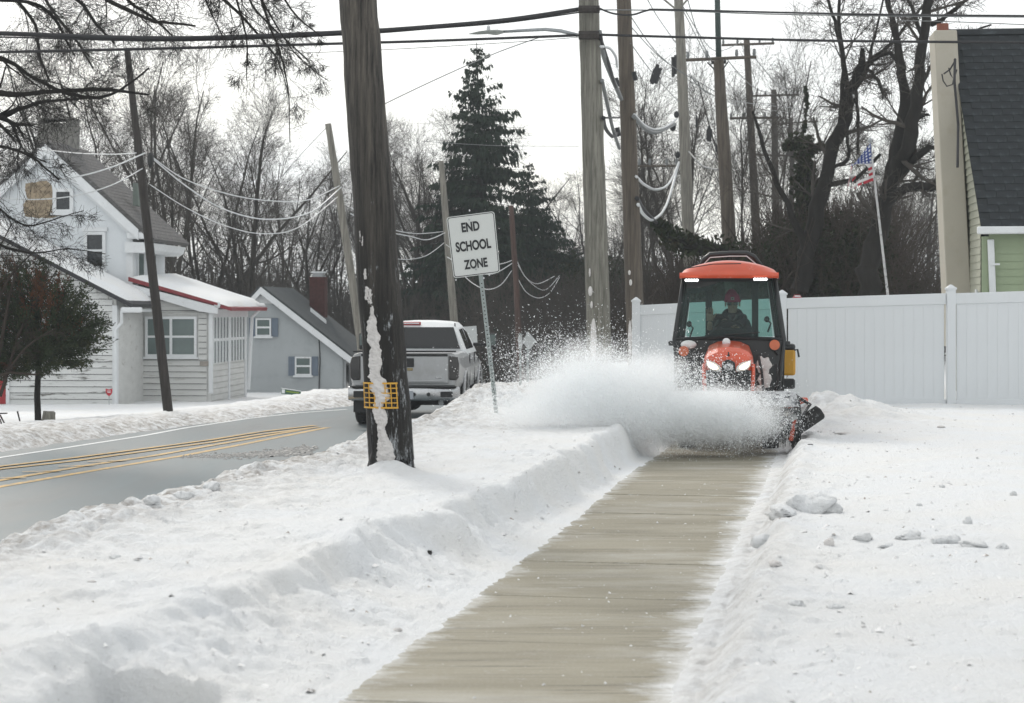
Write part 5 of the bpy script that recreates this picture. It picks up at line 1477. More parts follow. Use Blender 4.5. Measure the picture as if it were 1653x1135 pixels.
# side glass
for s in (-1, 1):
    for y0, y1, nm in ((2.55, 3.42, 'side_window'), (3.52, 4.45, 'side_window')):
        q = MB()
        def sp3(y, f):
            zt = np.interp(y, [2.30, 2.55, 3.9, 4.25, 4.75], [1.76, 1.875, 1.90, 1.80, 1.30]); w = np.interp(zt, [1.3, 1.9], [.93, .72])
            z = 1.36 + (zt - .14 - 1.36) * f; x = .95 + (w + .02 - .95) * ((z - 1.27) / (zt - .11 - 1.27))
            return Vector((s * (x + .010), y, z))
        qs = [sp3(y0, 0), sp3(y1, 0), sp3(y1 - (.25 if y0 > 3 else 0), 1), sp3(y0 + .1, 1)]
        inn = [p - Vector((s * .03, 0, 0)) for p in qs]
        q.add(qs + inn, [(0, 1, 2, 3), (7, 6, 5, 4), (0, 4, 5, 1), (1, 5, 6, 2), (2, 6, 7, 3), (3, 7, 4, 0)])
        q.build(nm, M['tint_glass'], tk, fixn=True)
    # fender flares & wheel wells
    for yc_ in (1.15, 4.75):
        a = [R(t) for t in range(-10, 191, 12)]
        MB().prism([(yc_ + .52 * math.cos(t), .46 + .50 * math.sin(t)) for t in a], s * .90, s * 1.024, 'x').build('wheel_well', M['black'], tk, fixn=True)
        MB().tube([(s * 1.02, yc_ + .54 * math.cos(t), .46 + .52 * math.sin(t)) for t in a], .028, 6).build('fender_lip', M['silver'], tk, smooth=True)
    # door handles and side seams
    for y in (2.75, 3.65):
        MB().box((s * 1.0, y, 1.17), (.05, .2, .035)).build('door_handle', M['chrome'], tk, bevel=.01)
    for y in (2.27, 3.47, 4.5):
        MB().box((s * 1.003, y, .98), (.02, .014, .6)).build('door_seam', M['black'], tk)
    # tail light wrapping the corner
    MB().prism([(s * .80, .86), (s * .80, 1.29), (s * .955, 1.27), (s * .985, 1.15), (s * .975, .90), (s * .93, .85)], -.03, .14).build('tail_light', M['smoke_lens'], tk, fixn=True, bevel=.015, seg=2)
    # tow mirrors
    mr = MB().box((s * 1.30, 4.28, 1.48), (.20, .10, .34)).build('tow_mirror', M['black'], tk, bevel=.03, seg=2)
    MB().tube([(s * .92, 4.32, 1.42), (s * 1.12, 4.31, 1.42), (s * 1.24, 4.29, 1.42)], .035, 6).build('mirror_arm', M['black'], mr)
    MB().box((s * 1.30, 4.226, 1.51), (.16, .008, .22)).build('mirror_glass', M['dull_glass'], mr)
# tailgate
tg = MB().box((0, -.018, 1.06), (1.58, .05, .53)).build('tailgate', M['silver'], tk, bevel=.015, seg=2)
MB().box((0, -.046, 1.305), (1.56, .03, .045)).build('tailgate_spoiler', M['black'], tg, bevel=.008)
MB().box((0, -.055, .835), (1.45, .02, .02)).build('crease', M['silver'], tg, bevel=.006)
MB().box((.09, -.052, 1.17), (.17, .03, .16)).build('tailgate_handle', M['black'], tg, bevel=.02, seg=2)
MB().box((.09, -.05, 1.05), (.13, .02, .05)).build('badge', mat('gold_badge', (.30, .24, .12), .4, .1), tg, bevel=.008)
MB().box((.62, -.046, .90), (.11, .012, .03)).build('badge', M['chrome'], tg, bevel=.004)
MB().box((0, -.005, 1.37), (1.86, .08, .03)).build('bed_rail_cap', M['black'], tk, bevel=.01)
# tonneau / bed floor shading is real: close the bed with a dark cover
# bumper
bp_ = MB()
def bs_(u, v):
    x = (u - .5) * 2.0; a = v * 2 * math.pi
    curve = -.20 + .14 * abs(x) ** 3
    zz = .62 + .125 * math.copysign(abs(math.sin(a)) ** .5, math.sin(a)); yy = curve + .09 * math.copysign(abs(math.cos(a)) ** .5, math.cos(a))
    return (x, yy, zz)
bp_.grid(bs_, 24, 16)
bmp = bp_.build('bumper', M['chrome'], tk, smooth=True)
MB().box((0, -.215, .745), (1.9, .16, .025)).build('bumper_step_pad', M['black'], bmp, bevel=.008)
MB().box((0.04, -.30, .60), (.30, .02, .15)).build('license_plate', mat('plate_blue_white', (.35, .38, .42), .5, .1), bmp, bevel=.004)
MB().bbox((-.12, -.3145, .575), (-.06, -.3115, .63)).bbox((-.04, -.3145, .575), (.02, -.3115, .63)).bbox((.04, -.3145, .575), (.10, -.3115, .63)).build('plate_character', M['sign_black'], bmp)
for x in (-.42, .20, .46): MB().tube([(x, -.302, .61), (x, -.285, .61)], .035, 10).build('parking_sensor', M['black'], bmp)
MB().box((-.78, -.26, .61), (.22, .02, .12)).build('bumper_step', M['black'], bmp, bevel=.01)
MB().box((.78, -.255, .61), (.22, .02, .10)).build('bumper_step', M['black'], bmp, bevel=.01)
MB().box((.05, -.18, .50), (.14, .25, .10)).build('hitch_receiver', M['black'], tk, bevel=.01)
MB().box((.28, -.12, .53), (.16, .1, .09)).build('trailer_plug', M['black'], tk, bevel=.01)
# roof: third brake light and thin snow
MB().box((-.16, 2.40, 1.855), (.42, .06, .055), rot=(R(30), 0, 0)).build('brake_light', mat('red_lens', (.30, .01, .015), .25, .1, coat=.5), tk, bevel=.01)
MB().box((-.16, 2.37, 1.862), (.36, .03, .012), rot=(R(30), 0, 0)).build('cargo_lamp', M['white_trim'], tk)
MB().tube([(.70, 2.52, 1.76), (.70, 2.50, 1.86)], .012, 5).build('antenna', M['black'], tk)
# wheels
def wheel(x, y, r=.42, w=.30, dual=False, front=False):
    t_ = MB()
    prof = [(r * .55, -w / 2), (r * .9, -w / 2), (r, -w * .36), (r, w * .36), (r * .9, w / 2), (r * .55, w / 2)]
    N = 28
    for i in range(N):
        a = 2 * math.pi * i / N
        for pr_, py_ in prof: t_.v.append((py_, pr_ * math.cos(a), pr_ * math.sin(a)))
    for i in range(N):
        for j in range(5):
            t_.f.append((i * 6 + j, i * 6 + j + 1, ((i + 1) % N) * 6 + j + 1, ((i + 1) % N) * 6 + j))
    o = t_.build('wheel', M['rubber'], tk, fixn=True); o.location = (x, y, r)
    MB().tube([(-w * .42, 0, 0), (w * .42, 0, 0)], r * .56, 20).build('rim', M['chrome'], o)
    tr = MB()
    for i in range(36):
        a = 2 * math.pi * i / 36
        tr.box(((-.5 + (i % 2)) * w * .36, (r + .004) * math.cos(a), (r + .004) * math.sin(a)), (w * .42, .03, .02), rot=Matrix.Rotation(a - math.pi / 2, 3, 'X'))
    tt = tr.build('tread', M['rubber'], o)
for s in (-1, 1):
    wheel(s * .86, 1.15, .43, .30); wheel(s * .86, 4.75, .43, .30)
MB().box((0, 1.15, .42), (1.5, .14, .14)).build('rear_axle', M['black'], tk, bevel=.03)
MB().ball((0, 1.15, .42), (.2, .16, .17)).build('differential', M['black'], tk, smooth=True)
MB().box((0, 3.0, .56), (1.1, 5.0, .16)).build('chassis', M['black'], tk)
MB().tube([(.62, .3, .45), (.66, .0, .44)], .045, 8).build('exhaust', M['steel'], tk)
for s in (-1, 1):
    MB().box((s * .86, .62, .42), (.30, .015, .36)).build('mud_flap', M['black'], tk)
# ------------------------------------------------------------------ orange compact cab tractor with rotary broom
tr = empty('cab_tractor', (2.71, 23.2, 0), R(-7), 'orange compact cab tractor with headlights on and rotary broom clearing the pavement', 'tractor')
M['cab_glass'] = glass_mat('green_cab_glass', (.50, .70, .66), .10)
M['cab_black'] = mat('satin_black', (.012, .015, .016), .4, .3, 4, c2=(.20, .21, .22), c2pos=(.66, .85))
M['led'] = mat('led_lit', (.9, .9, .9), .3, 0, emit=(1, .96, .97), estr=5)
M['head_on'] = mat('headlight_lit', (.9, .85, .7), .3, 0, emit=(1, .80, .50), estr=5)
M['clear_lens'] = mat('clear_lens', (.55, .55, .53), .12, .1, coat=.6)
M['amber'] = mat('amber_lens', (.50, .11, .03), .3, .15, coat=.4)
M['seat'] = mat('black_seat', (.015, .016, .018), .8, .2)
M['tank'] = mat('yellow_jug', (.58, .30, .02), .5, .15, 3)
def w_at(z): return np.interp(z, [.45, .60, 1.30, 2.12], [.56, .60, .675, .555])
# frame posts: front (y -.05), middle (y .5), rear (y 1.05)
def posts(y, r, nm='cab_post', zlo=.55, k=1.0):
    for s in (-1, 1):
        pts = [(s * w_at(z) * k, y + (.10 * (z - 1.3) if y < .1 else 0), z) for z in (zlo, .9, 1.30, 1.7, 2.12)]
        MB().tube(pts, r, 6).build(nm, M['cab_black'], tr, smooth=True)
posts(-.05, .032); posts(.55, .035, zlo=.7, k=.99); posts(1.12, .045, zlo=.8, k=.93)
def wsy(z): return -.05 + .10 * (z - 1.3)
# front cross members
MB().tube([(-.66, -.06, 1.30), (0, -.10, 1.33), (.66, -.06, 1.30)], .024, 6).build('windshield_sill', M['cab_black'], tr)
MB().tube([(-.56, wsy(2.1), 2.09), (.56, wsy(2.1), 2.09)], .045, 6).build('header', M['cab_black'], tr)
def quadsheet(pts, t, name, m, parent):
    n = len(pts); v = [Vector(p) for p in pts]; nn = (v[1] - v[0]).cross(v[2] - v[0]).normalized() * t
    return MB().add(v + [p + nn for p in v], [tuple(range(n)), tuple(range(2 * n - 1, n - 1, -1))] + [(i, i + n, (i + 1) % n + n, (i + 1) % n) for i in range(n)]).build(name, m, parent, fixn=True)
def sheet1(pts, name, m, parent):
    return MB().add([Vector(p) for p in pts], [tuple(range(len(pts)))]).build(name, m, parent)
sheet1([(-.64, wsy(1.33), 1.34), (.64, wsy(1.33), 1.34), (.545, wsy(2.06), 2.07), (-.545, wsy(2.06), 2.07)], 'windshield', M['cab_glass'], tr)
# dark interior sun band and console in the upper left corner
quadsheet([(-.53, .0, 2.08), (-.16, .0, 2.08), (-.16, .02, 1.99), (-.30, .02, 1.90), (-.53, .02, 1.86)], .06, 'overhead_console', M['cab_black'], tr)
MB().box((0, .1, 2.05), (1.0, .2, .06)).build('headliner', M['seat'], tr)
# lower front panel
quadsheet([(-.665, -.075, 1.29), (.665, -.075, 1.29), (.61, -.10, .58), (.30, -.14, .50), (-.30, -.14, .50), (-.61, -.10, .58)], .03, 'front_panel', M['cab_black'], tr)
for s in (-1, 1):
    sheet1([(s * .665, .0, 1.33), (s * .665, .53, 1.33), (s * .555, .53, 2.06), (s * .555, .08, 2.06)], 'side_glass', M['cab_glass'], tr)
    sheet1([(s * .655, .58, 1.33), (s * .62, 1.1, 1.33), (s * .52, 1.1, 2.06), (s * .55, .58, 2.06)], 'side_glass', M['cab_glass'], tr)
    quadsheet([(s * .66, -.02, .62), (s * .66, .53, .75), (s * .668, .53, 1.30), (s * .668, -.02, 1.30)], .02 * s, 'door_panel', M['cab_glass'] if False else M['cab_black'], tr)
    quadsheet([(s * .64, .58, .95), (s * .60, 1.12, .95), (s * .625, 1.12, 1.31), (s * .66, .58, 1.31)], .02 * s, 'rear_quarter', M['cab_black'], tr)
    # hinges
    for z in (1.30, ):
        MB().box((s * .715, -.03, z - .05), (.08, .05, .06)).build('door_hinge', M['cab_black'], tr, bevel=.01)
# rear window with frame
sheet1([(-.56, 1.13, 1.30), (.56, 1.13, 1.30), (.49, 1.13, 2.05), (-.49, 1.13, 2.05)], 'rear_glass', M['cab_glass'], tr)
MB().tube([(-.60, 1.13, 1.28), (.60, 1.13, 1.28)], .03, 6).build('rear_sill', M['cab_black'], tr)
MB().box((0, 1.1, 1.0), (1.16, .05, .56)).build('rear_panel', M['cab_black'], tr)
for s, x in ((-1, -.27), (1, .33)): MB().box((x, 1.08, 1.68), (.085, .05, .80)).build('rear_pillar', M['cab_black'], tr)
# roof: domed orange shell
rf = MB()
def roof_(u, v):
    x = (u - .5) * 2; y = v
    wx = .605 * (1 - .06 * (2 * v - 1) ** 4)
    e = (1 - abs(x) ** 5) ** .5 * (1 - abs(2 * v - 1) ** 8) ** .5
    return (x * wx, -.20 + 1.5 * v, 2.125 + .145 * max(0, 1 - .35 * x * x) * e + .02 * math.cos(x * 3) * e)
rf.grid(roof_, 28, 20)
rfo = rf.build('roof', M['orange'], tr, smooth=True)
fr2 = MB()
def rim_(u, v):
    # front lip curving down
    x = (u - .5) * 2
    z = 2.125 + .0 + (-.065) * (1 - v) ; y = -.20 - .025 * math.sin(v * math.pi) - .02 * (1 - x * x)
    return (x * .605, y, z + .03 * (1 - x * x) * v)
fr2.grid(rim_, 24, 5)
for s in (-1, 1):
    fr2.bbox((s * .585, -.19, 2.06), (s * .61, 1.28, 2.13))
fr2.build('roof_edge', M['orange'], rfo, smooth=False)
MB().bbox((-.57, -.17, 2.075), (.57, 1.25, 2.115)).build('roof_pan', M['cab_black'], tr)
MB().tube([(-.52, -.19, 2.185), (-.2, -.215, 2.235), (.15, -.215, 2.24)], .006, 5).build('roof_groove', M['cab_black'], rfo)
for x in (-.46, .46): MB().tube([(x, -.222, 2.10), (x, -.21, 2.10)], .014, 8).build('bolt', M['cab_black'], rfo)
# black bar arched over the roof
MB().tube([(-.37, .9, 2.22), (-.33, .9, 2.32), (-.25, .9, 2.385), (0, .9, 2.40), (.22, .9, 2.40), (.31, .9, 2.36), (.40, .9, 2.24)], .034, 8).build('roof_bar', M['cab_black'], tr, smooth=True)
MB().tube([(-.33, .86, 2.26), (-.25, .86, 2.345), (0, .86, 2.362), (.22, .86, 2.362), (.34, .86, 2.26)], .007, 5).build('rail_edge', M['ice'], tr, smooth=True)
# LED light bars under the roof
for x, tl in ((-.46, .0), (.385, .0)):
    z = 2.035 if x < 0 else 2.045
    hb = MB().box((x, -.20, z), (.19, .05, .055)).build('work_light', M['cab_black'], tr, bevel=.008)
    for k in range(5):
        MB().ball((x - .066 + k * .033, -.228, z), (.0165, .012, .0165), 8, 6).build('led', M['led'], hb, smooth=True)
# mirrors / stalks inside (dark little knobs)
for x, z in ((-.50, 1.49), (.47, 1.55)):
    MB().ball((x, .12, z), (.035, .03, .04), 10, 8).tube([(x, .12, z), (x + .05, .12, z - .05), (x + .01, .12, z - .16)], .012, 5).build('interior_stalk', M['cab_black'], tr, smooth=True)
# wiper
MB().tube([(-.05, -.12, 1.36), (.38, -.10, 1.39)], .008, 5).build('wiper', M['black'], tr)
# amber signals
for s, z in ((-1, 1.155), (1, 1.235)):
    a = MB().tube([(s * .56, -.17, z), (s * .56, -.185, z)], .064, 18).build('turn_signal', M['amber'], tr, smooth=False)
    MB().tube([(s * .56, -.165, z), (s * .56, -.08, z)], .066, 18).build('signal_housing', M['black'], a)
    MB().tube([(s * .56, -.10, z - .07), (s * .60, -.08, z - .12)], .02, 6).build('bracket', M['black'], a)
MB().ball((-.50, -.13, 1.235), (.10, .06, .055), 12, 8).build('snow_cap', M['snow'], tr, smooth=True)
MB().ball((-.03, -.55, 1.275), (.05, .06, .05), 12, 8).build('snow_cap', M['snow'], tr, smooth=True)
# hood
def hoodsec(y):
    # y from -1.05 (front) to -.12
    f = np.interp(y, [-1.10, -1.06, -.95, -.7, -.12], [.80, .93, .99, 1.0, 1.0])
    top = np.interp(y, [-1.10, -1.05, -.95, -.7, -.12], [1.10, 1.17, 1.225, 1.255, 1.29])
    w = .30 * f
    return [(-w, .62), (-w, 1.02), (-w * .97, 1.10), (-w * .82, top - .065), (-w * .45, top - .015), (0, top), (w * .45, top - .015), (w * .82, top - .065), (w * .97, 1.10), (w, 1.02), (w, .62)]
hood = section(hoodsec, [-1.10, -1.075, -1.03, -.95, -.8, -.5, -.12], 'hood', M['orange'], tr, bevel=.012)
for p in hood.data.polygons: p.use_smooth = False
# grille: black face inside an orange frame
gp_ = [(-.255, .66), (-.268, .95), (-.20, .955), (-.085, .925), (-.075, 1.045), (-.02, 1.075), (.02, 1.075), (.075, 1.045), (.085, .925), (.20, .955), (.268, .95), (.255, .66)]
MB().prism(gp_, -1.125, -1.09).build('grille', M['cab_black'], tr, fixn=True, bevel=.006)
gs = MB()
for k in range(9): gs.box((0, -1.13, .68 + k * .028), (.44, .012, .010))
gso = gs.build('grille_slats', M['black'], tr); gso['kind'] = 'stuff'
for s in (-1, 1):
    MB().tube([(s * .292, -1.06, 1.02), (s * .29, -1.10, .9), (s * .282, -1.10, .7), (s * .26, -1.07, .60)], .024, 8).build('grille_frame', M['orange'], tr, smooth=True)
    lp = [(s * .268, 1.075), (s * .262, 1.005), (s * .22, .955), (s * .10, .93), (s * .085, .95), (s * .10, 1.0), (s * .16, 1.045)]
    hl = MB().prism(lp, -1.145, -1.10).build('headlight', M['clear_lens'], tr, fixn=True, bevel=.01, seg=2)
    q = [(s * .25, 1.055), (s * .235, .995), (s * .185, .965), (s * .13, .965), (s * .125, .985), (s * .17, 1.02)]
    MB().prism(q, -1.158, -1.142).build('bulb', M['head_on'], hl, fixn=True, bevel=.008, seg=2)
em = MB().grid(lambda u, v: (.055 * u * math.cos(2 * math.pi * v), -1.133 - .006 * (1 - u), .99 + .040 * u * math.sin(2 * math.pi * v)), 3, 24).build('badge', M['chrome'], tr, smooth=True)
kk = MB()
kk.prism([(-.026, .965), (-.016, .965), (-.013, 1.015), (-.023, 1.015)], -1.1455, -1.1400).prism([(-.012, .990), (.020, 1.015), (.030, 1.012), (.0, .988)], -1.1455, -1.1400).prism([(-.004, .994), (.022, .966), (.034, .968), (.006, .996)], -1.1455, -1.1400)
kk.build('badge_letter', M['sign_black'], em, fixn=True)
MB().prism([(-.018, 1.115), (.018, 1.115), (.006, 1.15), (.012, 1.165), (-.012, 1.165), (-.006, 1.15)], -1.093, -1.08).build('hood_emblem', M['cab_black'], hood, fixn=True)
# lower front: frame, loader brackets, orange cross bar
MB().box((0, -.95, .52), (.52, .5, .18)).build('front_frame', M['cab_black'], tr, bevel=.02)
MB().box((.12, -1.22, .60), (.80, .09, .07)).build('hitch_bar', M['orange'], tr, bevel=.015)
MB().tube([(.25, -1.2, .62), (.30, -1.2, .68), (.38, -1.2, .60), (.30, -1.2, .54)], .018, 6, closed=True).build('hitch_hook', M['orange'], tr, smooth=True)
for x, y, r_, z_ in ((.43, -.16, .11, .98), (.44, -.17, .10, .80), (.38, -.17, .07, .68)):
    MB().grid(lambda u, v: (x + r_ * .8 * u * math.cos(2 * math.pi * v) * (1 + .7 * sfbm(math.cos(2 * math.pi * v) * 1.5 + z_ * 9, math.sin(2 * math.pi * v) * 2, 3, 4)), y - .02 * (1 - u * u), z_ + r_ * u * math.sin(2 * math.pi * v) * (1 + .7 * sfbm(math.cos(2 * math.pi * v) * 1.5 + z_ * 5, math.sin(2 * math.pi * v) * 2, 8, 4))), 5, 30).build('stuck_snow', M['crust'], tr, smooth=True)
MB().tube([(.58, -.2, 1.0), (.60, -.22, .8), (.56, -.2, .6)], .012, 5).build('hose', M['black'], tr)
MB().tube([(.36, -.3, 1.1), (.40, -.4, .9), (.42, -.5, .65)], .018, 5).build('hose', M['black'], tr)
# wheels
def tyre(x, y, r, w, lug=14):
    t_ = MB(); N = 24
    prof = [(r * .5, -w / 2), (r * .86, -w / 2), (r * .97, -w * .36), (r * .97, w * .36), (r * .86, w / 2), (r * .5, w / 2)]
    for i in range(N):
        a = 2 * math.pi * i / N
        for p_, q_ in prof: t_.v.append((q_, p_ * math.cos(a), p_ * math.sin(a)))
    for i in range(N):
        for j in range(5): t_.f.append((i * 6 + j, i * 6 + j + 1, ((i + 1) % N) * 6 + j + 1, ((i + 1) % N) * 6 + j))
    o = t_.build('wheel', M['rubber'], tr, fixn=True); o.location = (x, y, r)
    MB().tube([(-w * .38, 0, 0), (w * .38, 0, 0)], r * .52, 18).build('rim', M['orange'], o)
    lg = MB()
    for i in range(lug * 2):
        a = math.pi * i / lug; s = 1 if i % 2 else -1
        lg.box((s * w * .22, r * .985 * math.cos(a), r * .985 * math.sin(a)), (w * .5, .035, .05), rot=Matrix.Rotation(a - math.pi / 2, 3, 'X') @ Matrix.Rotation(s * .6, 3, 'Z'))
    l_ = lg.build('tread_lugs', M['rubber'], o); l_['kind'] = 'stuff'
for s in (-1, 1):
    tyre(s * .50, -.62, .27, .20); tyre(s * .54, .85, .40, .28)
# step and right rear yellow container
MB().box((.70, .28, .55), (.16, .35, .03)).build('step', M['cab_black'], tr, bevel=.006)
tank = MB().box((.76, 1.30, .98), (.19, .24, .34)).build('yellow_can', M['tank'], tr, bevel=.03, seg=2)
MB().box((.76, 1.30, 1.18), (.19, .24, .09)).build('can_lid', M['cab_black'], tank, bevel=.035, seg=2)
MB().tube([(.84, 1.2, 1.14), (.88, 1.2, 1.15), (.90, 1.2, 1.05)], .014, 5).build('can_handle', M['cab_black'], tank)
MB().box((.74, 1.30, .70), (.22, .26, .13)).build('can_tray', M['cab_black'], tr, bevel=.02)
# interior: seat, dash, steering wheel
MB().box((.0, .72, .98), (.50, .46, .13)).build('seat', M['seat'], tr, bevel=.04, seg=2)
MB().box((.0, .93, 1.32), (.46, .12, .60), rot=(R(-8), 0, 0)).build('seat_back', M['seat'], tr, bevel=.05, seg=2)
dash = MB().prism([(-.34, 1.18), (-.30, 1.36), (-.17, 1.44), (.17, 1.44), (.30, 1.36), (.36, 1.18)], .02, .16).build('dashboard', M['seat'], tr, fixn=True, bevel=.02)
MB().tube([(.19 * math.cos(R(a)), .30 + .09 * math.sin(R(a)), 1.40 + .13 * math.sin(R(a))) for a in range(0, 360, 18)], .014, 6, closed=True).build('steering_wheel', M['black'], tr, smooth=True)
MB().tube([(0, .1, 1.30), (0, .30, 1.40)], .03, 8).build('steering_column', M['black'], tr)
MB().bbox((-.58, 0, .52), (.58, 1.1, .58)).build('cab_floor', M['cab_black'], tr)

M['hood_dust'] = mat('dusted_black_steel', (.45, .46, .47), .8, .3, 6, c2=(.06, .065, .07), c2pos=(.5, .62), bump=.01, bscale=30)
# rotary broom in front, angled
br = empty('rotary_broom', (0, -1.72, .34), R(9)); br.parent = tr
core = MB().tube([(-.78, 0, 0), (.74, 0, 0)], .10, 16).build('broom_core', M['cab_black'], br)
rb_ = random.Random(8); bb = MB()
for i in range(2600):
    x = rb_.uniform(-.76, .70); a = rb_.uniform(0, 2 * math.pi); l = rb_.uniform(.26, .32); j = rb_.uniform(-.12, .12)
    d0 = Vector((0, math.cos(a), math.sin(a))); d1 = Vector((rb_.uniform(-.06, .06), math.cos(a + j), math.sin(a + j)))
    p = Vector((x, 0, 0)); q = d0.cross(Vector((1, 0, 0))) * .004 + Vector((.003, 0, 0))
    bb.add([p + d0 * .09 - q, p + d0 * .09 + q, p + d1 * l], [(0, 1, 2)])
bo = bb.build('bristles', mat('broom_bristle', (.05, .05, .05), .7, .5, 30, c2=(.4, .4, .4), c2pos=(.5, .7)), br); bo['kind'] = 'stuff'
hdm = MB().grid(lambda u, v: (-.80 + 1.56 * u, .36 * math.cos(R(20 + 120 * v)), .36 * math.sin(R(20 + 120 * v)) + .0), 8, 12).build('broom_hood', M['hood_dust'], br, smooth=True)
m_ = hdm.modifiers.new('t', 'SOLIDIFY'); m_.thickness = .03
MB().tube([(-.80, -.30, .24), (.76, -.30, .24)], .022, 6).build('hood_lip', M['hood_dust'], br)
sideplate = MB().tube([(.76, .02, .03), (.80, .02, .03)], .33, 20).build('side_plate', M['cab_black'], br, bevel=.01)
MB().box((.72, -.18, -.05), (.05, .04, .26), rot=(0, R(12), 0)).build('support_leg', M['orange'], br, bevel=.01)
MB().tube([(.66, -.34, .20), (.80, -.30, .10), (.92, -.16, .24), (.80, -.05, .32)], .02, 6).build('hose', M['black'], br, smooth=True)
fl = MB().box((.90, -.10, .06), (.38, .22, .15), rot=(R(10), R(-34), 0)).build('end_flap', M['rubber'], br, bevel=.04, seg=3)
MB().box((.83, -.12, .16), (.34, .20, .02), rot=(R(10), R(-34), 0)).build('snow_cap', M['snow'], br, bevel=.008)
MB().box((.79, .0, .25), (.26, .14, .05), rot=(0, R(-20), R(10))).build('hinge_bracket', M['orange'], br, bevel=.01)

# ------------------------------------------------------------------ the driver
TM = Matrix.Translation(tr.location) @ Matrix.Rotation(R(-7), 4, 'Z')
pe_ = empty('person', TM @ Vector((.04, .66, 1.04)), R(-7), 'driver in pink-red beanie, sunglasses and dark jacket sitting in the tractor cab, one hand raised', 'person')
M['skin'] = mat('skin', (.34, .20, .15), .6, .08, 10)
M['jacket'] = mat('dark_jacket', (.02, .024, .03), .85, .3, 10, bump=.004, bscale=30)
M['trousers'] = mat('dark_trousers', (.02, .022, .03), .85, .2, 10)
M['beanie'] = mat('pink_red_knit', (.42, .03, .09), .95, .15, 30, bump=.004, bscale=90, stretch=(1, 1, .3))
M['jacket_grey'] = mat('grey_hood_lining', (.12, .12, .12), .9, .2)
def skin_mesh(name, verts, edges, radii, mats, parent, sub=2, root=0):
    me = bpy.data.meshes.new(name); me.from_pydata(verts, edges, []); me.update()
    o = bpy.data.objects.new(name, me); col.objects.link(o)
    sk = o.modifiers.new('skin', 'SKIN'); s = o.modifiers.new('sub', 'SUBSURF'); s.levels = sub; s.render_levels = sub
    for i, r_ in enumerate(radii):
        d = me.skin_vertices[0].data[i]; d.radius = r_ if hasattr(r_, '__len__') else (r_, r_); d.use_root = (i == root)
    bpy.context.view_layer.update()
    dg = bpy.context.evaluated_depsgraph_get()
    m2 = bpy.data.meshes.new_from_object(o.evaluated_get(dg)); m2.name = name
    bpy.data.objects.remove(o)
    m2.materials.clear(); m2.materials.append(mats)
    m2.polygons.foreach_set('use_smooth', [True] * len(m2.polygons))
    return m2
# local frame: pelvis at origin, -Y forward (towards the hood), right hand raised on the image's left
V_ = [(0, 0, 0), (0, .03, .20), (0, .04, .40), (0, .03, .52), (0, .015, .60), (0, -.005, .685), (0, -.012, .76), (0, -.005, .815),
      (-.17, .03, .44), (-.235, -.06, .24), (-.29, -.22, .40), (-.285, -.25, .485),
      (.17, .03, .44), (.235, -.05, .20), (.16, -.28, .26), (.10, -.34, .33),
      (-.10, -.05, -.02), (-.13, -.42, .0), (-.13, -.50, -.38), (-.13, -.60, -.42),
      (.10, -.05, -.02), (.13, -.42, .0), (.13, -.50, -.38), (.13, -.60, -.42)]
E_ = [(0, 1), (1, 2), (2, 3), (3, 4), (4, 5), (5, 6), (6, 7), (2, 8), (8, 9), (9, 10), (10, 11), (2, 12), (12, 13), (13, 14), (14, 15), (0, 16), (16, 17), (17, 18), (18, 19), (0, 20), (20, 21), (21, 22), (22, 23)]
Rr_ = [(.15, .11), (.14, .10), (.16, .10), (.062, .058), (.055, .058), (.072, .088), (.082, .100), (.058, .074),
       .060, .046, .036, .030, .060, .046, .036, .030, .085, .062, .045, .035, .085, .062, .045, .035]
body_me = skin_mesh('body', V_, E_, Rr_, M['skin'], pe_)
# join nose, ears, lips and the fingers of both hands into the same mesh
bmj = bmesh.new(); bmj.from_mesh(body_me)
ex_ = MB()
ex_.ball((0, -.108, .70), (.015, .022, .026), 10, 8)
for s in (-1, 1): ex_.ball((s * .088, .0, .70), (.012, .022, .034), 10, 8)
ex_.ball((0, -.098, .652), (.026, .010, .009), 10, 6)
def hand(c, up, side, fwd):
    c, up, side, fwd = Vector(c), Vector(up).normalized(), Vector(side).normalized(), Vector(fwd).normalized()
    m3 = Matrix((side, fwd, up)).transposed()
    ex_.box(c + up * .045, (.082, .030, .095), rot=m3, taper=1.05)
    for k, (l, dx) in enumerate(((.070, -.031), (.080, -.010), (.074, .011), (.058, .031))):
        a = c + up * .088 + side * dx
        ex_.tube([a, a + up * l * .5 + side * dx * .12 + fwd * .006, a + up * l * .85 + side * dx * .2 + fwd * .020, a + up * l + side * dx * .22 + fwd * .030], [.0095, .009, .008, .005], 7)
    a = c + up * .03 + side * (-.036)
    ex_.tube([a, a - side * .028 + up * .03, a - side * .040 + up * .062], [.012, .0105, .007], 7)
hand((-.285, -.25, .49), (0, -.1, 1), (-1, .1, 0), (0, -1, 0))
hand((.10, -.34, .33), (-.5, -.4, .5), (.6, -.2, .6), (0, -1, -.4))
tmp = ex_.mesh('x'); bmj.from_mesh(tmp); bmj.to_mesh(body_me); bmj.free()
body_me.polygons.foreach_set('use_smooth', [True] * len(body_me.polygons))
inst('body', body_me, pe_)
Vj = V_[:3] + [(0, .02, .545)] + V_[8:11] + V_[12:15]
Ej = [(0, 1), (1, 2), (2, 3), (2, 4), (4, 5), (5, 6), (2, 7), (7, 8), (8, 9)]
jm = skin_mesh('jacket', Vj, Ej, [(.17, .13), (.175, .13), (.185, .125), (.100, .088), .085, .068, .052, .085, .068, .052], M['jacket'], pe_)
inst('jacket', jm, pe_)
hm_ = MB().tube([(.092 * math.cos(R(a)), .015 + .085 * math.sin(R(a)), .575 + .035 * math.sin(R(a))) for a in range(0, 360, 24)], .045, 8, closed=True).build('hood_collar', M['jacket'], pe_, smooth=True)
MB().tube([(-.05, -.105, .56), (0, -.145, .46), (.05, -.105, .56)], .016, 6).build('collar_lining', M['jacket_grey'], pe_, smooth=True)
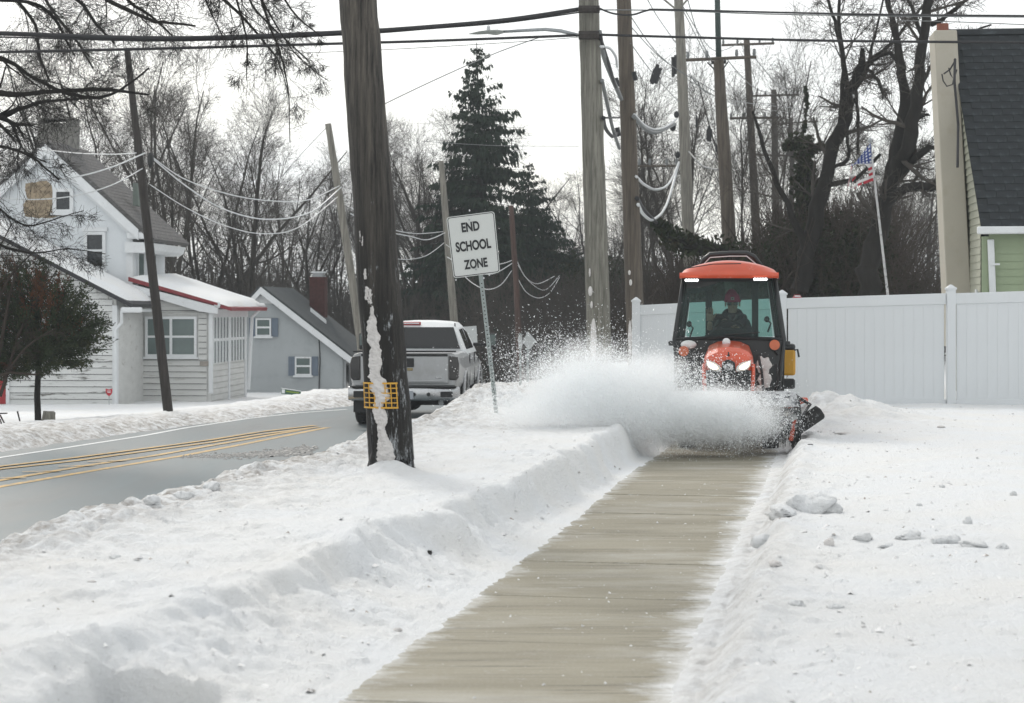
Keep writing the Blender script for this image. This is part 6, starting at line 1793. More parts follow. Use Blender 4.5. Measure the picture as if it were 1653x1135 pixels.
Vt = [V_[0]] + V_[16:19] + V_[20:23]
tm_ = skin_mesh('trousers', Vt, [(0, 1), (1, 2), (2, 3), (0, 4), (4, 5), (5, 6)], [(.17, .125), .10, .075, .055, .10, .075, .055], M['trousers'], pe_)
inst('trousers', tm_, pe_)
bn = MB()
def bean(u, v):
    a = 2 * math.pi * v; z = np.interp(u, [0, .15, .35, .75, .92, 1], [.725, .735, .77, .85, .895, .902]); r_ = np.interp(u, [0, .12, .3, .6, .85, 1], [.096, .100, .101, .092, .050, .002])
    return (r_ * .96 * math.cos(a) - .012 * u, -.008 + r_ * 1.06 * math.sin(a), z)
bn.grid(bean, 14, 26)
bno = bn.build('beanie', M['beanie'], pe_, smooth=True)
MB().tube([(.092 * math.cos(R(a)), -.008 + .098 * math.sin(R(a)), .745) for a in range(0, 360, 15)], .018, 8, closed=True).build('beanie_cuff', M['beanie'], bno, smooth=True)
MB().box((0, -.122, .772), (.042, .008, .040)).build('beanie_label', mat('pale_label', (.42, .34, .33), .8, .1), bno, bevel=.004)
MB().box((0, -.128, .772), (.016, .006, .016), rot=(0, R(45), 0)).build('label_mark', M['beanie'], bno)
gl_ = MB().box((-.038, -.108, .705), (.062, .014, .040)).box((.038, -.108, .705), (.062, .014, .040)).box((0, -.110, .715), (.03, .010, .010))
for s in (-1, 1): gl_.box((s * .076, -.055, .715), (.006, .11, .010))
gl_.build('sunglasses', M['tint_glass'], pe_, bevel=.006)

# ------------------------------------------------------------------ snow thrown by the broom: tens of thousands of crystals and clumps
M['flake'] = None
fm_ = bpy.data.materials.new('airborne_snow'); fm_.use_nodes = True
t = fm_.node_tree; t.nodes.clear()
o_ = t.nodes.new('ShaderNodeOutputMaterial'); d_ = t.nodes.new('ShaderNodeBsdfDiffuse'); d_.inputs[0].default_value = (.93, .95, .96, 1)
tl = t.nodes.new('ShaderNodeBsdfTranslucent'); tl.inputs[0].default_value = (.93, .95, .96, 1)
mx_ = t.nodes.new('ShaderNodeMixShader'); mx_.inputs[0].default_value = .5
t.links.new(d_.outputs[0], mx_.inputs[1]); t.links.new(tl.outputs[0], mx_.inputs[2]); t.links.new(mx_.outputs[0], o_.inputs[0])
def spray():
    g = np.random.default_rng(7)
    P_, S_ = [], []
    def blob(n, c, sg, smin, smax, skew=None):
        p = g.normal(size=(n, 3)) * np.array(sg) + np.array(c)
        if skew is not None: p[:, 2] += (p[:, 0] - c[0]) * skew
        s = smin + (smax - smin) * g.random(n) ** 3
        P_.append(p); S_.append(s)
    # px -> world at about 21.5 m: x=(px-826.5)/139.5, z=1.67-(py-500)/139.5
    def W(px, py, y=20.95): return ((px - CX) / FPX * y, y, CAMZ - (py - HY) / FPX * y)
    blob(30000, W(1010, 655), (.52, .30, .17), .002, .007)
    blob(26000, W(950, 625), (.40, .32, .13), .002, .007)
    blob(30000, W(1130, 670), (.40, .22, .13), .002, .007)
    blob(20000, W(1070, 690), (.50, .22, .11), .002, .007)
    blob(13000, W(900, 660), (.42, .30, .12), .002, .007)
    blob(20000, W(1200, 680, 20.75), (.28, .12, .15), .002, .007)
    blob(22000, W(1060, 665, 20.55), (.55, .10, .20), .002, .007)
    blob(12000, W(950, 640, 20.6), (.42, .10, .17), .002, .007)
    blob(12000, W(1130, 655, 20.8), (.36, .14, .12), .002, .007)
    blob(14000, W(1010, 600), (.46, .30, .13), .002, .008)
    blob(9000, W(930, 590), (.42, .34, .15), .003, .008)
    blob(3800, W(930, 565), (.48, .40, .15), .0025, .008)
    blob(420, W(940, 525), (.50, .45, .18), .003, .009)
    blob(2600, W(1090, 605), (.28, .25, .13), .003, .009)
    blob(1200, W(1140, 612, 21.0), (.30, .2, .13), .003, .009)
    blob(6000, W(1010, 715), (.60, .25, .06), .002, .006)
    blob(5000, W(840, 660), (.30, .34, .10), .002, .007)
    p = np.concatenate(P_); s = np.concatenate(S_)
    # keep above the ground and thin out near the right end
    k = (p[:, 2] > H(p[:, 0], p[:, 1], False) + .01) & (p[:, 0] < 3.35) & (p[:, 0] > -1.6)
    p, s = p[k], s[k]
    n = len(p)
    a = g.normal(size=(n, 3)); a /= np.linalg.norm(a, axis=1)[:, None]
    b = np.cross(a, g.normal(size=(n, 3))); b /= np.linalg.norm(b, axis=1)[:, None]
    e = (1 + .7 * g.random(n))[:, None] * s[:, None]; f = s[:, None] * (.7 + .5 * g.random(n))[:, None]
    V = np.stack([p - a * e * 1.3, p - b * f * 1.1, p + a * e * 1.3 + b * f * .9], 1).reshape(-1, 3)
    Q = np.arange(3 * n).reshape(-1, 3)
    me = np_mesh('snow_spray', V, tris=Q, mat=fm_)
    o = inst('snow_spray', me); tag(o, kind='stuff')
spray()

# the finest powder: a soft cloud with density falling off from its core
def powder():
    m = bpy.data.materials.new('powder_cloud'); m.use_nodes = True
    t = m.node_tree; t.nodes.clear()
    o = t.nodes.new('ShaderNodeOutputMaterial'); v = t.nodes.new('ShaderNodeVolumePrincipled')
    v.inputs['Color'].default_value = (.995, .998, 1, 1); v.inputs['Anisotropy'].default_value = .2
    def mth(op, a_, b_=None):
        n = t.nodes.new('ShaderNodeMath'); n.operation = op
        for i, q in enumerate((a_, b_)):
            if q is None: continue
            if hasattr(q, 'links'): t.links.new(q, n.inputs[i])
            else: n.inputs[i].default_value = q
        return n.outputs[0]
    g = t.nodes.new('ShaderNodeNewGeometry')
    n = t.nodes.new('ShaderNodeTexNoise'); n.inputs['Scale'].default_value = 3.2; n.inputs['Detail'].default_value = 5; n.inputs['Roughness'].default_value = .6
    t.links.new(g.outputs['Position'], n.inputs['Vector'])
    tot = None
    for c, r, w in POW:
        mp_ = t.nodes.new('ShaderNodeMapping'); mp_.vector_type = 'TEXTURE'; mp_.inputs['Location'].default_value = c; mp_.inputs['Scale'].default_value = r
        t.links.new(g.outputs['Position'], mp_.inputs[0])
        l = t.nodes.new('ShaderNodeVectorMath'); l.operation = 'LENGTH'; t.links.new(mp_.outputs[0], l.inputs[0])
        k = mth('MAXIMUM', mth('SUBTRACT', mth('ADD', 1.0, mth('MULTIPLY', mth('SUBTRACT', n.outputs['Fac'], .5), .9)), l.outputs['Value']), 0.0)
        k = mth('MULTIPLY', mth('POWER', k, 1.5), w)
        tot = k if tot is None else mth('ADD', tot, k)
    t.links.new(tot, v.inputs['Density']); t.links.new(v.outputs[0], o.inputs['Volume'])
    b = MB().bbox((-1.1, 20.2, -.02), (3.45, 22.1, 1.45))
    o_ = b.build('powder_snow_cloud', m); tag(o_, kind='stuff')
def Wp(px, py, y): return ((px - CX) / FPX * y, y, CAMZ - (py - HY) / FPX * y)
POW = [(Wp(1010, 665, 21.25), (1.10, .50, .52), 9.0), (Wp(1120, 680, 21.05), (.80, .36, .36), 9.0), (Wp(930, 625, 21.2), (.85, .60, .42), 4.5), (Wp(1190, 685, 20.9), (.50, .30, .34), 8.0), (Wp(1150, 650, 20.9), (.75, .32, .26), 9.0), (Wp(1040, 612, 21.1), (.62, .55, .40), 5.0), (Wp(950, 592, 21.2), (.62, .6, .38), 3.0), (Wp(1230, 675, 20.75), (.34, .26, .30), 5.0), (Wp(870, 670, 21.1), (.8, .6, .25), 3.0)]
powder()

# ------------------------------------------------------------------ lumps of snow one can count
def lump(px, py, r, label, grp, sq=(1, 1, .8), seed=0, m='snow', name='snow_chunk', cat='snow chunk', d=None):
    z = None
    if d is None:
        # find the distance at which the sight line meets the snow
        dd = np.arange(7.5, 60, .04)
        hit = CAMZ - (py - HY) / FPX * dd <= H((px - CX) / FPX * dd, dd)
        d = float(dd[np.argmax(hit)])
    p = P(px, py, d)
    g = random.Random(seed); b = MB().ball((0, 0, 0), 1, 22, 14)
    vs = []
    sx, sy = g.uniform(0, 50), g.uniform(0, 50)
    for v in b.v:
        v = Vector(v); q = 1 + .95 * sfbm(v.x * 1.5 + sx + v.z * .7, v.y * 1.5 + v.z * 1.1 + sy, 3, 4) + .45 * sfbm(v.x * 6 + sx, v.z * 6 + v.y * 4 + sy, 4, 3)
        vs.append((v.x * r * sq[0] * q, v.y * r * sq[1] * q, v.z * r * sq[2] * q))
    b.v = vs
    o = b.build(name, M[m], None, smooth=True); o.location = (p.x, p.y, p.z + r * sq[2] * .35); o.rotation_euler = (0, 0, g.uniform(0, 6))
    return tag(o, label, cat, grp)
G1 = 'snow lumps on the plough ridge by the road'; G2 = 'broken snow chunks on the lawn side'
lump(246, 812, .055, 'leftmost rounded snow lump on the ridge edge against the road', G1, seed=1)
lump(297, 806, .058, 'flatter middle snow lump on the ridge edge against the road', G1, (1.2, 1, .7), 2)
lump(341, 792, .062, 'rightmost greyest snow lump on the ridge edge against the road', G1, (1.15, 1, .75), 3)
lump(1308, 826, .16, 'largest smooth tilted snow block beside the pavement on the lawn', G2, (1.4, .8, .65), 4)
lump(1262, 832, .12, 'low snow slab touching the largest block on its pavement side', G2, (1.5, .8, .45), 5)
lump(1232, 878, .075, 'snow chunk with dark grit at the right pavement edge', G2, (1.2, .9, .65), 6)
lump(1338, 880, .030, 'small grey twiggy clod between the pavement edge and the chunk row', G2, (1, 1, 1), 7, 'crust')
lump(1392, 872, .052, 'first chunk from the left in the row of broken snow', G2, (1.2, 1, .7), 8)
lump(1466, 870, .075, 'widest bluish chunk in the row of broken snow', G2, (1.7, 1, .55), 9)
lump(1528, 877, .064, 'beige-tinted chunk right of the widest in the row', G2, (1.4, 1, .6), 10)
lump(1571, 882, .058, 'low beige chunk near the right end of the row', G2, (1.5, 1, .5), 11)
lump(1617, 885, .034, 'small chunk right of the low beige one in the row', G2, (1.2, 1, .6), 12)
lump(1430, 883, .040, 'crumbled flat chunk between the first and widest of the row', G2, (1.6, 1, .45), 13)
lump(1562, 846, .030, 'pointed lone snow clod above the right end of the row', G2, (1, 1, 1.2), 14)
lump(1521, 787, .030, 'small round clod alone high on the lawn snow', G2, (1.3, 1, .7), 15)
lump(1484, 817, .022, 'tiny clod between the lone round one and the row', G2, (1, 1, .8), 16)
lump(1636, 800, .026, 'small grey clod at the far right of the lawn snow', G2, (1, 1, .9), 17)
lump(1285, 978, .040, 'rounded clod close to the camera right of the pavement', G2, (1.3, 1, .6), 18)
lump(1352, 982, .032, 'clod close to the camera, right of the rounded one', G2, (1.4, 1, .5), 19)
lump(1252, 912, .038, 'flat grey-edged clod just below the gritty chunk', G2, (1.3, 1, .5), 20, 'crust')
lump(1308, 718, .022, 'dark leaf-like scrap of debris on the lawn snow', G2, (1.8, 1, .35), 21, 'rubber', 'debris', 'debris')
lump(1362, 701, .055, 'low dirty clump on the lawn snow below the fence', G2, (1.8, 1, .35), 22, 'crust')
lump(1518, 690, .035, 'small beige clump farthest out on the lawn snow', G2, (1.5, 1, .4), 23, 'crust')
lump(148, 940, .016, 'dark brown scrap lying on the near snow strip', G1, (1.6, 1, .5), 24, 'crust')
lump(185, 902, .028, 'greyish snow clod on the near snow strip', G1, (1.5, 1, .6), 25)
lump(693, 895, .016, 'tiny dark clod sticking from the cut face of the bank', G1, (.9, 1, 1.2), 26, 'rubber', 'debris', 'debris')
lump(640, 1020, .022, 'brown-stained clod at the foot of the cut bank', G1, (1.4, 1, .7), 27, 'crust')
# tree stump, twigs
st = empty('tree_stump', P(78, 684, 36.5), 0, 'short cut stump beside the small evergreen trunk', 'stump')
MB().tube([(0, 0, -.2), (0, 0, .0), (.01, 0, .16), (.02, 0, .235)], [.15, .14, .125, .12], 14).build('stump_bark', M['pole_grey'], st)
MB().tube([(.02, 0, .2), (.02, 0, .242)], .10, 14).build('cut_face', M['pole_pale'], st)
def twigs(px, py, d, segs, r, label):
    e = P(px, py, d); b = MB()
    for pts in segs:
        b.tube([P(x, y, d) - e for x, y in pts], [r * (1 - .5 * i / len(pts)) for i in range(len(pts))], 5)
    o = b.build('broken_branch', M['pole_black'], None); o.location = e
    return tag(o, label, 'branch')
twigs(800, 636, 26.5, [[(802, 636), (812, 641), (822, 650), (832, 668)], [(818, 647), (822, 655), (824, 668)], [(812, 641), (823, 643)], [(822, 650), (818, 662)]], .007, 'thin broken twig poking from the snow right of the sign post')
twigs(10, 690, 33, [[(0, 670), (8, 685), (14, 694)], [(28, 664), (32, 680), (34, 692)], [(-10, 668), (12, 667)], [(4, 690), (0, 676)]], .016, 'dry broken branches sticking up at the far left edge')
# ------------------------------------------------------------------ trees
M['bark'] = mat('bark', (.055, .050, .043), .95, .35, 6, bump=.01, bscale=20, stretch=(1, 1, .3))
M['bark_dark'] = mat('dark_bark', (.022, .020, .018), .95, .35, 6, bump=.01, bscale=20, stretch=(1, 1, .3))
M['twig'] = mat('twig', (.062, .055, .048), .95, .3, 3)
M['twig_red'] = mat('reddish_twig', (.050, .040, .033), .95, .3, 3)
M['needles'] = mat('spruce_needles', (.020, .032, .022), .9, .5, 1.6, c2=(.045, .055, .03), c2pos=(.5, .8))
M['yew'] = mat('juniper_needles', (.035, .048, .024), .9, .5, 2.0, c2=(.085, .075, .035), c2pos=(.5, .8))
M['dry_needles'] = mat('dry_needles', (.09, .04, .02), .95, .3, 2)
M['ivy'] = mat('ivy_leaf', (.022, .030, .014), .7, .5, 2, c2=(.05, .035, .02), c2pos=(.5, .75))

_CS = {n: [(math.cos(2 * math.pi * j / n), math.sin(2 * math.pi * j / n)) for j in range(n)] for n in range(3, 13)}
for k_ in ('yew', 'bark', 'bark_dark', 'twig', 'twig_red', 'needles', 'dry_needles', 'ivy'): M[k_].node_tree.nodes['Principled BSDF'].inputs['Specular IOR Level'].default_value = .12
class TB:
    """fast tube accumulator"""
    def __init__(s): s.V = []; s.F = []; s.n = 0
    def tube(s, pts, rad, sides=3):
        k = len(pts)
        if not isinstance(pts, list): pts = pts.tolist()
        a, b = pts[0], pts[-1]
        tx, ty, tz = b[0] - a[0], b[1] - a[1], b[2] - a[2]
        # one frame for the whole twig
        if tz * tz < .64 * (tx * tx + ty * ty + tz * tz) + 1e-12: ux, uy, uz = ty, -tx, 0.0
        else: ux, uy, uz = 0.0, tz, -ty
        l = math.sqrt(ux * ux + uy * uy + uz * uz) or 1.0; ux /= l; uy /= l; uz /= l
        wx, wy, wz = ty * uz - tz * uy, tz * ux - tx * uz, tx * uy - ty * ux
        l = math.sqrt(wx * wx + wy * wy + wz * wz) or 1.0; wx /= l; wy /= l; wz /= l
        cs = _CS[sides]
        V = s.V; F = s.F; n = s.n
        for p, r in zip(pts, rad):
            x, y, z = p
            for c, q in cs:
                V.append((x + (ux * c + wx * q) * r, y + (uy * c + wy * q) * r, z + (uz * c + wz * q) * r))
        for i in range(k - 1):
            o = n + i * sides
            for j in range(sides):
                j2 = j + 1 if j + 1 < sides else 0
                F.append((o + j, o + j2, o + sides + j2, o + sides + j))
        s.n = n + k * sides
    def mesh(s, name, m, smooth=True):
        return np_mesh(name, np.array(s.V, np.float32), quads=np.array(s.F, np.int32), mat=m, smooth=smooth)

def branch_pts(g, p, d, L, k, curl=.18, up=.0, grav=0.0):
    pts = [p]; d = d / np.linalg.norm(d); st = L / (k - 1)
    for i in range(k - 1):
        d = d + g.normal(size=3) * curl * .55 + np.array([0, 0, up + grav * i / k])
        d /= np.linalg.norm(d); p = p + d * st; pts.append(p)
    return np.array(pts)

def sprout(g, tb, pts, rad, L, level, maxl, cfg):
    """side branches off a limb"""
    k = len(pts)
    nb = cfg['n'][level]
    for i in range(nb):
        f = cfg['start'][level] + (.94 - cfg['start'][level]) * ((i + g.random()) / nb) ** (1.0 if level < 2 else .8)
        x = f * (k - 1); a = int(min(x, k - 2)); fr = x - a
        p = pts[a] * (1 - fr) + pts[a + 1] * fr
        t = pts[a + 1] - pts[a]; t = t / (np.linalg.norm(t) + 1e-9)
        q = g.normal(size=3); q -= t * q.dot(t); q /= np.linalg.norm(q) + 1e-9
        an = R(g.uniform(*cfg['ang'][level]))
        d = t * math.cos(an) + q * math.sin(an)
        l = L * g.uniform(*cfg['len'][level]) * (1.1 - .6 * f)
        r0 = max(cfg['rmin'], (rad[a] * (1 - fr) + rad[a + 1] * fr) * cfg['rr'][level])
        kk = cfg['k'][level]
        bp = branch_pts(g, p, d, l, kk, cfg['curl'] * (1, .85, .6, .5)[level], cfg['up'][level], cfg.get('grav', 0))
        br = np.linspace(r0, max(cfg['rmin'] * .7, r0 * .35), kk)
        tb.tube(bp, br, cfg['s'][level])
        if level < maxl:
            sprout(g, tb, bp, br, l, level + 1, maxl, cfg)

def bare_tree_meshes(seed, Ht, spread=.5, forks=4, dens=1.0, tr=.22, cfg_over=None):
    g = np.random.default_rng(seed)
    t1 = TB(); t2 = TB()
    th = Ht * g.uniform(.16, .26)
    trunk = branch_pts(g, np.array([0, 0, -.6]), np.array([g.normal() * .05, g.normal() * .05, 1]), th + .6, 6, .05)
    rt = np.linspace(tr * 1.25, tr, 6); rt[0] *= 1.2
    t1.tube(trunk, rt, 9)
    cfg = dict(n=[int(8 * dens), int(6 * dens), int(5 * dens), 3], start=[.12, .12, .1, .1], ang=[(25, 60), (25, 60), (25, 65), (25, 70)],
               len=[(.40, .70), (.42, .75), (.6, 1.1), (.9, 1.7)], rr=[.5, .5, .55, .6], rmin=.0052, k=[7, 6, 4, 3], curl=.14, up=[.07, .05, .03, .0], s=[5, 4, 3, 3])
    if cfg_over: cfg.update(cfg_over)
    for i in range(forks):
        a = 2 * math.pi * (i + g.random() * .6) / forks
        d = np.array([math.cos(a) * spread * g.uniform(.5, 1.1), math.sin(a) * spread * g.uniform(.5, 1.1), 1.0])
        L = (Ht - th) * g.uniform(.85, 1.05)
        lp = branch_pts(g, trunk[-1], d, L, 9, .14, .06)
        lr = np.linspace(tr * g.uniform(.5, .75), .02, 9)
        t1.tube(lp, lr, 7)
        sprout(g, t2, lp, lr, L * .62, 0, 3, cfg)
    return t1.mesh('trunk', M['bark']), t2.mesh('crown', M['twig'])

def place_tree(meshes, x, y, z, sc, rz, label, group, m=None, name='bare_tree'):
    e = empty(name, (x, y, z), rz, label, 'tree', group)
    e.scale = (sc, sc, sc)
    inst('trunk', meshes[0], e); inst('crown', meshes[1], e)
    return e
protoA = bare_tree_meshes(101, 12, .55, 5, 1.0, .17)
protoB = bare_tree_meshes(202, 12, .36, 5, 1.0, .15, dict(ang=[(18, 42), (20, 45), (20, 50), (20, 60)], up=[.12, .09, .05, .02]))
protoC = bare_tree_meshes(303, 12, .75, 6, .95, .18)
protoD = bare_tree_meshes(404, 12, .24, 3, 1.05, .11, dict(ang=[(15, 38), (18, 42), (20, 50), (20, 60)], up=[.14, .10, .06, .02]))
protos = [protoA, protoB, protoC, protoD]
def tree_at(pi, px, top_py, d, rz, label, group, zb=-1.1):
    """the crown's top at (px, top_py) when standing at distance d"""
    x = (px - CX) / FPX * d; zt = CAMZ - (top_py - HY) / FPX * d
    hs_ = max(v.co.z for v in protos[pi][1].vertices)
    return place_tree(protos[pi], x, d, zb, (zt - zb) / hs_, rz, label, group)
GL = 'bare trees behind the houses'; GM = 'bare trees around the spruce'; GR = 'bare trees behind the pole row'
for a in ((2, 20, 150, 72, .3, 'broad bare tree behind the white farmhouse, left of its chimney'), (0, 165, 60, 70, 1.2, 'bare tree rising just right of the farmhouse chimney'),
          (1, 262, 20, 66, 2.2, 'tall upright bare tree directly right of the dark leaning pole'), (2, 330, 120, 74, 4.4, 'spreading bare tree midway between dark and short leaning poles'),
          (1, 395, 110, 70, 3.0, 'many-stemmed bare tree with the highest crown left of the short leaning pole'), 
          (2, 450, 230, 90, 1.0, 'low broad bare tree above the blue-grey house roof'), (0, 500, 260, 84, 2.6, 'bare tree behind the brick chimney'),
          (3, 545, 225, 92, .6, 'slim bare tree touching the short leaning pole'), 
          (2, 230, 300, 90, 3.8, 'distant dense bare tree behind the farmhouse side wall'), (3, 590, 215, 88, 3.3, 'bare tree mostly hidden by the nearest pole')):
    tree_at(a[0], a[1], a[2], a[3], a[4], a[5], GL)
for a in ((1, 655, 165, 78, .9, 'bare tree with a rounded top just right of the nearest pole'), (0, 700, 150, 84, 2.9, 'bare tree overlapping the left side of the spruce'),
          (2, 735, 190, 92, 4.1, 'bare tree partly behind the spruce trunk'), (3, 640, 260, 96, 1.9, 'low bare tree between the nearest pole and the sign'),
          (2, 905, 330, 100, 5.3, 'bare tree filling the gap between spruce and lamp pole')):
    tree_at(a[0], a[1], a[2], a[3], a[4], a[5], GM)
for a in ((3, 1035, 130, 62, .2, 'slim bare sapling just right of the brown pole'), (1, 1075, 60, 74, 1.4, 'upright bare tree behind the pale-topped pole'),
          (3, 1190, 40, 70, 3.9, 'slim bare tree right of the steel-topped pole'),
          (3, 1262, 10, 84, 5.1, 'tall slim bare tree behind the highest crossarm'),
          (2, 1390, 200, 86, 1.9, 'low bare tree behind the flag'), (3, 1440, 120, 72, 3.1, 'slim bare tree left of the tan chimney'),
          (2, 1010, 340, 92, 4.6, 'low bare tree behind the two biggest poles'), (1, 1490, 200, 86, 2.5, 'bare tree right against the tan chimney'),
          (0, 965, 250, 88, 3.5, 'bare tree peeking left of the lamp pole')):
    tree_at(a[0], a[1], a[2], a[3], a[4], a[5], GR)

# trees with their own limbs, laid out in space
def limb_tree(name, label, d, limbs, seed, cfg, foot_px, zb=-1, m='bark', mt='twig', group=None, depth=2.0, lenk=.5, maxl=3, cat='tree', wk=1.0):
    foot = P(foot_px[0], HY, d); foot.z = zb
    e = empty(name, foot, 0, label, cat, group)
    g = np.random.default_rng(seed); t1 = TB(); t2 = TB()
    for li, limb in enumerate(limbs):
        pts = []
        dy0 = 0
        off = g.uniform(-1, 1)
        n = len(limb)
        for i, (px, py, w) in enumerate(limb):
            q = P(px, py, d) - foot
            dy = off * depth * (i / max(1, n - 1)) * (0 if li == 0 else 1)
            pts.append([q.x + (px - CX) / FPX * dy, q.y + dy, q.z - (py - HY) / FPX * dy])
        pts = np.array(pts); w = np.array([max(.006, c[2] * wk / 2 / FPX * d) for c in limb])
        # refine
        T = np.linspace(0, n - 1, (n - 1) * 4 + 1)
        pp = np.stack([np.interp(T, range(n), pts[:, k]) for k in range(3)], -1)
        sm = pp.copy(); sm[1:-1] = (pp[:-2] + pp[1:-1] * 2 + pp[2:]) / 4; sm[1:-1] = (sm[:-2] + sm[1:-1] * 2 + sm[2:]) / 4
        ww = np.interp(T, range(n), w)
        sm[1:-1] += g.normal(size=(len(sm) - 2, 3)) * ww[1:-1, None] * .25
        t1.tube(sm, ww * g.uniform(.93, 1.07, len(ww)), 9)
        L = np.linalg.norm(np.diff(sm, axis=0), axis=1).sum()
        sprout(g, t2, sm, ww, min(L, 4.5) * lenk, 0, maxl, cfg)
    inst('trunk', t1.mesh('trunk', M[m]), e); inst('crown', t2.mesh('crown', M[mt]), e)
    return e
cfgR = dict(n=[6, 5, 4, 3], start=[.1, .1, .1, .1], ang=[(30, 75), (25, 60), (25, 65), (25, 70)], len=[(.38, .8), (.45, .8), (.6, 1.1), (.9, 1.7)],
            rr=[.38, .5, .55, .6], rmin=.005, k=[8, 6, 4, 3], curl=.18, up=[.06, .04, .03, .0], s=[5, 4, 3, 3])
limb_tree('old_tree', 'old tree with a thick broken forked limb leaning right, above the flag', 46,
          [[(1290, 470, 44), (1312, 360, 38), (1335, 270, 32), (1362, 200, 30), (1372, 150, 26), (1390, 112, 20), (1393, 78, 9)],
           [(1388, 120, 16), (1410, 95, 13), (1440, 72, 9), (1470, 30, 6), (1510, -10, 4)], [(1374, 150, 14), (1398, 120, 10), (1412, 60, 6), (1430, -20, 4)],
           [(1370, 150, 14), (1355, 60, 10), (1340, 10, 7), (1320, -50, 5)], [(1355, 205, 12), (1365, 110, 10), (1352, 30, 8), (1360, -60, 5)],
           [(1395, 108, 10), (1420, 128, 8), (1425, 160, 5)], [(1380, 140, 9), (1386, 190, 8), (1384, 250, 6)], [(1335, 270, 16), (1372, 262, 9), (1365, 200, 8), (1380, 160, 5)],
           [(1300, 400, 20), (1270, 330, 14), (1240, 260, 10), (1215, 180, 6)], [(1330, 300, 14), (1385, 290, 10), (1420, 250, 7)]], 11, cfgR, (1290, 0), m='bark_dark', wk=.72)
limb_tree('old_tree', 'large twin-stemmed dark tree leaning right beside the tan chimney', 44,
          [[(1395, 500, 48), (1405, 420, 44), (1425, 340, 40), (1440, 290, 34), (1450, 230, 28), (1462, 150, 22), (1452, 90, 18), (1440, 30, 13), (1425, -40, 9)],
           [(1440, 290, 34), (1462, 240, 30), (1480, 150, 26), (1492, 60, 20), (1505, -40, 18)], [(1420, 350, 26), (1450, 305, 20), (1500, 300, 20), (1560, 295, 16)],
           [(1440, 300, 20), (1470, 262, 16), (1500, 240, 14), (1530, 230, 10)], [(1450, 230, 10), (1475, 195, 10), (1500, 185, 8)], [(1503, 40, 12), (1525, 30, 10), (1555, 5, 8), (1590, -30, 6)],
           [(1492, 70, 10), (1475, 20, 8), (1455, -20, 6)], [(1458, 140, 12), (1440, 80, 9), (1405, 100, 6), (1370, 120, 4)], [(1480, 150, 10), (1500, 110, 8), (1540, 60, 6), (1600, 40, 4)]], 12, cfgR, (1395, 0), m='bark_dark', wk=.78)
# a column of ivy on a broken trunk
def ivy_mass(name, label, d, limbs, seed, n, foot_px, size=(.05, .11), m='ivy', cat='tree'):
    foot = P(foot_px, HY, d); foot.z = -1.0
    e = empty(name, foot, 0, label, cat)
    g = np.random.default_rng(seed); t1 = TB(); V = []
    for limb in limbs:
        pts = np.array([list(P(px, py, d) - foot) for px, py, w in limb]); w = np.array([c[2] / 2 / FPX * d for c in limb])
        t1.tube(pts, w * .5, 8)
        L = np.linalg.norm(np.diff(pts, axis=0), axis=1); 
        k = int(n * L.sum() * w.mean())
        T = g.random(k) * (len(limb) - 1)
        c = np.stack([np.interp(T, range(len(limb)), pts[:, a]) for a in range(3)], -1); ww = np.interp(T, range(len(limb)), w)
        u = g.normal(size=(k, 3)); u /= np.linalg.norm(u, axis=1)[:, None]
        lump_ = 1 + .35 * np.sin(c[:, 2] * 5 + u[:, 0] * 4) + .2 * np.sin(c[:, 2] * 13)
        p = c + u * (ww * lump_ * (.55 + .5 * g.random(k)))[:, None]
        s = g.uniform(*size, k)[:, None]
        a = g.normal(size=(k, 3)); a /= np.linalg.norm(a, axis=1)[:, None]; b = np.cross(a, g.normal(size=(k, 3))); b /= np.linalg.norm(b, axis=1)[:, None]
        V.append(np.stack([p - a * s, p - b * s * .6, p + a * s, p + b * s * .6], 1).reshape(-1, 3))
    V = np.concatenate(V)
    inst('trunk', t1.mesh('trunk', M['bark_dark']), e)
    inst('crown', np_mesh('crown', V, quads=np.arange(len(V)).reshape(-1, 4), mat=M[m]), e)
    return e
ivy_mass('ivy_tree', 'broken-topped trunk smothered in dark ivy, right of the row of poles', 50,
         [[(1300, 500, 60), (1302, 400, 56), (1300, 300, 42), (1296, 222, 30)], [(1296, 225, 34), (1280, 232, 22), (1268, 238, 12)], [(1300, 240, 26), (1318, 240, 18), (1330, 236, 12)],
          [(1296, 222, 6), (1303, 170, 5), (1300, 140, 4)]], 21, 1500, 1300)
ivy_mass('ivy_tree', 'leaning ivy-clad log running down left behind the tractor roof', 48,
         [[(1060, 360, 14), (1085, 385, 34), (1140, 400, 44), (1210, 420, 50)], [(1040, 345, 4), (1066, 370, 6)]], 22, 1800, 1130)

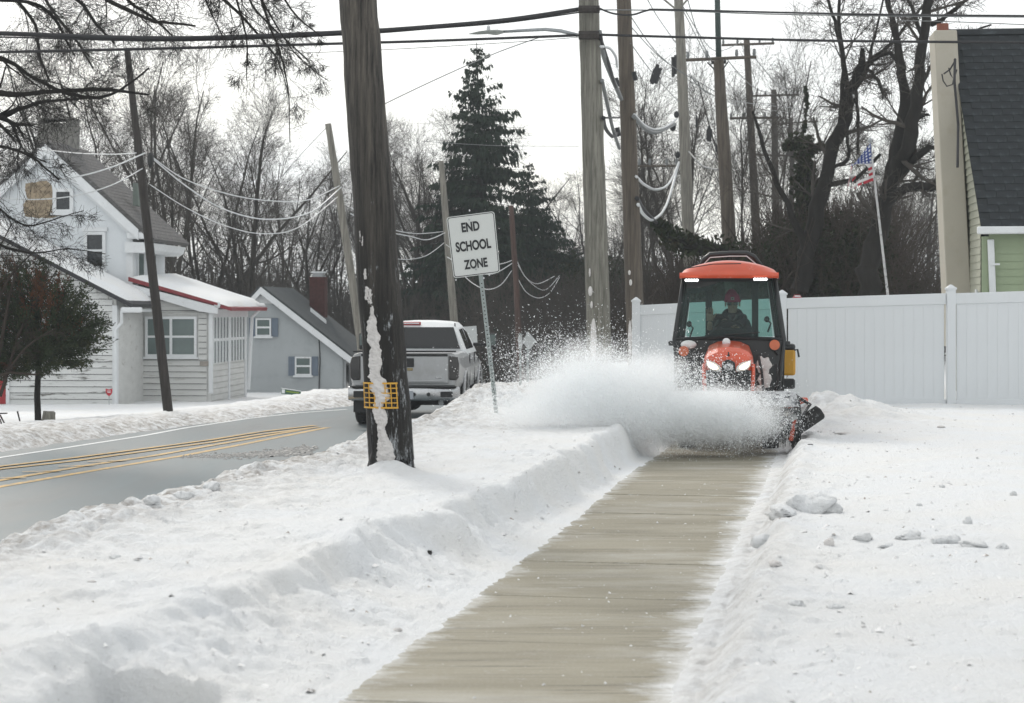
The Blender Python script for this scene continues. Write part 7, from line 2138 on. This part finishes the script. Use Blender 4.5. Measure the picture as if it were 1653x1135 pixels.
# evergreen ivy and bramble mass behind the fence
def leaf_mass():
    g = np.random.default_rng(55); V = []
    for (x0, x1, t0, t1, d0, d1, n) in ((1225, 1330, 372, 318, 47, 56, 26000), (1320, 1440, 345, 352, 46, 54, 26000), (1120, 1240, 420, 385, 50, 58, 14000), (1430, 1490, 400, 440, 52, 58, 6000), (700, 900, 395, 350, 80, 92, 16000), (880, 1050, 395, 420, 76, 90, 14000), (600, 720, 450, 430, 84, 94, 7000)):
        px = g.uniform(x0, x1, n); d = g.uniform(d0, d1, n)
        top = np.interp(px, [x0, x1], [t0, t1]) + 70 * (fbm(px * .03, d * .4, 5, 3)) + 18
        f = g.random(n) ** .8; py = top + (530 - top) * f
        p = np.stack([(px - CX) / FPX * d, d, CAMZ - (py - HY) / FPX * d], -1) + g.normal(size=(n, 3)) * .06
        s = g.uniform(.03, .09, n)[:, None] * (1.5 if d0 > 70 else 1)
        a = g.normal(size=(n, 3)); a /= np.linalg.norm(a, axis=1)[:, None]; b = np.cross(a, g.normal(size=(n, 3))); b /= np.linalg.norm(b, axis=1)[:, None]
        V.append(np.stack([p - a * s, p - b * s * .5, p + a * s, p + b * s * .5], 1).reshape(-1, 3))
    V = np.concatenate(V)
    o = inst('ivy_thicket', np_mesh('ivy_thicket', V, quads=np.arange(len(V)).reshape(-1, 4), mat=M['ivy'])); tag(o, kind='stuff')
leaf_mass()
# brush thickets behind the fence: countless thin stems
def thicket(name, rects, seed, m1='twig_red', n=9000):
    g = np.random.default_rng(seed); tb = TB()
    for (x0, x1, top0, top1, d0, d1, nn) in rects:
        for i in range(nn):
            d = g.uniform(d0, d1); px = g.uniform(x0, x1)
            tpy = np.interp(px, [x0, x1], [top0, top1]) + abs(g.normal()) * 40 - 12
            x = (px - CX) / FPX * d; zt = CAMZ - (tpy - HY) / FPX * d
            z0 = -1.2 if g.random() < .5 else g.uniform(-.5, max(zt - .6, 0))
            L = max(.5, zt - z0)
            dr = np.array([g.normal() * .45, g.normal() * .3, 1.0])
            p = branch_pts(g, np.array([x - dr[0] * L * .5, d, z0]), dr, L, 6, .20)
            r = g.uniform(.010, .022)
            tb.tube(p, np.linspace(r, r * .4, 6), 3)
            for q in range(4):
                j = g.integers(1, 5)
                p2 = branch_pts(g, p[j], g.normal(size=3) + np.array([0, 0, .6]), L * g.uniform(.15, .4), 4, .3, 0, 0)
                tb.tube(p2, np.linspace(r * .6, r * .3, 4), 3)
    o = inst(name, tb.mesh(name, M[m1])); tag(o, kind='stuff')
thicket('brush_thicket', [(1080, 1250, 400, 370, 52, 62, 1000), (1240, 1440, 330, 300, 46, 60, 1500), (1420, 1530, 430, 420, 50, 62, 350), (1000, 1120, 440, 420, 60, 75, 600)], 31)
thicket('roadside_brush', [(640, 760, 470, 450, 70, 90, 500), (760, 1030, 430, 440, 62, 90, 1300), (200, 420, 400, 430, 68, 80, 700), (390, 640, 440, 440, 80, 100, 900)], 32, 'twig')

# far woods closing the view: massed grey-brown stems
def far_woods():
    g = np.random.default_rng(77); tb = TB()
    for i in range(2400):
        d = g.uniform(120, 170); x = g.uniform(-62, 75)
        h = (7.0 + 2.5 * math.sin(x * .21) + 1.5 * math.sin(x * .9)) * g.uniform(.5, 1.05)
        p = branch_pts(g, np.array([x, d, -1.3]), np.array([g.normal() * .12, 0, 1]), h, 5, .10)
        tb.tube(p, np.linspace(g.uniform(.05, .13), .02, 5), 3)
        for q in range(4):
            j = g.integers(1, 4)
            tb.tube(branch_pts(g, p[j], g.normal(size=3) + np.array([0, 0, .9]), h * .3, 3, .3), [.04, .03, .015], 3)
    o = inst('far_woods', tb.mesh('far_woods', M['twig'])); tag(o, kind='stuff')
far_woods()

# overhanging crown of the near tree at the upper left
cfgN = dict(n=[9, 5, 4, 3], start=[.08, .1, .1, .1], ang=[(25, 65), (25, 60), (25, 65), (25, 70)], len=[(.38, .85), (.45, .85), (.6, 1.2), (1.0, 1.9)],
            rr=[.36, .45, .5, .6], rmin=.0030, k=[8, 6, 4, 3], curl=.20, up=[-.01, -.03, -.05, -.05], s=[5, 4, 3, 3])
limb_tree('overhanging_tree', 'large bare tree at the left edge whose branches hang over the farmhouse', 31,
          [[(-330, 560, 70), (-300, 400, 60), (-200, 250, 44), (-110, 190, 30), (-40, 180, 24), (10, 190, 20), (25, 215, 14), (38, 245, 8), (75, 262, 4)],
           [(-110, 190, 22), (-40, 90, 14), (10, 95, 9), (55, 125, 8), (100, 150, 7), (150, 160, 6), (190, 150, 4), (240, 110, 3)],
           [(-40, 150, 12), (40, 152, 8), (110, 146, 7), (180, 145, 6), (240, 153, 3)], [(-20, 190, 14), (30, 178, 8), (60, 165, 6), (120, 160, 4), (175, 155, 3)],
           [(-110, 60, 12), (-20, -40, 9), (60, -30, 6), (85, 20, 5), (120, 60, 4), (150, 110, 3)], [(-60, -80, 12), (100, -40, 9), (190, 10, 7), (250, 36, 5), (315, 42, 3)],
           [(-60, -100, 12), (150, -60, 9), (210, 5, 6), (250, 30, 4), (280, 60, 3)], [(40, -60, 9), (130, 0, 6), (155, 40, 5), (185, 70, 3)],
           [(60, -110, 12), (280, -60, 8), (350, -10, 6), (385, 20, 5), (420, 60, 4), (450, 95, 3), (465, 150, 2)], [(280, -100, 8), (390, -40, 6), (405, 10, 4), (440, 45, 3), (500, 100, 2)],
           [(-20, -60, 8), (20, -10, 6), (60, 40, 5), (62, 90, 4), (80, 130, 3)], [(0, 0, 7), (60, 5, 6), (90, 30, 5), (120, 90, 3)], [(-60, 230, 10), (0, 235, 5), (50, 250, 4), (95, 290, 2.5)],
           [(-60, 280, 10), (-10, 330, 4), (40, 370, 3), (100, 350, 2.5), (135, 340, 1.5)], [(-60, 330, 10), (0, 400, 5), (60, 410, 3), (110, 400, 2), (170, 410, 1.5)]],
          41, cfgN, (-330, 0), zb=-.8, m='bark_dark', mt='bark_dark', depth=3.0, lenk=.36)
# long hanging whips of the same kind of tree against the sky, a second crown out of frame above
limb_tree('overhanging_tree', 'weeping bare branches dangling from above the frame left of the nearest pole', 27,
          [[(330, -900, 60), (330, -500, 50), (360, -300, 30), (390, -160, 16), (410, -60, 8), (430, 30, 4), (455, 90, 3), (467, 150, 2), (468, 230, 1.4)],
           [(400, -120, 6), (440, -30, 4), (480, 30, 3), (520, 60, 2)], [(395, -100, 6), (420, 0, 3), (470, 80, 2), (500, 110, 1.6), (530, 130, 1.2)], [(380, -150, 6), (375, -20, 4), (400, 60, 3), (398, 130, 1.5)],
           [(350, -250, 8), (300, -80, 5), (330, 0, 3), (360, 60, 2)]],
          43, dict(cfgN, n=[7, 6, 4, 3], up=[-.05, -.12, -.16, -.10]), (330, 0), zb=-.8, m='bark_dark', mt='bark_dark', depth=1.2, lenk=.22)

# ------------------------------------------------------------------ conifers
def spruce_meshes(seed, Ht, Rb, sparse_top=True, dens=1.0):
    g = np.random.default_rng(seed); t1 = TB(); tb = TB(); V = []
    tr_ = branch_pts(g, np.array([0, 0, -.5]), np.array([0, 0, 1.0]), Ht + .5, 14, .012)
    t1.tube(tr_, np.linspace(Ht * .018, .015, 14), 8)
    z = Ht * .05; 
    while z < Ht * .985:
        f = z / Ht
        nb = int(g.integers(4, 7) if f < .85 else g.integers(2, 5))
        for b in range(nb):
            az_ = g.uniform(0, 2 * math.pi); L = Rb * ((1 - f) ** .82) * g.uniform(.55, 1.12) + .12
            if g.random() < .07: L *= 1.2
            d = np.array([math.cos(az_), math.sin(az_), .12 if f < .8 else .5])
            k = 8; pts = [np.array([np.interp(z, tr_[:, 2], tr_[:, 0]), np.interp(z, tr_[:, 2], tr_[:, 1]), z + g.uniform(-.1, .1)])]
            dd = d / np.linalg.norm(d)
            for i in range(k - 1):
                sag = -.22 if i < 4 else .16
                dd = dd + np.array([g.normal() * .05, g.normal() * .05, sag * .6 * (1.1 - f)]); dd /= np.linalg.norm(dd)
                pts.append(pts[-1] + dd * L / (k - 1))
            pts = np.array(pts); tb.tube(pts, np.linspace(.012 + .022 * (1 - f), .006, k), 3)
            n = max(5, int(L * 30 * dens))
            T = (k - 1) * (.10 + .90 * g.random(n)); c = np.stack([np.interp(T, range(k), pts[:, a]) for a in range(3)], -1)
            side = np.array([-math.sin(az_), math.cos(az_), 0])
            tw = T / (k - 1)
            wsp = (.10 + .30 * np.sin(np.clip(tw, 0, 1) * math.pi * .85)) * min(1, L * .8)
            sg = g.uniform(-1, 1, n)
            c = c + side[None, :] * (sg * wsp)[:, None]
            hang = g.uniform(.12, .46, n) * min(1, .35 + L * .35)
            c[:, 2] -= g.uniform(0, .10, n)
            # each spray = narrow pointed blade drooping
            dv = np.stack([g.normal(size=n) * .35 + math.cos(az_) * .35, g.normal(size=n) * .35 + math.sin(az_) * .35, -np.ones(n)], -1)
            dv /= np.linalg.norm(dv, axis=1)[:, None]
            wv = np.cross(dv, g.normal(size=(n, 3))); wv /= np.linalg.norm(wv, axis=1)[:, None]
            ww = g.uniform(.03, .075, n)[:, None]
            e = c + dv * hang[:, None]; m_ = c + dv * hang[:, None] * .45
            V.append(np.stack([c, m_ - wv * ww, e, m_ + wv * ww], 1).reshape(-1, 3))
        z += (.14 + .10 * (1 - f)) * Ht / 14 * (1.0 if f < .8 else 1.5) * g.uniform(.8, 1.2)
    V = np.concatenate(V)
    crown = np_mesh('crown', V, quads=np.arange(len(V)).reshape(-1, 4), mat=M['needles'])
    return t1.mesh('trunk', M['bark_dark']), crown, tb.mesh('branches', M['bark_dark'])
spA = spruce_meshes(51, 14, 4.3, dens=1.15); spB = spruce_meshes(52, 14, 5.6, dens=1.15)
def place_spruce(ms, px, top, d, rz, label, sx=1.0, zb=-1.1):
    x = (px - CX) / FPX * d; zt = CAMZ - (top - HY) / FPX * d
    e = empty('spruce_tree', (x, d, zb), rz, label, 'tree', 'spruces beyond the road'); s = (zt - zb) / 14
    e.scale = (s * sx, s * sx, s)
    for nm, m in zip(('trunk', 'crown', 'branches'), ms): inst(nm, m, e)
place_spruce(spA, 778, 68, 76, .4, 'tall pointed spruce left of the street lamp pole', 1.0)
place_spruce(spB, 850, 262, 80, 2.0, 'wide lower spruce right of the tall pointed one', 1.15)
place_spruce(spB, 720, 315, 84, 4.0, 'dark spruce behind the school zone sign', 1.0)
place_spruce(spB, 925, 390, 86, 1.2, 'shortest spruce, behind the lamp pole', 1.25)
place_spruce(spB, 690, 430, 88, 5.2, 'spruce low behind the pickup roof', 1.3)
place_spruce(spA, 1235, 385, 66, 3.0, 'dark conifer behind the tractor roof', 1.5)
place_spruce(spA, 1345, 350, 64, 1.0, 'dark conifer behind the fence under the broken limb', 1.5)
place_spruce(spA, 1400, 345, 66, 5.0, 'dark conifer behind the flagpole', 1.4)

# small evergreen by the farmhouse with a bare leg and rusty patch
def yew():
    d = 37.5; foot = P(62, 682, d); e = empty('small_evergreen', foot, 0, 'small dark evergreen with bare leg and rusty dead patch, before the farmhouse wing', 'tree')
    g = np.random.default_rng(61); t1 = TB(); 
    t1.tube(np.array([list(P(62, 690, d) - foot), list(P(60, 640, d) - foot), list(P(62, 590, d) - foot), list(P(55, 480, d) - foot)]), [.07, .062, .055, .02], 10)
    tw = TB(); Vg = []; Vr = []
    out = [(-50, 440), (0, 415), (40, 412), (70, 422), (95, 445), (130, 458), (148, 478), (142, 492), (160, 500), (170, 512), (172, 532), (163, 548), (167, 560), (150, 575), (152, 583), (120, 590), (100, 592), (70, 604), (30, 606), (0, 612), (-60, 600)]
    def inside(x, y):
        c = False; j = len(out) - 1
        for i in range(len(out)):
            if (out[i][1] > y) != (out[j][1] > y) and x < (out[j][0] - out[i][0]) * (y - out[i][1]) / (out[j][1] - out[i][1] + 1e-9) + out[i][0]: c = not c
            j = i
        return c
    n = 0
    while n < 700:
        px, py = g.uniform(-60, 172), g.uniform(410, 612)
        if not inside(px, py): continue
        n += 1
        dy = g.uniform(-1, 1) * 1.0 * math.sqrt(max(.05, 1 - ((px - 50) / 125) ** 2))
        c = np.array(list(P(px, py, d) - foot)) + np.array([0, dy, 0])
        core = np.array([0.0, 0, 1.2]); dirv = c - core; L = min(.55, np.linalg.norm(dirv) * .5); dirv /= np.linalg.norm(dirv) + 1e-9
        bp = branch_pts(g, c - dirv * L, dirv + np.array([0, 0, -.1]), L * 1.15, 6, .16)
        tw.tube(bp, np.linspace(.008, .003, 6), 3)
        k = 70; T = g.random(k) * 5; cc = np.stack([np.interp(T, range(6), bp[:, a]) for a in range(3)], -1) + g.normal(size=(k, 3)) * .035
        dv = dirv[None, :] * .6 + g.normal(size=(k, 3)) * .55; dv /= np.linalg.norm(dv, axis=1)[:, None]
        wv = np.cross(dv, g.normal(size=(k, 3))); wv /= np.linalg.norm(wv, axis=1)[:, None]
        l = g.uniform(.04, .10, k)[:, None]; w = g.uniform(.008, .018, k)[:, None]
        q = np.stack([cc, cc + dv * l * .5 - wv * w, cc + dv * l, cc + dv * l * .5 + wv * w], 1).reshape(-1, 3)
        rust = (35 < px < 95 and 440 < py < 500 and g.random() < .55) or g.random() < .03 or (px < 20 and py < 520 and g.random() < .35)
        (Vr if rust else Vg).append(q)
    Vg = np.concatenate(Vg); Vr = np.concatenate(Vr)
    inst('trunk', t1.mesh('trunk', M['bark_dark']), e); inst('twigs', tw.mesh('twigs', M['bark_dark']), e)
    inst('crown', np_mesh('crown', Vg, quads=np.arange(len(Vg)).reshape(-1, 4), mat=M['yew']), e)
    o = inst('dead_needles', np_mesh('dead_needles', Vr, quads=np.arange(len(Vr)).reshape(-1, 4), mat=M['dry_needles']), e); o['label'] = 'rusty dead needles'
yew()
# leafless shrub overlapping the evergreen at the frame's left
limb_tree('bare_shrub', 'leafless reddish shrub in front of the evergreen at the left edge', 36.6,
          [[(-10, 640, 8), (0, 560, 6), (15, 480, 4), (30, 420, 2)], [(-10, 640, 8), (-20, 540, 6), (10, 450, 4), (60, 400, 2)], [(0, 640, 6), (30, 540, 4), (60, 480, 3), (90, 440, 2)],
           [(-30, 640, 7), (-20, 500, 5), (-10, 420, 3), (20, 360, 2)], [(5, 610, 4), (40, 560, 3), (90, 530, 2)], [(0, 606, 5), (12, 600, 4), (60, 605, 3)]], 71, dict(cfgN, n=[7, 5, 4, 3]), (-10, 0), zb=-.6, m='twig_red', mt='twig_red', depth=.6, lenk=.35, maxl=2, cat='shrub')
# ------------------------------------------------------------------ thin hazy volume, added to lift dark tones like windshield veil glare
veil_m = bpy.data.materials.new('tone_lift_volume'); veil_m.use_nodes = True
t = veil_m.node_tree; t.nodes.clear()
o_ = t.nodes.new('ShaderNodeOutputMaterial'); v_ = t.nodes.new('ShaderNodeVolumePrincipled')
v_.inputs['Color'].default_value = (.90, .96, 1.0, 1); v_.inputs['Density'].default_value = .0006
t.links.new(v_.outputs[0], o_.inputs['Volume'])
veil_o = MB().bbox((-1000, -80, -3.0), (1000, 1900, 40)).build('tone_lift_veil', veil_m); tag(veil_o, kind='stuff')
